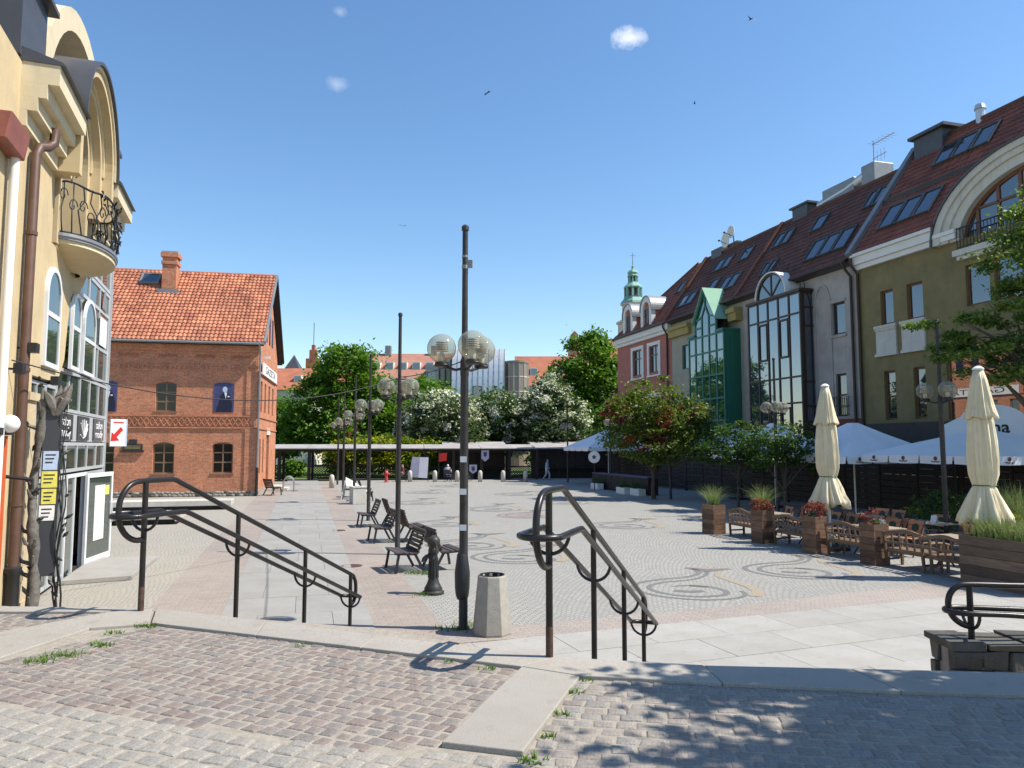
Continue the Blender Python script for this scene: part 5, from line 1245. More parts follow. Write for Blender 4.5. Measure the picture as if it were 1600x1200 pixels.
# --- pink house
KX0, KX1 = -37.3, -27.52
pk = house('pink_house', 'pink plastered house with white trimmed windows and two round dormers', KX0); o_ = (KX0, 0, 0)
kw = [(-34.2, -32.5, 8.5, 10.6), (-31.2, -29.6, 8.5, 10.6), (-34.2, -32.6, 4.5, 6.6), (-31.2, -29.6, 4.5, 6.6)]; ksh = [(-36.5, -33, .3, 3.0), (-31.5, -28.5, .3, 3.0)]
w = MB(*o_); holes_wall(w, KX0, KX1, 0, EAVE - .25, kw + ksh, 0, .4); w.box(KX0, KX0 + .4, .401, 9, 0, EAVE - .25); w.build('wall', 'plaster_pink', pk)
MB(*o_).box(KX0 + .5, KX1 - .1, 1.4, 1.5, .1, 11.8).build('interior', 'shop_dark', pk)
for h in kw:
    q = rwin(pk, KX0, (h[0], h[1], h[2], h[3]), 'old_window', (.66,), 2)
    MB(*o_).box(h[0] - .3, h[0] - .003, -.07, .1, h[2] - .2, h[3] + .28).box(h[1] + .003, h[1] + .3, -.07, .1, h[2] - .2, h[3] + .28).box(h[0] - .003, h[1] + .003, -.06, .1, h[3] + .003, h[3] + .27).box(h[0] - .35, h[1] + .35, -.12, .08, h[2] - .32, h[2] - .201).build('window_trim', 'trim_white', q)
for h in ksh: rwin(pk, KX0, h, 'brown_frame', (.8,), 3)
MB(*o_).box(KX0 - .1, KX1, -.35, -.003, 11.45, 11.9).box(KX0 - .05, KX1, -.2, -.003, 11.2, 11.449).build('cornice', 'trim_white', pk)
KE = Vector((0, 3.5, 4.85)).normalized()
def kclip(x, s): return x > (1 - 0) * s / bsl * 8.6 - .2
tiled('roof_tiles', 'tile_red', pk, (0, -.4, 11.98), (1, 0, 0), KE, KX1 - KX0, bsl, .27, .36, .04, .04, clip=kclip)
rd = MB(*o_); A_ = (KX0, -.38, 11.9); B_ = (KX1, -.38, 11.9); C_ = (KX1, 3.12, 16.74); D_ = (KX0 + 8.6, 3.12, 16.74); E_ = (KX0, 8, 11.9); F_ = (KX1, 8, 11.9)
rd.add([A_, B_, C_, D_, E_, F_], [(0, 1, 2, 3), (0, 3, 4), (3, 2, 5, 4), (0, 4, 5, 1), (1, 5, 2)]).build('roof_deck', 'slate', pk)
MB(*o_).tube([A_, (KX0 + 8.6, 3.12, 16.9)], .14, 8).build('hip_tiles', 'tile_brown', pk, smooth=True)
skylights(pk, KX0, -29.3, -28.5, 14.4, 1, -.4, 11.98, KE, 1.1)
for xc in (-34.6, -31.2):
    dm = bpy.data.objects.new('dormer', None); col.objects.link(dm); dm.parent = pk
    f = MB(*o_); f.box(xc - .95, xc - .55, -.25, .1, 11.95, 13.6).box(xc + .55, xc + .95, -.25, .1, 11.95, 13.6).arch(xc, 13.6, .55, .55, .95, .95, -.25, .1, n=18); f.build('dormer_front', 'trim_white', dm)
    MB(*o_).fan(xc, 13.6, .55, .55, -.1, n=16, back=.1).build('dormer_tympanum', 'tile_far', dm)
    MB(*o_).arch(xc, 13.6, .96, .96, 1.06, 1.06, -.32, 2.6, n=18).box(xc - 1.06, xc - .96, -.32, 1.6, 13.4, 13.598).box(xc + .96, xc + 1.06, -.32, 1.6, 13.4, 13.598).build('dormer_roof', 'lead', dm, smooth=False)
    MB(*o_).box(xc + .56, xc + .94, .11, 1.8, 11.9, 13.6).box(xc - .94, xc - .56, .11, 1.8, 11.9, 13.6).build('dormer_cheek', 'plaster_pink', dm)
    fw_ = MB(*o_).box(xc - .55, xc - .47, -.12, -.02, 12.0, 13.595).box(xc + .47, xc + .55, -.12, -.02, 12.0, 13.595).box(xc - .04, xc + .04, -.12, -.02, 12.0, 13.595).box(xc - .46, xc + .46, -.11, -.03, 12.85, 12.92).build('dormer_window', 'old_window', dm)
    for (a, b) in ((xc - .47, xc - .04), (xc + .04, xc + .47)): MB(*o_).box(a, b, -.07, -.05, 12.0, 13.59).build('pane', 'glass_sky', fw_)
MB(*o_).tube([(KX1 - .4, -.5, 12.0), (KX1 - .4, -.5, 11.6), (KX1 - .5, -.12, 11.1), (KX1 - .5, -.12, .2)], .07, 8).build('downpipe', 'iron', pk, smooth=True)
MB(*o_).tube([(KX0, -.5, 11.95), (KX1, -.5, 11.95)], .08, 8).build('gutter', 'slate', pk, smooth=True)

# ---------------------------------------------------------------- distant buildings
tw = thing('church_tower', 'slim church tower with tiered green copper spire behind pink house', 'tower', (21.6, 130, 0), rad(10))
def octo(prof, name, m, parent, z0=0, n=8): return MB().lathe([(r, z) for r, z in prof], (0, 0, z0), n, rad(22.5)).build(name, m, parent)
MB().box(-2.6, 2.6, -2.6, 2.6, 0, 21.6).box(-2.9, 2.9, -2.9, 2.9, 21.6, 22.0).build('shaft', 'trim_stone', tw)
b1_ = octo([(2.35, 22), (2.35, 27.0), (2.7, 27.1), (2.7, 27.5)], 'belfry', 'trim_stone', tw)
for k in range(8):
    a = rad(45 * k); r = 2.2
    wv = MB(); wv.box(-.42, .42, -.05, .12, 23.3, 25.3).fan(0, 25.3, .42, .5, -.05, n=10, back=.17)
    o = wv.build('belfry_opening', 'shop_dark', b1_, (r * math.sin(a), -r * math.cos(a), 0)); o.rotation_euler = (0, 0, a)
octo([(2.75, 27.5), (2.6, 28.2), (2.2, 28.9), (1.9, 29.6), (2.0, 29.9)], 'lower_dome', 'copper_green', tw)
for k in range(8):
    a = rad(45 * k + 22.5); MB().bar((1.65 * math.cos(a), 1.65 * math.sin(a), 29.8), (1.65 * math.cos(a), 1.65 * math.sin(a), 33.0), .42).build('lantern_column', 'copper_green', tw)
octo([(1.0, 29.9), (1.0, 33)], 'lantern_core', 'slate', tw)
octo([(1.95, 32.9), (2.0, 33.3), (1.7, 33.9), (1.25, 34.5), (1.05, 35.0), (1.1, 35.2)], 'middle_dome', 'copper_green', tw)
for k in range(8):
    a = rad(45 * k + 22.5); MB().bar((.9 * math.cos(a), .9 * math.sin(a), 35.1), (.9 * math.cos(a), .9 * math.sin(a), 37.0), .25).build('lantern_column', 'copper_green', tw)
octo([(.5, 35.1), (.5, 37.2)], 'lantern_core', 'slate', tw)
octo([(1.15, 36.9), (1.2, 37.2), (1.0, 37.6), (1.15, 38.3), (.9, 39.0), (.35, 39.5), (.25, 40.2), (.32, 40.5), (.12, 41), (.06, 43.5)], 'spire', 'copper_green', tw)
MB().bar((0, 0, 42.5), (0, 0, 45.3), .12).bar((-.6, 0, 44.3), (.6, 0, 44.3), .12).build('cross', 'lead', tw)

for ch_ in [q for q in bpy.data.objects if q.parent and (q.parent == tw or q.parent.parent == tw)]:
    zs_ = np.interp([v.co.z for v in ch_.data.vertices], [0, 21.6, 22, 27.5, 45.3], [0, 24.6, 25.0, 28.0, 37.3])
    for v, z_ in zip(ch_.data.vertices, zs_): v.co = (v.co.x * .84, v.co.y * .84, z_)
    ch_.location = ch_.location * .84
def gable_block(name, label, x0, x1, y, dep, ez, rz, wallm, roofm, wins=None, rot=0, dorm=0):
    t = thing(name, label, 'building', ((x0 + x1) / 2, y, 0), rot); hw_ = (x1 - x0) / 2
    MB().box(-hw_, hw_, 0, dep, 0, ez).build('wall', wallm, t)
    r = MB().prism_x([(-.5, ez), (dep / 2, rz), (dep + .5, ez)], -hw_ - .2, hw_ + .2).build('roof', roofm, t)
    for (a, b, c, d) in wins or []:
        f = MB().box(a - .1, b + .1, -.06, -.002, c - .1, d + .1).build('window', 'trim_white', t); MB().box(a, b, -.08, -.062, c, d).build('pane', 'glass', f)
    for k in range(dorm):
        x = -hw_ + (k + .7) * (2 * hw_) / (dorm + .4); zz = ez + (rz - ez) * .42; yy = -.5 + (dep / 2 + .5) * .42
        o = MB().box(x - .55, x + .55, yy - .35, yy + 1.2, zz - .4, zz + .75).build('roof_window', 'trim_white', t); MB().box(x - .42, x + .42, yy - .38, yy - .352, zz - .25, zz + .62).build('pane', 'glass', o)
    return t
lt = gable_block('long_house', 'long distant house with pale tiled roof and row of roof windows', -20.0, -8.2, 100, 9, 11.9, 15.9, 'plaster_pale', 'tile_far_pale', [(-5 + 1.9 * k, -4.1 + 1.9 * k, 9.2, 10.8) for k in range(6)], 0, 6)
for k in (-3.5, 3.0): MB().box(k - .4, k + .4, 4, 5, 15, 17).build('chimney', 'lead', lt)
lh = gable_block('red_roof_house', 'distant house with orange roof and low wall left of the big tree', -38.5, -29, 108, 8, 11.0, 14.6, 'trim_stone', 'tile_far', [(3 + .0, 4, 8.5, 10)], 0, 2)
gg = thing('brick_gable_house', 'distant brick house with steep stepped gable and spike', 'house', (-31.4, 118, 0), 0)
MB().box(-.2, 9, 0, 9, 0, 13.0).build('wall', 'brick_far', gg)
MB().prism_x([(-.3, 13), (4.5, 17.9), (9.3, 13)], .6, 9.3).build('roof', 'tile_far', gg)
sg_ = MB()
pz_ = []
for (a, z0, z) in ((2.3, 12, 13.6), (1.75, 13.6, 15.2), (1.15, 15.2, 16.8), (.6, 16.8, 18.2), (.25, 18.2, 19.0)): pz_ += [(a - .5, z0), (a - .5, z)]
sg_.prism_y([(-2.8, 12)] + pz_ + [(-1 - x, z) for x, z in pz_[::-1][:-1]], -.3, .55)
sg_.build('stepped_gable', 'brick_far', gg); MB().bar((-.5, 0, 19.0), (-.5, 0, 22.6), .10).build('spike', 'lead', gg)
gl = thing('grey_roof_house', 'distant house with grey pointed roof beside the brick gable', 'house', (-37.8, 125, 0), 0)
MB().box(-2.2, 2.2, 0, 5, 0, 13.5).build('wall', 'lead', gl); MB().add([(-2.5, -.3, 13.5), (2.5, -.3, 13.5), (2.5, 5.3, 13.5), (-2.5, 5.3, 13.5), (0, 2.5, 18.6)], [(0, 1, 4), (1, 2, 4), (2, 3, 4), (3, 0, 4), (3, 2, 1, 0)]).build('roof', 'slate', gl)
M['glass_brown'] = glassmat('glass_brown', (.22, .16, .125), 1.6, .15)
# silver hall with rounded roof
sh = thing('metal_hall', 'modern hall with curved silver metal shell and brown glass end', 'building', (-4.6, 98, 0), 0)
pf = [(-.6 + .0, 4.0)] + [(2.2 - 2.8 * math.cos(t), 9.2 + 6.8 * math.sin(t)) for t in np.linspace(.0, PI / 2, 12)] + [(11, 16.2), (11, 4)]
MB().prism_x(pf, -3.4, 3.6).build('shell', 'zinc', sh)
sm = MB()
for x in np.arange(-3.4, 3.7, .7):
    pts = [(x, -.62, 4.0)] + [(x, 2.2 - 2.83 * math.cos(t), 9.2 + 6.83 * math.sin(t)) for t in np.linspace(0, PI / 2, 10)]
    for a, b in zip(pts, pts[1:]): sm.bar(a, b, .05, .06, (1, 0, 0))
sm.build('shell_seams', 'lead', sh)
nw = MB().box(-.6, .6, -.75, -.1, 9.0, 10.7).build('window', 'brown_frame', sh); MB().box(-.5, .5, -.78, -.752, 9.1, 10.6).build('pane', 'glass', nw)
MB().lathe([(1.6, 0), (1.6, 13.9), (1.7, 13.95), (1.7, 14.2)], (5.2, 1.6, 0), 14).build('glass_tower', 'glass_brown', sh)
tb = MB()
for z in (6, 8, 10, 12): tb.lathe([(1.63, z), (1.63, z + .12)], (5.2, 1.6, 0), 14)
for k in range(14): a = 2 * PI * k / 14; tb.bar((5.2 + 1.62 * math.cos(a), 1.6 + 1.62 * math.sin(a), 2), (5.2 + 1.62 * math.cos(a), 1.6 + 1.62 * math.sin(a), 13.9), .08)
tb.build('tower_bars', 'trim_stone', sh)
MB().box(-5.2, -3.45, .5, 6, 0, 14.6).build('stair_block', 'plaster_pale', sh); MB().box(-6.9, -5.21, .2, 6, 0, 13.6).build('wing', 'lead', sh)
for z in (7, 9.3, 11.6): MB().box(-6.6, -5.6, .1, .19, z, z + 1.3).build('window', 'glass', sh)
st2 = MB()
for x in (-5.1, -4.3, -3.55): st2.bar((x, .42, 2), (x, .42, 14.6), .16)
for z in (6, 8.5, 11, 13.5): st2.bar((-5.2, .42, z), (-3.5, .42, z), .12)
st2.build('stair_frame', 'iron', sh)
gable_block('scarlet_roof_house', 'distant house with bright red tiled roof right of the silver hall', .6, 9.5, 106, 8, 11.4, 16.2, 'trim_white', 'tile_far', [(-2.6, -1.4, 9.2, 10.6), (.6, 1.8, 9.2, 10.6)], 0, 2)
fg = thing('far_gable_house', 'distant ochre gable showing just above the dark green tree', 'house', (12.0, 122, 0), 0)
MB().box(-2.5, 6, 0, 8, 0, 16).build('wall', 'tile_far_pale', fg); MB().prism_x([(-.2, 16), (4, 21.2), (8.2, 16)], -1.6, 6).build('roof', 'tile_far', fg)
MB().prism_y([(-2.9, 15), (-1.0, 15), (-1.0, 21.3), (-1.6, 21.9), (-2.2, 21.3), (-2.6, 19)], -.3, .6).build('gable_end', 'tile_far_pale', fg)
# ---------------------------------------------------------------- street lamps
def make_lamp(label, group):
    t = thing('street_lamp', label, 'street lamp', (0, 0, 0), 0, group)
    MB().lathe([(.085, 0), (.085, .03), (.07, .05), (.068, 1.2), (.064, 3.9), (.07, 3.92), (.07, 4.14), (.045, 4.2)], n=14).build('pole', 'lamp_pole', t, smooth=True)
    MB().lathe([(.050, 4.2), (.044, 6.24), (.06, 6.25), (.06, 6.31), (.03, 6.34)], n=10).build('mast', 'lamp_pole', t, smooth=True)
    for a in (rad(180), rad(-62), rad(52)):
        cx, cy = .37 * math.cos(a), .37 * math.sin(a)
        ar = MB().tube([(.05 * math.cos(a), .05 * math.sin(a), 4.02), (.14 * math.cos(a), .14 * math.sin(a), 4.0), (.24 * math.cos(a), .24 * math.sin(a), 4.03), (.33 * math.cos(a), .33 * math.sin(a), 4.06), (cx, cy, 4.07)], .022, 8)
        ar.lathe([(.10, 0), (.12, .03), (.10, .075), (.07, .08)], (cx, cy, 4.05), 14)
        o = ar.build('arm', 'lamp_pole', t, smooth=True)
        gl_ = MB().sphere((cx, cy, 4.345), .232, 26, 16).build('globe', 'globe', t, smooth=True)
        rf_ = MB()
        for k in range(5): rf_.lathe([(.11 - .004 * k, 0), (.112 - .004 * k, .012)], (cx, cy, 4.30 + .034 * k), 16)
        rf_.lathe([(.05, 0), (.05, .12), (.03, .15)], (cx, cy, 4.13), 10)
        rf_.build('lamp_louvre', 'trim_white', gl_)
    return t
lamp_pts = [(-.75, 11.62), (-2.97, 19.45), (-5.42, 28.2), (-7.82, 36.9), (-10.5, 46.3), (-12.75, 54.4)]
lamp_lab = ['dark lamp post with three glass globes and taped base beside the concrete bin', 'three globe lamp post rising behind the nearest back to back chairs', 'three globe lamp post beside the second pair of park chairs', 'three globe lamp post beside the square concrete bin', 'three globe lamp post second from the wooden gallery', 'three globe lamp post standing closest to the wooden gallery']
l0 = make_lamp(lamp_lab[0], 'globe lamp posts along the walk')
l0.location = (*lamp_pts[0], 0); l0.rotation_euler = (0, 0, rad(-5))
for p, lb_, rz in zip(lamp_pts[1:], lamp_lab[1:], (30, 33, 28, 35, 31)): clone(l0, None, (*p, 0), rad(rz), lb_)
rlab = ['three globe lamp post in front of the olive house', 'three globe lamp post in front of the brown glass bay', 'three globe lamp post half hidden by the reddish maple', 'three globe lamp post at the shaded counter', 'slim three globe lamp post standing by the dark wooden stalls', 'three globe lamp post behind the gallery at the brick house', 'three globe lamp post behind the blossom trees']
for p, lb_, rz in zip([(11.9, 20.5), (10.5, 29.5), (8.4, 39.5), (6.5, 49), (4.35, 58), (-24.2, 72), (-.9, 74)], rlab, (88, 80, 20, 50, 0, 0, 60)): clone(l0, None, (*p, 0), rad(rz), lb_, 'other globe lamp posts around the square')
# fuse sleeve and clamp on the first post
MB().lathe([(.075, .45), (.10, .5), (.115, .62), (.12, .85), (.10, 1.0), (.085, 1.12), (.072, 1.15)], (-.018, 0, 0), 12).build('taped_sleeve', 'iron', l0, smooth=True)
MB().lathe([(.052, 5.62), (.052, 5.68)], n=10).lathe([(.052, 5.8), (.052, 5.84)], n=10).box(.03, .12, -.03, .03, 5.64, 5.76).build('clamp', 'lead', l0)
for z in (1.5, 2.05, 2.55): MB().box(-.05, .05, -.0705, -.066, z, z + .09).build('sticker', 'paper', l0)
# overhead cable
def cable(pts, sag, label):
    v = []
    for (a, b) in zip(pts, pts[1:]):
        a, b = Vector(a), Vector(b)
        for k in range(17):
            t = k / 16; p = a.lerp(b, t); p.z -= sag * 4 * t * (1 - t); v.append(p)
    tag(MB().tube(v, .011, 5).build('overhead_cable', 'black'), label, 'cable')
cable([LW(-2.4, -.12, 4.1), (-2.97, 19.45, 4.62)], .62, 'thin black cable hanging from the shop building to a lamp post')
cable([(-2.97, 19.45, 4.62), (-.75, 11.62, 4.15)], .06, 'short black cable strung between two lamp posts')

# ---------------------------------------------------------------- slatted park chairs, set back to back
def make_chair():
    t = thing('park_chair', 'x', 'park chair', (0, 0, 0), 0, 'slatted park chairs along the lamp posts')
    W = 1.0                                   # faces -x, width along y
    prof_s = [(-.30, .44), (-.22, .432), (-.1, .42), (.02, .41), (.12, .415)]
    prof_b = [(.17, .47), (.21, .56), (.245, .65), (.275, .74), (.30, .83), (.315, .90)]
    for (x, z) in prof_s: MB().box(x - .045, x + .045, -W / 2, W / 2, z, z + .028).build('slat', 'bench_wood', t)
    for (x, z) in prof_b:
        k = MB().bar((x, -W / 2, z), (x, W / 2, z), .028, .075, (-.3, 0, 1)); k.build('slat', 'bench_wood', t)
    for s in (-1, 1):
        y = s * (W / 2 - .06)
        MB().bar((-.33, y, .425), (.14, y, .40), .035, .05).bar((.14, y, .40), (.34, y, .92), .035, .05, (1, 0, 0)).build('frame', 'iron', t)
        MB().bar((-.27, y, .41), (-.34, y, .0), .035, .055, (1, 0, 0)).build('leg', 'iron', t)
        MB().bar((.10, y, .40), (.32, y, .0), .035, .055, (1, 0, 0)).build('leg', 'iron', t)
    return t
c0 = make_chair(); FA = math.atan2(-V.y, -V.x)
chairs = [((-2.42, 17.05), 8, 'slatted park chair facing the walk, nearest to the iron pump'), ((-1.62, 17.35), 188, 'slatted park chair facing the square, nearest to the iron pump'),
          ((-3.82, 22.1), 6, 'slatted park chair facing the walk in the middle pair'), ((-3.02, 22.3), 186, 'slatted park chair facing the square in the middle pair'),
          ((-5.02, 26.2), 4, 'slatted park chair facing the walk in the third pair from the pump'), ((-4.2, 26.5), 184, 'slatted park chair facing the square in the third pair from the pump'),
          ((-7.5, 38.4), 175, 'slatted park chair beside the square concrete bin'), ((-9.0, 41.2), 2, 'slatted park chair facing the walk beyond the square bin'), ((-8.2, 41.4), 182, 'slatted park chair facing the square beyond the square bin')]
for i, (p, a, lb_) in enumerate(chairs):
    o = c0 if i == 0 else clone(c0)
    o.location = (*p, .004); o.rotation_euler = (0, 0, FA + PI + rad(a)); o['label'] = lb_
o = clone(c0, None, (-13.7, 42.6, .0), BROT + rad(215), 'dark slatted chair against the side wall of the brick house', 'slatted park chairs along the lamp posts')

# ---------------------------------------------------------------- bins, pump, hydrant, bollards
bn = thing('litter_bin', 'octagonal tapered concrete litter bin beside the lamp post', 'bin', (-.30, 11.36, .003), rad(8))
MB().lathe([(.30, 0), (.305, .03), (.225, .84), (.215, .86), (.175, .86), (.17, .55), (.02, .55)], n=8, a0=rad(22.5)).build('shell', 'concrete', bn, bevel=.008)
MB().lathe([(.172, .60), (.172, .868), (.19, .872), (.19, .865), (.165, .862), (.16, .58)], n=24).build('liner', 'black', bn, smooth=True)
bn2 = thing('litter_bin', 'square pale concrete litter bin beside the walk', 'bin', (-7.5, 36.3, .003), UANG - PI / 2 + .2)
MB().box(-.33, .33, -.33, .33, 0, .78).box(-.36, .36, -.36, .36, .78, .85).build('shell', 'concrete_pale', bn2, bevel=.015); MB().lathe([(.2, 0), (.2, .004)], (0, 0, .851), 16).build('opening', 'black', bn2)
ws = thing('stone_sculpture', 'white folded stone shape resting on thin legs behind square bin', 'sculpture', (-8.35, 39.6, 0), .4)
MB().add([(-.5, -.2, .75), (.1, -.3, .45), (.75, -.1, .35), (.7, .25, .45), (.1, .3, .75), (-.45, .2, 1.15), (-.1, 0, .95), (.4, 0, .6)], [(0, 1, 6), (1, 7, 6), (1, 2, 7), (2, 3, 7), (3, 4, 7), (4, 6, 7), (4, 5, 6), (5, 0, 6), (0, 5, 4, 1), (1, 4, 3, 2)]).build('folded_slab', 'trim_white', ws)
MB().bar((-.5, 0, 1.0), (-.75, -.1, 0), .05).bar((-.4, .1, 1.0), (-.6, .25, 0), .05).bar((.6, 0, .45), (.6, 0, 0), .12).build('legs', 'concrete_pale', ws)

pm = thing('water_pump', 'old black cast iron hand water pump on fluted foot', 'water pump', (-1.5, 14.35, .004), rad(200))
MB().lathe([(.21, 0), (.21, .04), (.17, .07), (.175, .10), (.14, .16), (.12, .20), (.10, .26), (.09, .34), (.085, .62), (.095, .64), (.095, .67), (.08, .69), (.08, .74), (.10, .76), (.105, .80), (.10, .84), (.085, .86), (.09, .90), (.115, .93), (.125, .97), (.12, 1.02), (.10, 1.05), (.06, 1.07), (.02, 1.10)], n=18).build('body', 'iron_pump', pm, smooth=True)
fl = MB()
for k in range(12): a = 2 * PI * k / 12; fl.bar((.098 * math.cos(a), .098 * math.sin(a), .3), (.085 * math.cos(a), .085 * math.sin(a), .62), .016)
fl.build('flutes', 'iron_pump', pm)
MB().tube([(.06, 0, .70), (.14, 0, .70), (.19, 0, .66), (.20, 0, .60)], [.04, .04, .035, .04], 10).build('spout', 'iron_pump', pm, smooth=True)
MB().tube([(0, .10, .98), (0, .2, .95), (.01, .25, .8), (.01, .24, .66)], [.02, .02, .017, .022], 8).build('lever', 'iron_pump', pm, smooth=True)
hd = thing('fire_hydrant', 'red fire hydrant in front of the wooden gallery', 'hydrant', (-9.75, 57.8, 0))
MB().lathe([(.2, 0), (.2, .05), (.13, .08), (.12, .6), (.17, .63), (.17, .72), (.14, .78), (.1, .86), (.05, .9), (.05, .97)], n=14).build('body', 'hydrant_red', hd, smooth=True)
for s in (-1, 1): MB().tube([(s * .1, 0, .62), (s * .26, 0, .62)], .08, 10).build('outlet', 'hydrant_red', hd, smooth=True)
b0_ = None
bm = MB().lathe([(.17, 0), (.17, .7), (.15, .8), (.10, .87), (.03, .9)], n=12).mesh('bollard', 'concrete_pale', True)
for x in (-12.1, -8.0, -6.05, -4.3, -2.5, -.7, 1.05):
    o = put('bollard', bm, None, (x, 58.4 if x > -9 else 50.0, 0)); tag(o, 'pale stone bollard with rounded top standing before the stalls' if x > -9 else 'pale stone bollard standing alone by the folded sculpture', 'bollard', 'pale stone bollards')
# cycle stand, low granite blocks
ck = thing('cycle_stand', 'steel cycle stand of hoops beside the brick house steps', 'cycle stand', (-13.85, 46.2, 0), UANG)
for k in range(5):
    MB().tube([(.45 * k - .9, -.32, 0)] + [(.45 * k - .9, -.32 * math.cos(t), .5 + .42 * math.sin(t)) for t in np.linspace(0, PI, 10)] + [(.45 * k - .9, .32, 0)], .028, 8).build('hoop', 'lead', ck, smooth=True)
for i, (x, y, a, l_) in enumerate(((-14.1, 26.9, 15, 4.2), (-15.0, 33.0, 15, 5.0))):
    o = thing('stone_block_seat', ['low granite block seat with undercut base near the shop door', 'low granite block seat lying before the brick house'][i], 'block seat', (x, y, 0), rad(a), 'granite block seats')
    MB().box(-l_ / 2, l_ / 2 + .0, -.6, .6, .18, .42).build('seat', 'concrete_pale', o, bevel=.02); MB().box(-l_ / 2 + .1, l_ / 2 - .35, -.45, .45, 0, .18).build('base', 'rubber', o)

# ---------------------------------------------------------------- wooden gallery at the far side
gal = thing('wooden_gallery', 'long dark wooden gallery with thin pale roof and lattice panels', 'gallery', (-21.2, 60.0, 0), math.atan2(3.0, 23.4))
GLn = 23.5
for k in range(11):
    x = GLn * k / 10; MB().box(x - .12, x + .12, -.12, .12, 0, 2.55).build('post', 'dark_wood', gal); MB().box(x - .1, x + .1, 1.9, 2.1, 0, 2.75).build('post', 'dark_wood', gal)
MB().box(0, GLn, -.08, .08, 2.35, 2.54).box(0, GLn, 1.93, 2.08, 2.55, 2.72).build('beam', 'dark_wood', gal)
M['gal_roof'] = mat('gal_roof', (.34, .32, .31), .7, .2, 1.5, dirt=(.22, .2, .19))
for k in range(5):
    x0, x1 = GLn * k / 5 - .1, GLn * (k + 1) / 5 - .14
    MB().prism_x([(-.6, 2.56), (-.6, 2.63), (2.3, 2.95), (2.3, 2.88)], x0, x1).build('roof_panel', 'gal_roof', gal)
for k in range(10):
    if k in (1,): continue
    x0, x1 = GLn * k / 10 + .13, GLn * (k + 1) / 10 - .13; h = 1.15 if k < 5 else 1.0
    f = MB().box(x0, x1, 1.95, 2.03, h, h + .09).box(x0, x1, 1.95, 2.03, .06, .16).build('lattice_rail', 'dark_wood', gal)
    lt_ = MB(); n = 9
    for j in range(-6, n):
        for sg_ in (1, -1):
            a, b = x0 + (x1 - x0) * j / n, x0 + (x1 - x0) * (j + 5) / n; za, zb = (.16, h) if sg_ > 0 else (h, .16)
            ta, tb_ = max(0, (x0 - a) / (b - a)), min(1, (x1 - a) / (b - a))
            if ta < tb_: lt_.bar((a + (b - a) * ta, 1.99, za + (zb - za) * ta), (a + (b - a) * tb_, 1.99, za + (zb - za) * tb_), .05, .03, (0, 1, 0))
    lt_.build('lattice', 'dark_wood', gal)
# dark stalls right of it
for i, (x, y, w_, lb_) in enumerate(((-3.2, 64.4, 5.2, 'dark wooden market stall behind the pale bollards'), (5.6, 65.5, 7.2, 'dark wooden stall behind the walking person'), (13.0, 66, 7.0, 'dark wooden stall beside the white parasols'))):
    s_ = thing('market_stall', lb_, 'stall', (x, y, 0), rad(7), 'dark market stalls')
    MB().box(-w_ / 2, w_ / 2, 0, 2.4, 0, 2.7).build('body', 'dark_wood', s_)
    MB().prism_x([(-.8, 2.55), (-.8, 2.65), (2.8, 3.2), (2.8, 3.1)], -w_ / 2 - .2, w_ / 2 + .2).build('roof', 'gal_roof', s_)
    for k in range(int(w_ / .9)): MB().box(-w_ / 2 + .9 * k + .02, -w_ / 2 + .9 * k + .86, -.05, -.002, .1, 2.5).build('board', 'dark_wood', s_)
    MB().box(-w_ / 2 + .2, w_ / 2 - .2, -.6, -.06, .85, .93).build('counter', 'dark_wood', s_)
bnr = thing('banner_panel', 'large pale lavender banner standing under the gallery', 'banner', (-7.45, 59.3, 0), rad(5))
MB().add([(-.75, 0, .35), (.7, .05, .25), (.78, 0, 1.9), (-.5, -.05, 1.95), (0, -.12, .3), (.1, -.1, 1.92)], [(0, 4, 5, 3), (4, 1, 2, 5)]).build('sheet', 'banner', bnr)
MB().bar((-.72, .05, 0), (-.55, .05, 2.0), .05).bar((.75, .06, 0), (.8, .06, 2.0), .05).build('frame', 'iron', bnr)
for (x, z, lb_, hgt) in ((-2.25, 2.45, 'pale shield shaped banner hanging from the gallery roof', .95), (-3.25, 1.25, 'small pale banner hanging low beside the lamp post', .75)):
    hb = thing('hanging_banner', lb_, 'banner', (x, 62.2, z), rad(5)); MB().prism_y([(-.32, 0), (.32, 0), (.32, -hgt * .7), (0, -hgt), (-.32, -hgt * .7)], -.02, .02).build('cloth', 'banner', hb); MB().box(-.4, .4, -.03, .03, 0, .05).build('rod', 'iron', hb)
    MB().prism_y([(-.14, -.15), (.14, -.15), (.14, -.42), (0, -.58), (-.14, -.42)], -.03, -.021).build('emblem', 'poster_blue', hb)
fl_ = thing('red_flag', 'small red flag hanging under the gallery roof', 'flag', (-5.75, 61.2, 1.5), 0); MB().prism_y([(-.3, 0), (.35, .1), (.4, .75), (-.25, .7)], -.02, .02).build('cloth', 'red_paint', fl_); MB().bar((-.3, 0, -1.5), (-.28, 0, .9), .05).build('pole', 'iron', fl_)

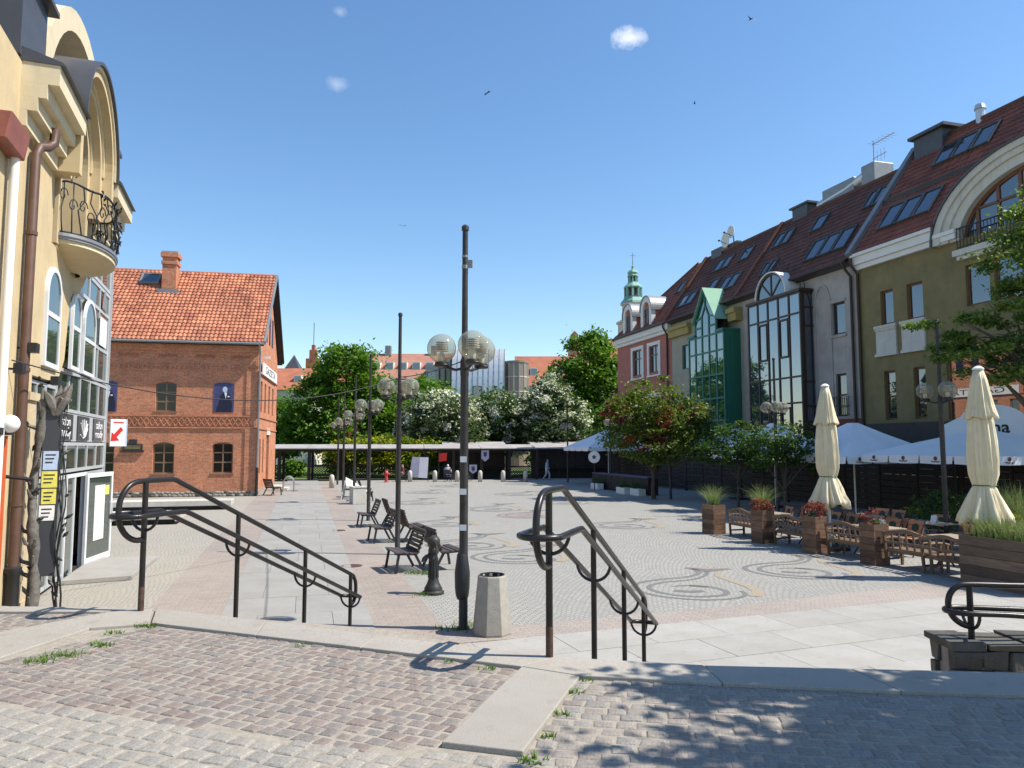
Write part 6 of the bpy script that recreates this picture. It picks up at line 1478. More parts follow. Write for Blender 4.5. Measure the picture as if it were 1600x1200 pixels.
# ---------------------------------------------------------------- people
def person(name_label, loc, rz, J, R_, colors, seat=None):
    """one continuous skinned body; faces take shirt, trousers, skin or hair by nearest bone"""
    names = list(J); bones = [('pelvis', 'chest'), ('chest', 'neck'), ('neck', 'head'), ('head', 'crown'), ('chest', 'shl'), ('shl', 'ell'), ('ell', 'wrl'), ('wrl', 'hal'), ('chest', 'shr'), ('shr', 'elr'), ('elr', 'wrr'), ('wrr', 'har'), ('pelvis', 'hil'), ('hil', 'knl'), ('knl', 'anl'), ('anl', 'tol'), ('pelvis', 'hir'), ('hir', 'knr'), ('knr', 'anr'), ('anr', 'tor')]
    me = bpy.data.meshes.new('person'); idx = {n: i for i, n in enumerate(names)}
    me.from_pydata([J[n] for n in names], [(idx[a], idx[b]) for a, b in bones], []); me.update()
    o = bpy.data.objects.new('person', me); col.objects.link(o)
    sk_ = o.modifiers.new('skin', 'SKIN'); sk_.use_smooth_shade = True
    for n in names: me.skin_vertices[0].data[idx[n]].radius = (R_.get(n, .06),) * 2
    me.skin_vertices[0].data[idx['pelvis']].use_root = True
    sb = o.modifiers.new('sub', 'SUBSURF'); sb.levels = 2; sb.render_levels = 2
    dg = bpy.context.evaluated_depsgraph_get(); m2 = bpy.data.meshes.new_from_object(o.evaluated_get(dg)); bpy.data.objects.remove(o)
    kinds = []
    for a, b in bones:
        if a in ('neck',): kinds.append(2)
        elif a == 'head': kinds.append(3)
        elif a in ('wrl', 'wrr', 'ell', 'elr'): kinds.append(2)
        elif a in ('hil', 'hir', 'knl', 'knr') or b in ('hil', 'hir'): kinds.append(1)
        elif a in ('anl', 'anr'): kinds.append(4)
        else: kinds.append(0)
    m2.materials.clear()
    for c_ in colors: m2.materials.append(M[c_])
    A = [(Vector(J[a]), Vector(J[b])) for a, b in bones]
    for p in m2.polygons:
        best, bi = 9, 0
        for i, (a, b) in enumerate(A):
            t = max(0, min(1, (p.center - a).dot(b - a) / (b - a).length_squared)); d = (p.center - a - (b - a) * t).length
            if d < best: best, bi = d, i
        p.material_index = kinds[bi]; p.use_smooth = True
    po = put('person', m2, None, loc, rz); tag(po, name_label, 'person')
    return po
RR = dict(pelvis=.15, chest=.16, neck=.06, head=.095, crown=.08, shl=.07, shr=.07, ell=.05, elr=.05, wrl=.035, wrr=.035, hal=.03, har=.03, hil=.10, hir=.10, knl=.07, knr=.07, anl=.045, anr=.045, tol=.04, tor=.04)
walk = dict(pelvis=(0, 0, .95), chest=(.03, 0, 1.32), neck=(.05, 0, 1.5), head=(.07, 0, 1.6), crown=(.07, 0, 1.72), shl=(.03, .19, 1.42), ell=(-.08, .24, 1.15), wrl=(.0, .24, .92), hal=(.05, .24, .82), shr=(.03, -.19, 1.42), elr=(.1, -.25, 1.16), wrr=(.26, -.22, 1.0), har=(.34, -.2, .95),
            hil=(0, .1, .88), knl=(.2, .1, .5), anl=(.18, .1, .09), tol=(.32, .1, .05), hir=(0, -.1, .88), knr=(-.02, -.1, .48), anr=(-.28, -.1, .14), tor=(-.2, -.1, .04))
person('person in pale blue shirt and light trousers walking past the dark stalls', (2.85, 61, .0), rad(-20), walk, RR, ['cloth_blue', 'cloth_grey', 'skin', 'hair', 'cloth_dark'])
sit = dict(pelvis=(0, 0, .52), chest=(-.02, 0, .95), neck=(.02, 0, 1.14), head=(.04, 0, 1.24), crown=(.04, 0, 1.36), shl=(0, .2, 1.06), ell=(.05, .27, .78), wrl=(.28, .2, .66), hal=(.36, .17, .66), shr=(0, -.2, 1.06), elr=(.05, -.27, .78), wrr=(.28, -.2, .66), har=(.36, -.17, .66),
           hil=(.06, .11, .5), knl=(.46, .14, .52), anl=(.46, .14, .09), tol=(.6, .14, .05), hir=(.06, -.11, .5), knr=(.46, -.14, .52), anr=(.46, -.14, .09), tor=(.6, -.14, .05))
person('person with white hair and pale shirt seated with back to the square', (-5.1, 59.0, .0), rad(80), sit, RR, ['cloth_grey', 'cloth_dark', 'skin', 'paper', 'cloth_dark'])
person('person in dark clothes seated beside the lavender banner', (-8.65, 59.0, .0), rad(200), sit, RR, ['dark_red', 'cloth_dark', 'skin', 'hair', 'cloth_dark'])
for i, (x, y, a) in enumerate(((-5.1, 59.0, 80), (-8.65, 59.0, 200))):
    s_ = thing('camp_stool', ['dark folding seat under the person with white hair', 'dark folding seat under the person beside the banner'][i], 'seat', (x, y, 0), rad(a))
    MB().box(-.24, .3, -.24, .24, .38, .42).build('seat', 'cloth_dark', s_); MB().bar((-.24, -.24, .4), (-.34, -.24, .95), .03).bar((-.24, .24, .4), (-.34, .24, .95), .03).box(-.36, -.33, -.24, .24, .6, .95).build('backrest', 'cloth_dark', s_)
    for q in ((-.22, -.22), (-.22, .22), (.26, -.22), (.26, .22)): MB().bar((q[0], q[1], .38), (q[0] * 1.2, q[1], 0), .03).build('leg', 'iron', s_)
# a parked carriage-like handcart
hc = thing('parked_bicycle', 'dark bicycle parked by the seated person', 'bicycle', (-3.95, 59.3, 0), rad(10))
for x in (-.52, .52):
    w_ = MB().tube([(x + .33 * math.cos(t), 0, .34 + .33 * math.sin(t)) for t in np.linspace(0, 2 * PI, 22)[:-1]], .02, 6, closed=True).build('wheel', 'rubber', hc)
    sp_ = MB()
    for k in range(8): t = PI * k / 8; sp_.bar((x - .32 * math.cos(t), 0, .34 - .32 * math.sin(t)), (x + .32 * math.cos(t), 0, .34 + .32 * math.sin(t)), .006)
    sp_.build('spokes', 'lead', w_)
MB().tube([(-.52, 0, .34), (-.05, 0, .3), (-.2, 0, .85), (-.52, 0, .34)], .018, 6).tube([(-.05, 0, .3), (.38, 0, .82), (-.18, 0, .8)], .018, 6).tube([(.52, 0, .34), (.36, 0, .95)], .016, 6).build('frame', 'cloth_dark', hc)
MB().tube([(.3, -.28, .98), (.36, 0, .97), (.3, .28, .98)], .015, 6).build('handlebar', 'lead', hc); MB().box(-.34, -.1, -.07, .07, .86, .92).build('saddle', 'black', hc)

# ---------------------------------------------------------------- cafe terrace on the right
TX = Vector((.327, -.945, 0)).normalized(); TROT = math.atan2(TX.y, TX.x); T0 = Vector((6.45, 24.25, 0)); TY = Vector((-TX.y, TX.x, 0))
def TW(x, y=0, z=0): p = T0 + TX * x + TY * y; return (p.x, p.y, z + .004)
def blades(name, m, parent, n, r0, h, spread, loc=(0, 0, 0), w=.008, seed=1, lx=0):
    rg = np.random.default_rng(seed); v, f = [], []
    for k in range(n):
        a = rg.uniform(0, 2 * PI); b = rg.uniform(0, r0); bx, by = b * math.cos(a) + rg.uniform(-lx, lx), b * math.sin(a); hh = h * rg.uniform(.55, 1.1); s = spread * rg.uniform(.1, 1.0); a2 = a + rg.uniform(-.6, .6)
        pa_ = rg.uniform(0, PI); wx, wy = w * math.cos(pa_), w * math.sin(pa_); i0 = len(v)
        for t in (0, .4, .75, 1.0):
            x = bx + s * t ** 2 * math.cos(a2); y = by + s * t ** 2 * math.sin(a2); z = hh * (t - .28 * (s / max(.01, spread)) * t ** 3); q = 1 - t * .9
            v += [(loc[0] + x - wx * q, loc[1] + y - wy * q, loc[2] + z), (loc[0] + x + wx * q, loc[1] + y + wy * q, loc[2] + z)]
        for j in range(3): f.append((i0 + 2 * j, i0 + 2 * j + 1, i0 + 2 * j + 3, i0 + 2 * j + 2))
    return put(name, mesh(name, v, f, m), parent)
def leaves(name, m, parent, blobs, n, size, seed=1, clumps=40, cs=.22, flat=.5, loc=(0, 0, 0), shell=.55):
    """leaf faces gathered in clumps spread through ellipsoids (x,y,z,rx,ry,rz)"""
    rg = np.random.default_rng(seed); vol = np.array([b[3] * b[4] * b[5] for b in blobs]) ** .8; vol /= vol.sum()
    P = []
    for b, share in zip(blobs, vol):
        k = max(3, int(clumps * share)); d = rg.normal(size=(k, 3)); d /= np.linalg.norm(d, axis=1)[:, None]; r = rg.uniform(shell ** 3, 1, size=(k, 1)) ** (1 / 3)
        cen = d * r; m_ = max(8, int(n * share)); wgt = rg.uniform(.4, 1.0, k); wgt /= wgt.sum(); ci = rg.choice(k, m_, p=wgt)
        off = rg.normal(size=(m_, 3)) * cs * rg.uniform(.6, 1.3, size=(k, 1))[ci] * np.array([1, 1, .7])
        P.append((cen[ci] + off) * np.array(b[3:6]) + np.array(b[0:3]))
    P = np.concatenate(P); m_ = len(P)
    nrm = rg.normal(size=(m_, 3)); nrm[:, 2] = np.abs(nrm[:, 2]) + flat; nrm /= np.linalg.norm(nrm, axis=1)[:, None]
    t = np.cross(nrm, rg.normal(size=(m_, 3))); t /= np.linalg.norm(t, axis=1)[:, None]; b_ = np.cross(nrm, t)
    s = size * rg.uniform(.6, 1.35, size=(m_, 1)); fold = nrm * s * .25
    a = P - t * s; c_ = P + t * s; l_ = P + b_ * s * .55 + fold; r_ = P - b_ * s * .55 + fold
    v = np.stack([a, l_, c_, r_], 1).reshape(-1, 3) + np.array(loc)
    me = bpy.data.meshes.new(name); me.vertices.add(len(v)); me.vertices.foreach_set('co', v.astype(np.float32).ravel())
    me.loops.add(4 * m_); me.loops.foreach_set('vertex_index', np.arange(4 * m_, dtype=np.int32)); me.polygons.add(m_); me.polygons.foreach_set('loop_start', np.arange(0, 4 * m_, 4, dtype=np.int32)); me.update(); me.validate()
    me.materials.append(M[m] if isinstance(m, str) else m)
    return put(name, me, parent)
def make_planter(lx, ly, h, mt, label, x, y=0, rows=5, group='wooden planters edging the terrace'):
    t = thing('planter', label, 'planter', TW(x, y), TROT + random.uniform(-.04, .04), group); ph = h / rows
    for k in range(rows):
        z0, z1 = k * ph + .004, (k + 1) * ph - .004
        for s in (-1, 1):
            MB().box(-lx / 2, lx / 2, s * (ly / 2 - .014) - .014, s * (ly / 2 - .014) + .014, z0, z1).build('plank', mt, t)
            MB().box(s * (lx / 2 - .013) - .013, s * (lx / 2 - .013) + .013, -ly / 2 + .029, ly / 2 - .029, z0, z1).build('plank', mt, t)
    MB().box(-lx / 2 + .03, lx / 2 - .03, -ly / 2 + .03, ly / 2 - .03, .05, h - .06).build('soil', 'rubber', t)
    return t
p1_ = make_planter(.62, .46, .92, 'planter_wood', 'wooden box planter with tall ornamental grass at the terrace end', .15, rows=6)
blades('grass', 'blade', p1_, 200, .16, .8, .75, (0, 0, .85), seed=3)
p2_ = make_planter(.50, .44, .95, 'planter_wood', 'wooden box planter with small red leaved plant beside the tall grass', 2.6, rows=6); leaves('foliage', 'leaf_red', p2_, [(0, 0, 1.08, .3, .26, .18)], 420, .035, 5, 26); 
p3_ = make_planter(.50, .44, .96, 'planter_wood', 'wooden box planter with reddish shrub in front of the closed parasol', 4.75, rows=6); leaves('foliage', 'leaf_red', p3_, [(0, 0, 1.12, .28, .26, .22)], 420, .035, 6, 24); leaves('low_foliage', 'leaf_dark', p3_, [(0, 0, .98, .2, .18, .1)], 120, .03, 7, 10)
p4_ = make_planter(.48, .44, .95, 'planter_wood', 'wooden box planter with dry reddish plant between two garden benches', 6.72, rows=6); leaves('foliage', 'leaf_red', p4_, [(-.05, 0, 1.1, .22, .22, .2)], 240, .03, 8, 16); leaves('low_foliage', 'leaf_grey', p4_, [(.08, 0, .98, .16, .16, .08)], 120, .03, 9, 10)
p5_ = make_planter(1.7, .62, .98, 'planter_grey', 'long weathered plank planter with grass and orange flowers', 10.05, .05, rows=5); blades('grass', 'blade', p5_, 620, .2, .6, .3, (-.1, 0, .9), seed=5, lx=.62); leaves('flowers', 'orange_cobble', p5_, [(-.45, -.12, 1.02, .14, .1, .05)], 24, .02, 4, 6)
p6_ = make_planter(.62, .46, .8, 'planter_wood', 'wooden planter with arching grass set back behind the first bench', 1.0, 1.25, rows=5); blades('grass', 'blade', p6_, 230, .16, .95, .8, (0, 0, .75), seed=8); leaves('foliage', 'leaf_red', p6_, [(.4, -.1, .92, .2, .2, .16)], 160, .03, 18, 14)
p7_ = make_planter(1.5, .5, .8, 'planter_wood', 'wooden planter with arching grass and lime foliage under the large parasol', 6.6, 4.6, rows=5); blades('grass', 'blade', p7_, 420, .2, 1.2, .7, (0, 0, .75), seed=9, lx=.5); leaves('foliage', 'leaf_yellow', p7_, [(.2, -.15, .95, .4, .2, .14)], 300, .035, 19, 20)
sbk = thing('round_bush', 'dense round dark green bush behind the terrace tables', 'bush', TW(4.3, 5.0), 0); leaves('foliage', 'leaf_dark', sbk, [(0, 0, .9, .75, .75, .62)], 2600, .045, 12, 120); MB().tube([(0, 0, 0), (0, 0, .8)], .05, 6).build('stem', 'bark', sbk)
for i, (x, y) in enumerate(((3.2, 4.8), (3.7, 4.9))):
    o = thing('potted_flower', 'small pot with lime green blooms before the round bush', 'flower pot', TW(x, y), 0, 'pots with lime blooms'); MB().lathe([(.11, 0), (.15, .55), (.16, .6), (.13, .6)], n=12).build('pot', 'trim_white', o); leaves('blooms', 'leaf_yellow', o, [(0, 0, .82, .18, .18, .12)], 160, .03, 30 + i, 12); leaves('foliage', 'leaf_dark', o, [(0, 0, .68, .16, .16, .1)], 90, .03, 40 + i, 10)

def make_bench():
    """garden bench for two with arched back rail, open splats and arms; faces +y"""
    t = thing('garden_bench', 'x', 'bench', (0, 0, 0), 0, 'wooden garden benches along the planters'); Lb = 1.36; m = 'arm_wood'
    for s in (-1, 1):
        x = s * (Lb / 2 - .03)
        MB().bar((x, -.02, 0), (x, -.08, .80), .055, .055, (0, 1, 0)).build('back_leg', m, t)
        MB().bar((x, .46, 0), (x, .46, .60), .055, .055, (0, 1, 0)).build('front_leg', m, t)
        MB().tube([(x, -.07, .64), (x, .15, .655), (x, .35, .64), (x, .52, .60)], [.022, .028, .03, .028], 8).build('arm', m, t, smooth=True)
        MB().bar((x, -.02, .16), (x, .46, .16), .03, .045).build('side_stretcher', m, t)
    for k in range(5): MB().box(-Lb / 2 + .06, Lb / 2 - .06, .0 + .095 * k, .085 + .095 * k, .40, .425).build('seat_slat', m, t)
    MB().box(-Lb / 2 + .06, Lb / 2 - .06, -.03, .0, .33, .40).box(-Lb / 2 + .06, Lb / 2 - .06, .455, .485, .33, .40).build('apron', m, t)
    n = 16; pts = [(-Lb / 2 + Lb * i / n, .80 + .10 * math.sin(PI * i / n) ** 2) for i in range(n + 1)]
    top = MB(); top.prism_y(pts + [(x, z - .075) for x, z in pts[::-1]], -.115, -.075); top.build('top_rail', m, t)
    MB().box(-Lb / 2 + .06, Lb / 2 - .06, -.095, -.065, .55, .60).build('lower_rail', m, t)
    for x in (-.42, -.21, 0, .21, .42): MB().bar((x, -.045, .42), (x, -.09, .80 + .07 * math.cos(x * 2)), .05, .022, (0, 1, 0)).build('splat', m, t)
    return t
gb0 = make_bench()
for i, (x, y, a, lb_) in enumerate(((1.35, .2, -2, 'wooden garden bench between the grass planter and the next box planter'), (3.6, .15, 1, 'wooden garden bench between the second and third box planters'), (5.7, .12, -1, 'wooden garden bench in front of the closed parasol'), (7.62, .1, 2, 'wooden garden bench beside the dry reddish plant'), (8.68, .02, -2, 'wooden garden bench beside the long weathered planter'))):
    o = gb0 if i == 0 else clone(gb0); o.location = TW(x, y); o.rotation_euler = (0, 0, TROT + rad(a)); o['label'] = lb_; o.scale = (.92 if i != 0 else .9, 1, 1)
def make_folding():
    t = thing('folding_chair', 'brown folding chair with slatted back and dark round emblem at terrace table', 'chair', (0, 0, 0), 0, 'folding chairs at the terrace tables')
    for k in range(3): MB().bar((-.23, .20 + .03 * k, .60 + .115 * k), (.23, .20 + .03 * k, .60 + .115 * k), .02, .105, (0, .25, 1)).build('back_slat', 'chair_wood', t)
    for k in range(5): MB().box(-.22, .22, -.22 + .085 * k, -.145 + .085 * k, .445, .465).build('seat_slat', 'chair_wood', t)
    em = MB().lathe([(.10, 0), (.10, .008)], n=20); em.v = [(p[0], p[2], p[1]) for p in em.v]; e = em.build('emblem', 'emblem', t, (0, .207, .72)); e.rotation_euler = (rad(-15), 0, 0)
    em2 = em.build('emblem', 'emblem', t, (0, .243, .725)); em2.rotation_euler = (rad(-15), 0, 0)
    for s in (-1, 1):
        MB().bar((s * .235, .31, .92), (s * .235, -.20, 0), .018, .03, (0, 1, 0)).build('leg', 'iron', t); MB().bar((s * .215, -.2, .45), (s * .215, .26, 0), .018, .03, (0, 1, 0)).build('leg', 'iron', t)
    return t
def make_table():
    t = thing('terrace_table', 'wooden slatted terrace table on folding iron legs', 'table', (0, 0, 0), 0, 'terrace tables')
    for k in range(6): MB().box(-.62, .62, -.36 + .122 * k, -.248 + .122 * k, .715, .74).build('slat', 'table_wood', t)
    for s in (-1, 1):
        MB().bar((s * .5, -.3, .71), (s * .5, .3, 0), .03, .03, (1, 0, 0)).build('leg', 'iron', t); MB().bar((s * .47, .3, .71), (s * .47, -.3, 0), .03, .03, (1, 0, 0)).build('leg', 'iron', t)
    MB().box(-.6, .6, -.3, -.27, .68, .714).box(-.6, .6, .27, .3, .68, .714).build('batten', 'iron', t)
    return t
tb0 = make_table(); fc0 = make_folding(); nt_, nf_ = 0, 0
tdesc = ['behind the bench next to the tall grass', 'behind the second garden bench', 'by the closed parasol behind the third planter', 'behind the bench of the dry reddish plant', 'before the pots of lime blooms', 'before the round bush', 'before the arching grass planter', 'behind the long weathered planter', 'set back beyond the long weathered planter']
tables = [(1.5, 1.15), (3.6, 1.1), (5.7, 1.1), (8.1, 1.15), (3.1, 3.3), (5.3, 3.3), (7.6, 3.4), (9.9, 2.6), (9.9, 4.6)]
for i, (x, y) in enumerate(tables):
    o = tb0 if i == 0 else clone(tb0); o.location = TW(x, y); o.rotation_euler = (0, 0, TROT + random.uniform(-.08, .08)); o['label'] = 'wooden slatted terrace table ' + tdesc[i]
    if i in (2, 5): card = thing('menu_card', 'folded white menu card on the terrace table by the ' + ('closed parasol' if i == 2 else 'round bush'), 'menu card', TW(x + .2, y, .741), TROT); MB().add([(-.09, -.05, 0), (.09, -.05, 0), (.09, 0, .2), (-.09, 0, .2), (-.09, .05, 0), (.09, .05, 0)], [(0, 1, 2, 3), (3, 2, 5, 4)]).build('card', 'white', card)
    for (dx, dy, a) in ((-.33, .72, 0), (.33, .72, 0)) + (((-.33, -.72, 180), (.33, -.72, 180)) if y > 2 else ()):
        c_ = fc0 if nf_ == 0 else clone(fc0); nf_ += 1
        c_.location = TW(x + dx + random.uniform(-.05, .05), y + dy + random.uniform(-.06, .06)); c_.rotation_euler = (0, 0, TROT + rad(a) + random.uniform(-.2, .2)); c_['label'] = 'folding chair with round emblem at table ' + tdesc[i]
# closed parasols
def closed_parasol(loc, label, rz, seed):
    t = thing('closed_parasol', label, 'parasol', loc, rz, 'closed cream parasols'); rg = random.Random(seed)
    MB().tube([(0, 0, 0), (0, 0, 4.4)], .035, 10).build('pole', 'trim_white', t, smooth=True)
    MB().box(-.35, .35, -.35, .35, 0, .09).build('base_plate', 'iron', t)
    NS = 72
    def skirt(prof, name, folds, amp0, fold_ph, hem=0):
        vs_, fs_ = [], []
        for j, (r, z, am) in enumerate(prof):
            for k in range(NS):
                a = 2 * PI * k / NS
                wv = math.sin(folds * a + fold_ph + .35 * math.sin(z * 2.1)) * .6 + .4 * math.sin((folds * 2 + 1) * a + 1.3 * z + fold_ph)
                lump = .5 * math.sin(2 * a + z) + .5 * math.sin(3 * a - 1.7 * z + fold_ph)
                rr_ = .93 * r * (1 + am * wv + .05 * lump + am * .35 * math.sin(folds * 3 * a + 4 * z + 1.7 * math.sin(2 * a))); zz = z - (hem * (.5 + .5 * math.sin(folds * a * .5 + fold_ph + 2)) if j == len(prof) - 1 else 0)
                vs_.append((rr_ * math.cos(a), rr_ * math.sin(a), zz))
        for j in range(len(prof) - 1):
            for k in range(NS): fs_.append((j * NS + k, (j + 1) * NS + k, (j + 1) * NS + (k + 1) % NS, j * NS + (k + 1) % NS))
        o = put(name, mesh(name, vs_, fs_, 'canvas', True), t); sf = o.modifiers.new('thick', 'SOLIDIFY'); sf.thickness = .008
        return o
    skirt([(.10, 4.42, .0), (.15, 4.2, .12), (.20, 3.9, .16), (.245, 3.62, .18), (.285, 3.45, .2), (.30, 3.42, .22)], 'vent_flap', 9, .1, seed, .06)
    skirt([(.20, 3.6, .1), (.245, 3.3, .16), (.275, 2.9, .17), (.285, 2.5, .18), (.27, 2.2, .18), (.225, 2.0, .14), (.21, 1.95, .12), (.24, 1.9, .16), (.32, 1.7, .20), (.40, 1.48, .24), (.47, 1.32, .26), (.49, 1.26, .28)], 'canopy', 8, .1, seed + 2, .16)
    MB().lathe([(.11, 0), (.115, .03), (.06, .075), (.015, .09)], (0, 0, 4.42), 14).build('cap', 'trim_white', t, smooth=True)
    MB().tube([(.225 * math.cos(a), .225 * math.sin(a), 1.97) for a in np.linspace(0, 2 * PI, 24)[:-1]], .012, 6, closed=True).build('tie_cord', 'green_frame', t)
    return t
closed_parasol((8.62, 20.3, .004), 'closed cream parasol rising behind the third box planter', .3, 1)
closed_parasol((9.98, 15.75, .004), 'closed cream parasol rising beside the long weathered planter', 1.2, 4)
# open parasols
def open_parasol(loc, rz, label, w_=2.1, ez=2.45, top=3.65, logo=True):
    t = thing('open_parasol', label, 'parasol', loc, rz, 'open white parasols')
    MB().tube([(0, 0, 0), (0, 0, top)], .035, 10).build('pole', 'trim_white', t, smooth=True); MB().box(-.4, .4, -.4, .4, 0, .08).build('base_plate', 'iron', t)
    ring = []
    for k in range(16):
        a = 2 * PI * k / 16; s = 1 / max(abs(math.cos(a)), abs(math.sin(a))); ring.append((s * math.cos(a), s * math.sin(a)))
    vs_, fs_ = [], []
    for j, (f_, z) in enumerate(((.06, top), (.35, top - (top - ez) * .33), (.7, top - (top - ez) * .68), (1.0, ez))):
        for k, (x, y) in enumerate(ring): vs_.append((x * f_ * w_, y * f_ * w_, z - (.05 * f_ if k % 2 else 0)))
    for j in range(3):
        for k in range(16): fs_.append((j * 16 + k, (j + 1) * 16 + k, (j + 1) * 16 + (k + 1) % 16, j * 16 + (k + 1) % 16))
    fs_.append(tuple(range(16)))
    cv = put('canopy', mesh('canopy', vs_, fs_, 'canvas_white'), t)
    for s in range(4):
        vd = []
        e = MB(); c_, s_ = math.cos(s * PI / 2), math.sin(s * PI / 2); n = 4
        for i in range(n):
            y0, y1 = -w_ + 2 * w_ * i / n + .012, -w_ + 2 * w_ * (i + 1) / n - .012
            pts = [(w_, y0, ez - .005), (w_, y1, ez - .005), (w_ + .015, y1 - .03, ez - .25), (w_ + .02, (y0 + y1) / 2, ez - .27), (w_ + .015, y0 + .03, ez - .25)]
            e.add([(p[0] * c_ - p[1] * s_, p[0] * s_ + p[1] * c_, p[2]) for p in pts], [(0, 1, 2, 3, 4)])
            if logo:
                yc = (y0 + y1) / 2
                lm = MB(); lm.v = []; lm.lathe([(.065, 0), (.065, .006)], n=14); lm.v = [(w_ + .022 + p[2], yc + p[0], ez - .09 + p[1]) for p in lm.v]; lm.v = [(p[0] * c_ - p[1] * s_, p[0] * s_ + p[1] * c_, p[2]) for p in lm.v]; lm.build('logo_dot', 'dark_red', t)
                sc_ = MB(); sc_.tube([(w_ + .03, yc - .17 + .34 * q / 14, ez - .19 + .022 * math.sin(q * 2.4) + .01 * math.sin(q)) for q in range(15)], .010, 4); sc_.v = [(p[0] * c_ - p[1] * s_, p[0] * s_ + p[1] * c_, p[2]) for p in sc_.v]; sc_.build('logo_script', 'ink', t)
        e.build('valance', 'canvas_white', t)
    rb = MB()
    for x, y in ring[::2]: rb.bar((0, 0, top - .12), (x * w_ * .98, y * w_ * .98, ez - .03), .025)
    rb.build('ribs', 'trim_white', t)
    return t
open_parasol((15.6, 24.6, .004), RROT, 'large open white parasol with red dot logos under the olive house', 2.6, 2.5, 3.35)
open_parasol((13.35, 29.0, .004), RROT, 'open white parasol in front of the grey house window', 2.2, 2.42, 3.7)
open_parasol((12.1, 34.2, .004), RROT, 'open white parasol behind the small dark trees by the brown glass bay', 2.0, 2.45, 3.85)
open_parasol((12.0, 39.4, .004), RROT, 'open white parasol in front of the green glass bay', 2.0, 2.45, 3.75, False)
open_parasol((7.2, 55.5, .004), RROT, 'open white parasol beyond the reddish maple', 2.6, 2.7, 4.0, False)
open_parasol((18.2, 19.4, .004), RROT, 'open white parasol farthest along toward the terrace tree', 2.2, 2.45, 3.5)
# white awning sign
aws = thing('awning_sign', 'white rounded awning sign with black letters above the terrace', 'sign', (17.95, 27.0, 0), rad(-26))
MB().prism_y([(-1.9, 2.6), (1.25, 2.6), (1.25, 3.9), (.7, 3.9)] + [(-.35 + 1.05 * math.cos(t), 3.7 + .62 * math.sin(t)) for t in np.linspace(.3, PI - .3, 12)] + [(-1.9, 3.6)], -.06, .06).build('board', 'canvas_white', aws)
text('na', 'lettering', 'ink', aws, (-.12, -.065, 3.48), (RX, 0, 0), .62, .008, bold=.012)
MB().box(-.05, .35, -.066, -.061, 3.13, 3.17).build('small_print', 'ink', aws)
for x in (-1.6, 1.1): MB().bar((x, 0, 0), (x, 0, 2.6), .07).build('post', 'iron', aws)
# dark screens added to deepen the shade in front of the shop fronts
screen_spots = ['under the olive house windows', 'behind the large open parasol', 'under the grey house', 'below the brown glass bay', 'between the two glass bays', 'below the green glass bay', 'by the pale house wall', 'before the pink house', 'at the far corner of the pink house']
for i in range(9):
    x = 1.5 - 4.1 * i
    s_ = thing('shade_screen', 'dark wooden screen added to deepen shade ' + screen_spots[i], 'shade_screen', RW(x, -2.6), RROT, 'dark screens added to deepen shade'); 
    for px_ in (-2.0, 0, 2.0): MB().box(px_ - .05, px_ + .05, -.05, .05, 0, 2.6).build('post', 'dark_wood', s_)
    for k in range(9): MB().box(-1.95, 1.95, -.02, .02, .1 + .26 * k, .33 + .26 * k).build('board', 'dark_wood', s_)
# blue topped counter with white boxes
ct = thing('terrace_counter', 'long dark counter with blue top in the shade of the maple', 'counter', (6.9, 46.5, 0), UANG)
MB().box(-4.2, 4.2, -.35, .35, .95, 1.02).build('top', 'poster_blue', ct)
for k in range(8): MB().box(-4.15 + 1.05 * k, -3.2 + 1.05 * k, -.3, -.25, .05, .95).box(-4.15 + 1.05 * k, -3.2 + 1.05 * k, .25, .3, .05, .95).build('panel', 'dark_wood', ct)
for k in range(9): MB().box(-4.2 + 1.05 * k - .04, -4.2 + 1.05 * k + .04, -.31, .31, 0, .95).build('post', 'dark_wood', ct)
for i, (x, y) in enumerate(((5.55, 48.6), (6.55, 43.8), (7.15, 42.4))):
    o = thing('flower_box', 'white flower box with low dark plants standing by the blue topped counter', 'flower box', (x, y, 0), UANG, 'white flower boxes'); MB().box(-.6, .6, -.22, .22, 0, .38).build('box', 'trim_white', o, bevel=.02); leaves('foliage', 'leaf_dark', o, [(0, 0, .52, .6, .22, .22)], 300, .05, 50 + i, 24)
rs = thing('round_sign', 'round white sign on a thin post beside the blue topped counter', 'sign', (5.25, 47.5, 0), rad(-20)); rm = MB().lathe([(.38, 0), (.38, .04)], n=20); rm.v = [(p[0], p[2], p[1]) for p in rm.v]; rm.build('disc', 'trim_white', rs, (0, 0, 2.1)); MB().bar((0, .03, 0), (0, .03, 2.1), .05).build('post', 'iron', rs)
rm2 = MB().lathe([(.12, 0), (.12, .01)], n=14); rm2.v = [(p[0], p[2], p[1]) for p in rm2.v]; rm2.build('mark', 'poster_blue', rs, (0, -.011, 2.1))

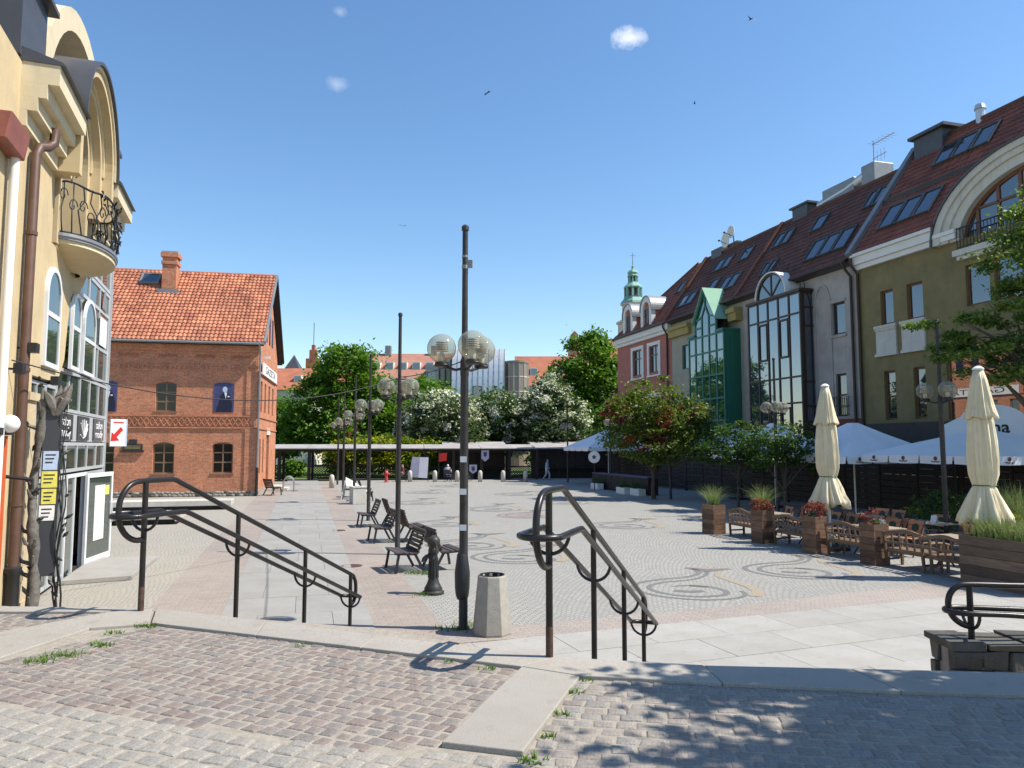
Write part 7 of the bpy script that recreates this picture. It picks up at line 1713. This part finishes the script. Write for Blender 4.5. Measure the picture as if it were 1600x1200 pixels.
# ---------------------------------------------------------------- trees
def tree(name, label, x, y, blobs, n, leaf, m, size, trunk=.22, fork=None, seed=1, clumps=90, cs=.2, extra=None, group=None, limbs=7, shell=.5, flat=.5, cat='tree'):
    t = thing(name, label, cat, (x, y, 0), 0, group); rg = random.Random(seed)
    zt = max(b[2] for b in blobs); fork = fork if fork is not None else zt * .35
    tr = MB().tube([(0, 0, 0), (.04 * rg.uniform(-1, 1), .04, fork * .5), (rg.uniform(-.1, .1), rg.uniform(-.1, .1), fork), (rg.uniform(-.2, .2), rg.uniform(-.2, .2), zt)], [trunk * 1.25, trunk, trunk * .85, trunk * .25], 10)
    for k in range(limbs):
        b = rg.choice(blobs); a = rg.uniform(0, 2 * PI); e = Vector((b[0] + b[3] * .6 * math.cos(a), b[1] + b[4] * .6 * math.sin(a), b[2] + b[5] * rg.uniform(-.4, .5))); s0 = Vector((0, 0, fork * rg.uniform(.8, 1.15)))
        mid = s0.lerp(e, .5) + Vector((0, 0, .12 * (e - s0).length)); tr.tube([s0, mid, e], [trunk * .5, trunk * .3, trunk * .08], 6)
        for q in range(2):
            e2 = mid + Vector((rg.uniform(-1, 1) * b[3] * .5, rg.uniform(-1, 1) * b[4] * .5, rg.uniform(0, .6) * b[5])); tr.tube([mid, mid.lerp(e2, .5) + Vector((0, 0, .05)), e2], [trunk * .22, trunk * .14, trunk * .04], 5)
    tr.build('trunk', 'bark', t, smooth=True)
    leaves('crown', m, t, blobs, n, size, seed, clumps, cs, flat, shell=shell)
    for k, (m2, n2, s2, bl2) in enumerate(extra or []): leaves('blossom' if m2 == 'blossom' else 'tinted_leaves', m2, t, bl2 or blobs, n2, s2, seed + 50 + k, int(clumps * .8), cs * .8, flat, shell=.75)
    return t
tree('green_tree', 'tall broad bright green tree rising behind the wooden gallery', -16.2, 72, [(0, 0, 9.8, 3.5, 3.0, 3.3), (-2.6, 0, 6.6, 2.8, 2.8, 3.0), (2.9, .5, 6.8, 2.8, 2.6, 3.0), (.6, -1, 4.6, 4.4, 3, 3.0), (4.8, .3, 5.2, 2.2, 2, 2.4), (-4.4, .2, 4.2, 1.8, 2, 2.4)], 30000, None, 'leaf_green', .21, .35, 3, 11, 260, .17)
tree('green_tree', 'light green bushy tree between brick house and gallery', -24.4, 76, [(0, 0, 5.6, 2.6, 2.4, 2.6), (1.8, 0, 3.6, 2.2, 2, 2.4), (-1.6, 0, 3.8, 2, 2, 2.4)], 9000, None, 'leaf_light', .20, .22, 1.4, 12, 120, .18)
tree('green_tree', 'green tree top showing behind the white blossom tree', -9.6, 82, [(0, 0, 7.8, 3.2, 2.6, 2.6), (-2.6, 0, 7.0, 2.2, 2, 2.4), (2.4, 0, 6.2, 2.4, 2, 2.4)], 9000, None, 'leaf_green', .22, .28, 3, 13, 120, .18)
tree('blossom_tree', 'white flowering tree right of the yellow shrub', -6.5, 69, [(0, 0, 5.4, 3.2, 2.6, 2.6), (-2.2, -.3, 4.3, 1.9, 2, 2.0), (1.8, -.4, 3.9, 2.2, 2, 2.2)], 11000, None, 'leaf_grey', .17, .2, 1.6, 14, 150, .17, [('blossom', 6500, .17, None)])
tree('blossom_tree', 'white flowering tree with dark foliage in front of the silver hall', -1.5, 71, [(0, 0, 5.4, 2.7, 2.4, 2.6), (1.6, -.2, 4.0, 2.0, 2, 2.2), (-1.6, -.2, 3.9, 2.0, 2, 2.0)], 10500, None, 'leaf_dark', .17, .2, 1.6, 15, 140, .17, [('blossom', 3600, .16, None)])
tree('blossom_tree', 'tall white flowering tree beside the dark green tree', 3.4, 70, [(0, 0, 6.9, 2.2, 2.2, 2.6), (-1.6, -.2, 5.0, 2.1, 2, 2.4), (1.7, 0, 5.0, 2.2, 2, 2.4), (0, -.6, 3.6, 2.4, 2, 2.0)], 14000, None, 'leaf_grey', .165, .2, 1.8, 16, 170, .17, [('blossom', 4200, .15, [(0, 0, 6.9, 2.3, 2.2, 2.7), (1.9, 0, 5.0, 2.3, 2, 2.3), (-2.0, 0, 5.6, 1.8, 2, 2.0)])])
tree('dark_green_tree', 'tall dark green tree left of the pink house', 8.5, 80, [(0, 0, 11.4, 3.3, 2.8, 3.8), (-2.6, 0, 8.8, 2.9, 2.4, 3.4), (2.4, 0, 8.6, 3.0, 2.4, 3.8), (0, -.8, 5.6, 4.2, 2.4, 3.6)], 24000, None, 'leaf_green', .22, .32, 3, 17, 230, .16)
tree('maple_tree', 'low maple with reddish and green leaves in the terrace shade', 7.5, 39.5, [(0, 0, 4.9, 1.7, 1.6, 1.7), (-1.4, -.2, 4.1, 1.6, 1.5, 1.5), (1.5, -.2, 3.9, 1.6, 1.5, 1.5), (.2, -.5, 2.9, 2.5, 1.6, 1.1), (2.4, 0, 3.1, 1.1, 1.2, 1.1)], 13000, None, 'leaf_maple', .10, .11, 1.2, 18, 190, .16, [('leaf_red', 1700, .085, [(-1.9, -.2, 4.6, .9, .9, .6), (.3, -1.2, 4.1, .5, .5, 1.1), (-.8, -1.3, 3.0, 1.1, .5, .5), (1.8, -.9, 4.5, .9, .6, .4)])], limbs=10)
tree('small_tree', 'small dark leafed tree in front of the green glass bay', 9.7, 32.0, [(0, 0, 3.0, 1.15, 1.1, .85), (-.8, 0, 2.6, .9, .9, .7), (.9, 0, 2.5, 1.0, .9, .7)], 4200, None, 'leaf_dark', .075, .06, 1.3, 19, 90, .17, group='small terrace trees')
tree('small_tree', 'small dark leafed tree in front of the brown glass bay', 10.3, 28.2, [(0, 0, 2.95, 1.15, 1.1, .85), (-.9, 0, 2.5, .95, .9, .65), (.9, 0, 2.6, .9, .9, .7)], 4200, None, 'leaf_dark', .07, .06, 1.3, 20, 90, .17, group='small terrace trees')
tree('terrace_tree', 'slender tree with loose pale green foliage before the olive house', 14.9, 20.75, [(-1.0, 0.0, 5.55, 1.44, 1.38, 0.69), (0.75, 0.25, 6.05, 1.62, 1.5, 1.0), (0.12, 0.0, 7.93, 1.38, 1.38, 1.25), (1.12, -0.25, 9.8, 1.12, 1.25, 1.12), (1.75, 0.38, 7.3, 1.62, 1.5, 1.5), (-0.12, -0.75, 4.92, 1.25, 1.12, 0.5), (-1.5, -0.38, 5.18, 1.12, 1.12, 0.62), (0.75, -0.38, 8.8, 1.62, 1.25, 1.25), (-0.5, 0.12, 6.8, 1.25, 1.12, 0.75), (-2.5, 0, 6.1, 1.2, 1.0, .65), (-2.1, .1, 5.3, 1.1, 1.0, .5)], 26000, None, 'leaf_near', .068, .11, 4.1, 21, 150, .17, limbs=24, shell=.3)
tree('plaza_tree', 'tree beside the stairs casting dappled shade on the setts', 6.1, 3.25, [(-.5, .3, 5.4, 1.9, 1.5, .9), (.8, -.6, 5.8, 2.0, 1.6, 1.1), (.4, -.2, 6.4, 1.5, 1.2, .9), (-1.0, .7, 4.9, 1.2, .9, .5)], 11500, None, 'leaf_near', .08, .11, 3.4, 22, 120, .15, limbs=14, shell=.3)
# yellow flowering hedge behind the gallery, one shrub after another
for i, (x, z, r, lb_) in enumerate(((-14.9, 1.7, 1.7, 'yellow green flowering shrub behind gallery, closest to the brick house'), (-12.4, 2.1, 2.0, 'tallest yellow flowering shrub behind the gallery'), (-9.9, 1.9, 1.8, 'yellow flowering shrub left of the white blossom tree'), (-7.6, 1.7, 1.6, 'yellow flowering shrub under the white blossom tree'))):
    tree('yellow_shrub', lb_, x, 65.6 + .3 * i, [(0, 0, z, r, 1.3, z * .85), (.5, .1, z + .7, r * .7, 1.0, z * .6)], 3600, None, 'leaf_yellow', .14, .05, .6, 60 + i, 60, .2, [('leaf_light', 1500, .14, None)], 'yellow shrubs behind the gallery', 5, cat='shrub')
for i, (x, y, h_, lb_) in enumerate(((-19.5, 66.5, 1.3, 'low green shrub on the lawn behind the lattice'), (3.6, 73.5, 2.4, 'dark shrub beside the wooden stall'), (10.2, 76, 2.6, 'dark shrub below the tall dark green tree'), (-27.5, 68, 2.0, 'leafy shrub behind the corner of the brick house'))):
    tree('green_shrub', lb_, x, y, [(0, 0, h_ * .6, h_ * .9, h_ * .7, h_ * .55)], 2200, None, 'leaf_dark' if i in (1, 2) else 'leaf_light', .14, .05, .4, 70 + i, 50, .2, None, 'shrubs around the square', 4, cat='shrub')
# weeds in the paving joints
wd = tag(bpy.data.objects.new('weeds', None), kind='stuff'); col.objects.link(wd)
for i, (x, y, r, n) in enumerate(((-3.05, 5.15, .10, 90), (-3.13, 5.0, .08, 60), (-2.93, 5.42, .07, 60), (-2.88, 5.98, .07, 70), (-3.02, 5.75, .05, 30), (.08, 3.47, .05, 40), (.17, 3.75, .03, 16), (.27, 4.05, .03, 16), (.36, 4.4, .03, 18), (-.15, 4.85, .04, 16), (-.42, 5.0, .03, 10), (-1.5, 5.4, .03, 10), (.44, 4.62, .03, 12))):
    tag(blades('weed_tuft', 'leaf_light', wd, n, r, .035, .05, (x, y, ZP), .006, 80 + i, lx=r), kind='stuff')
for i, (x, y) in enumerate(((-2.15, 16.6), (-1.95, 16.5), (-1.6, 14.2), (-.9, 11.55), (-.65, 11.75), (-3.3, 22.0), (-9.3, 15.1), (-9.0, 15.8))):
    tag(blades('weed_tuft', 'leaf_light', wd, 90, .22, .08, .1, (x, y, .004), .008, 95 + i, lx=.2), kind='stuff')
# birds
bm_ = MB().add([(0, .14, 0), (0, -.16, 0), (.035, 0, .02), (-.035, 0, .02), (.05, .02, 0), (.26, -.02, .10), (.46, -.12, .02), (.06, -.06, 0), (-.05, .02, 0), (-.26, -.02, .10), (-.46, -.12, .02), (-.06, -.06, 0), (0, 0, -.04)], [(0, 2, 12), (0, 12, 3), (1, 12, 2), (1, 3, 12), (0, 3, 2), (1, 2, 3), (4, 5, 7), (5, 6, 7), (8, 11, 9), (9, 11, 10)]).mesh('bird', 'black')
for (px, py, D, a, lb_) in ((1173, 30, 46, .6, 'dark bird gliding high above the tiled roofs'), (760, 146, 70, 2.2, 'small dark bird flying above the first lamp post'), (1085, 162, 75, 1.2, 'small dark bird flying above the church tower'), (629, 353, 90, .3, 'tiny dark bird flying above the big green tree')):
    d = cloud_dir(px, py); tag(put('bird', bm_, None, tuple(Vector((0, 0, 2.8)) + d * D), a, (1.1, 1.1, 1.1)), lb_, 'bird', 'birds in the sky')
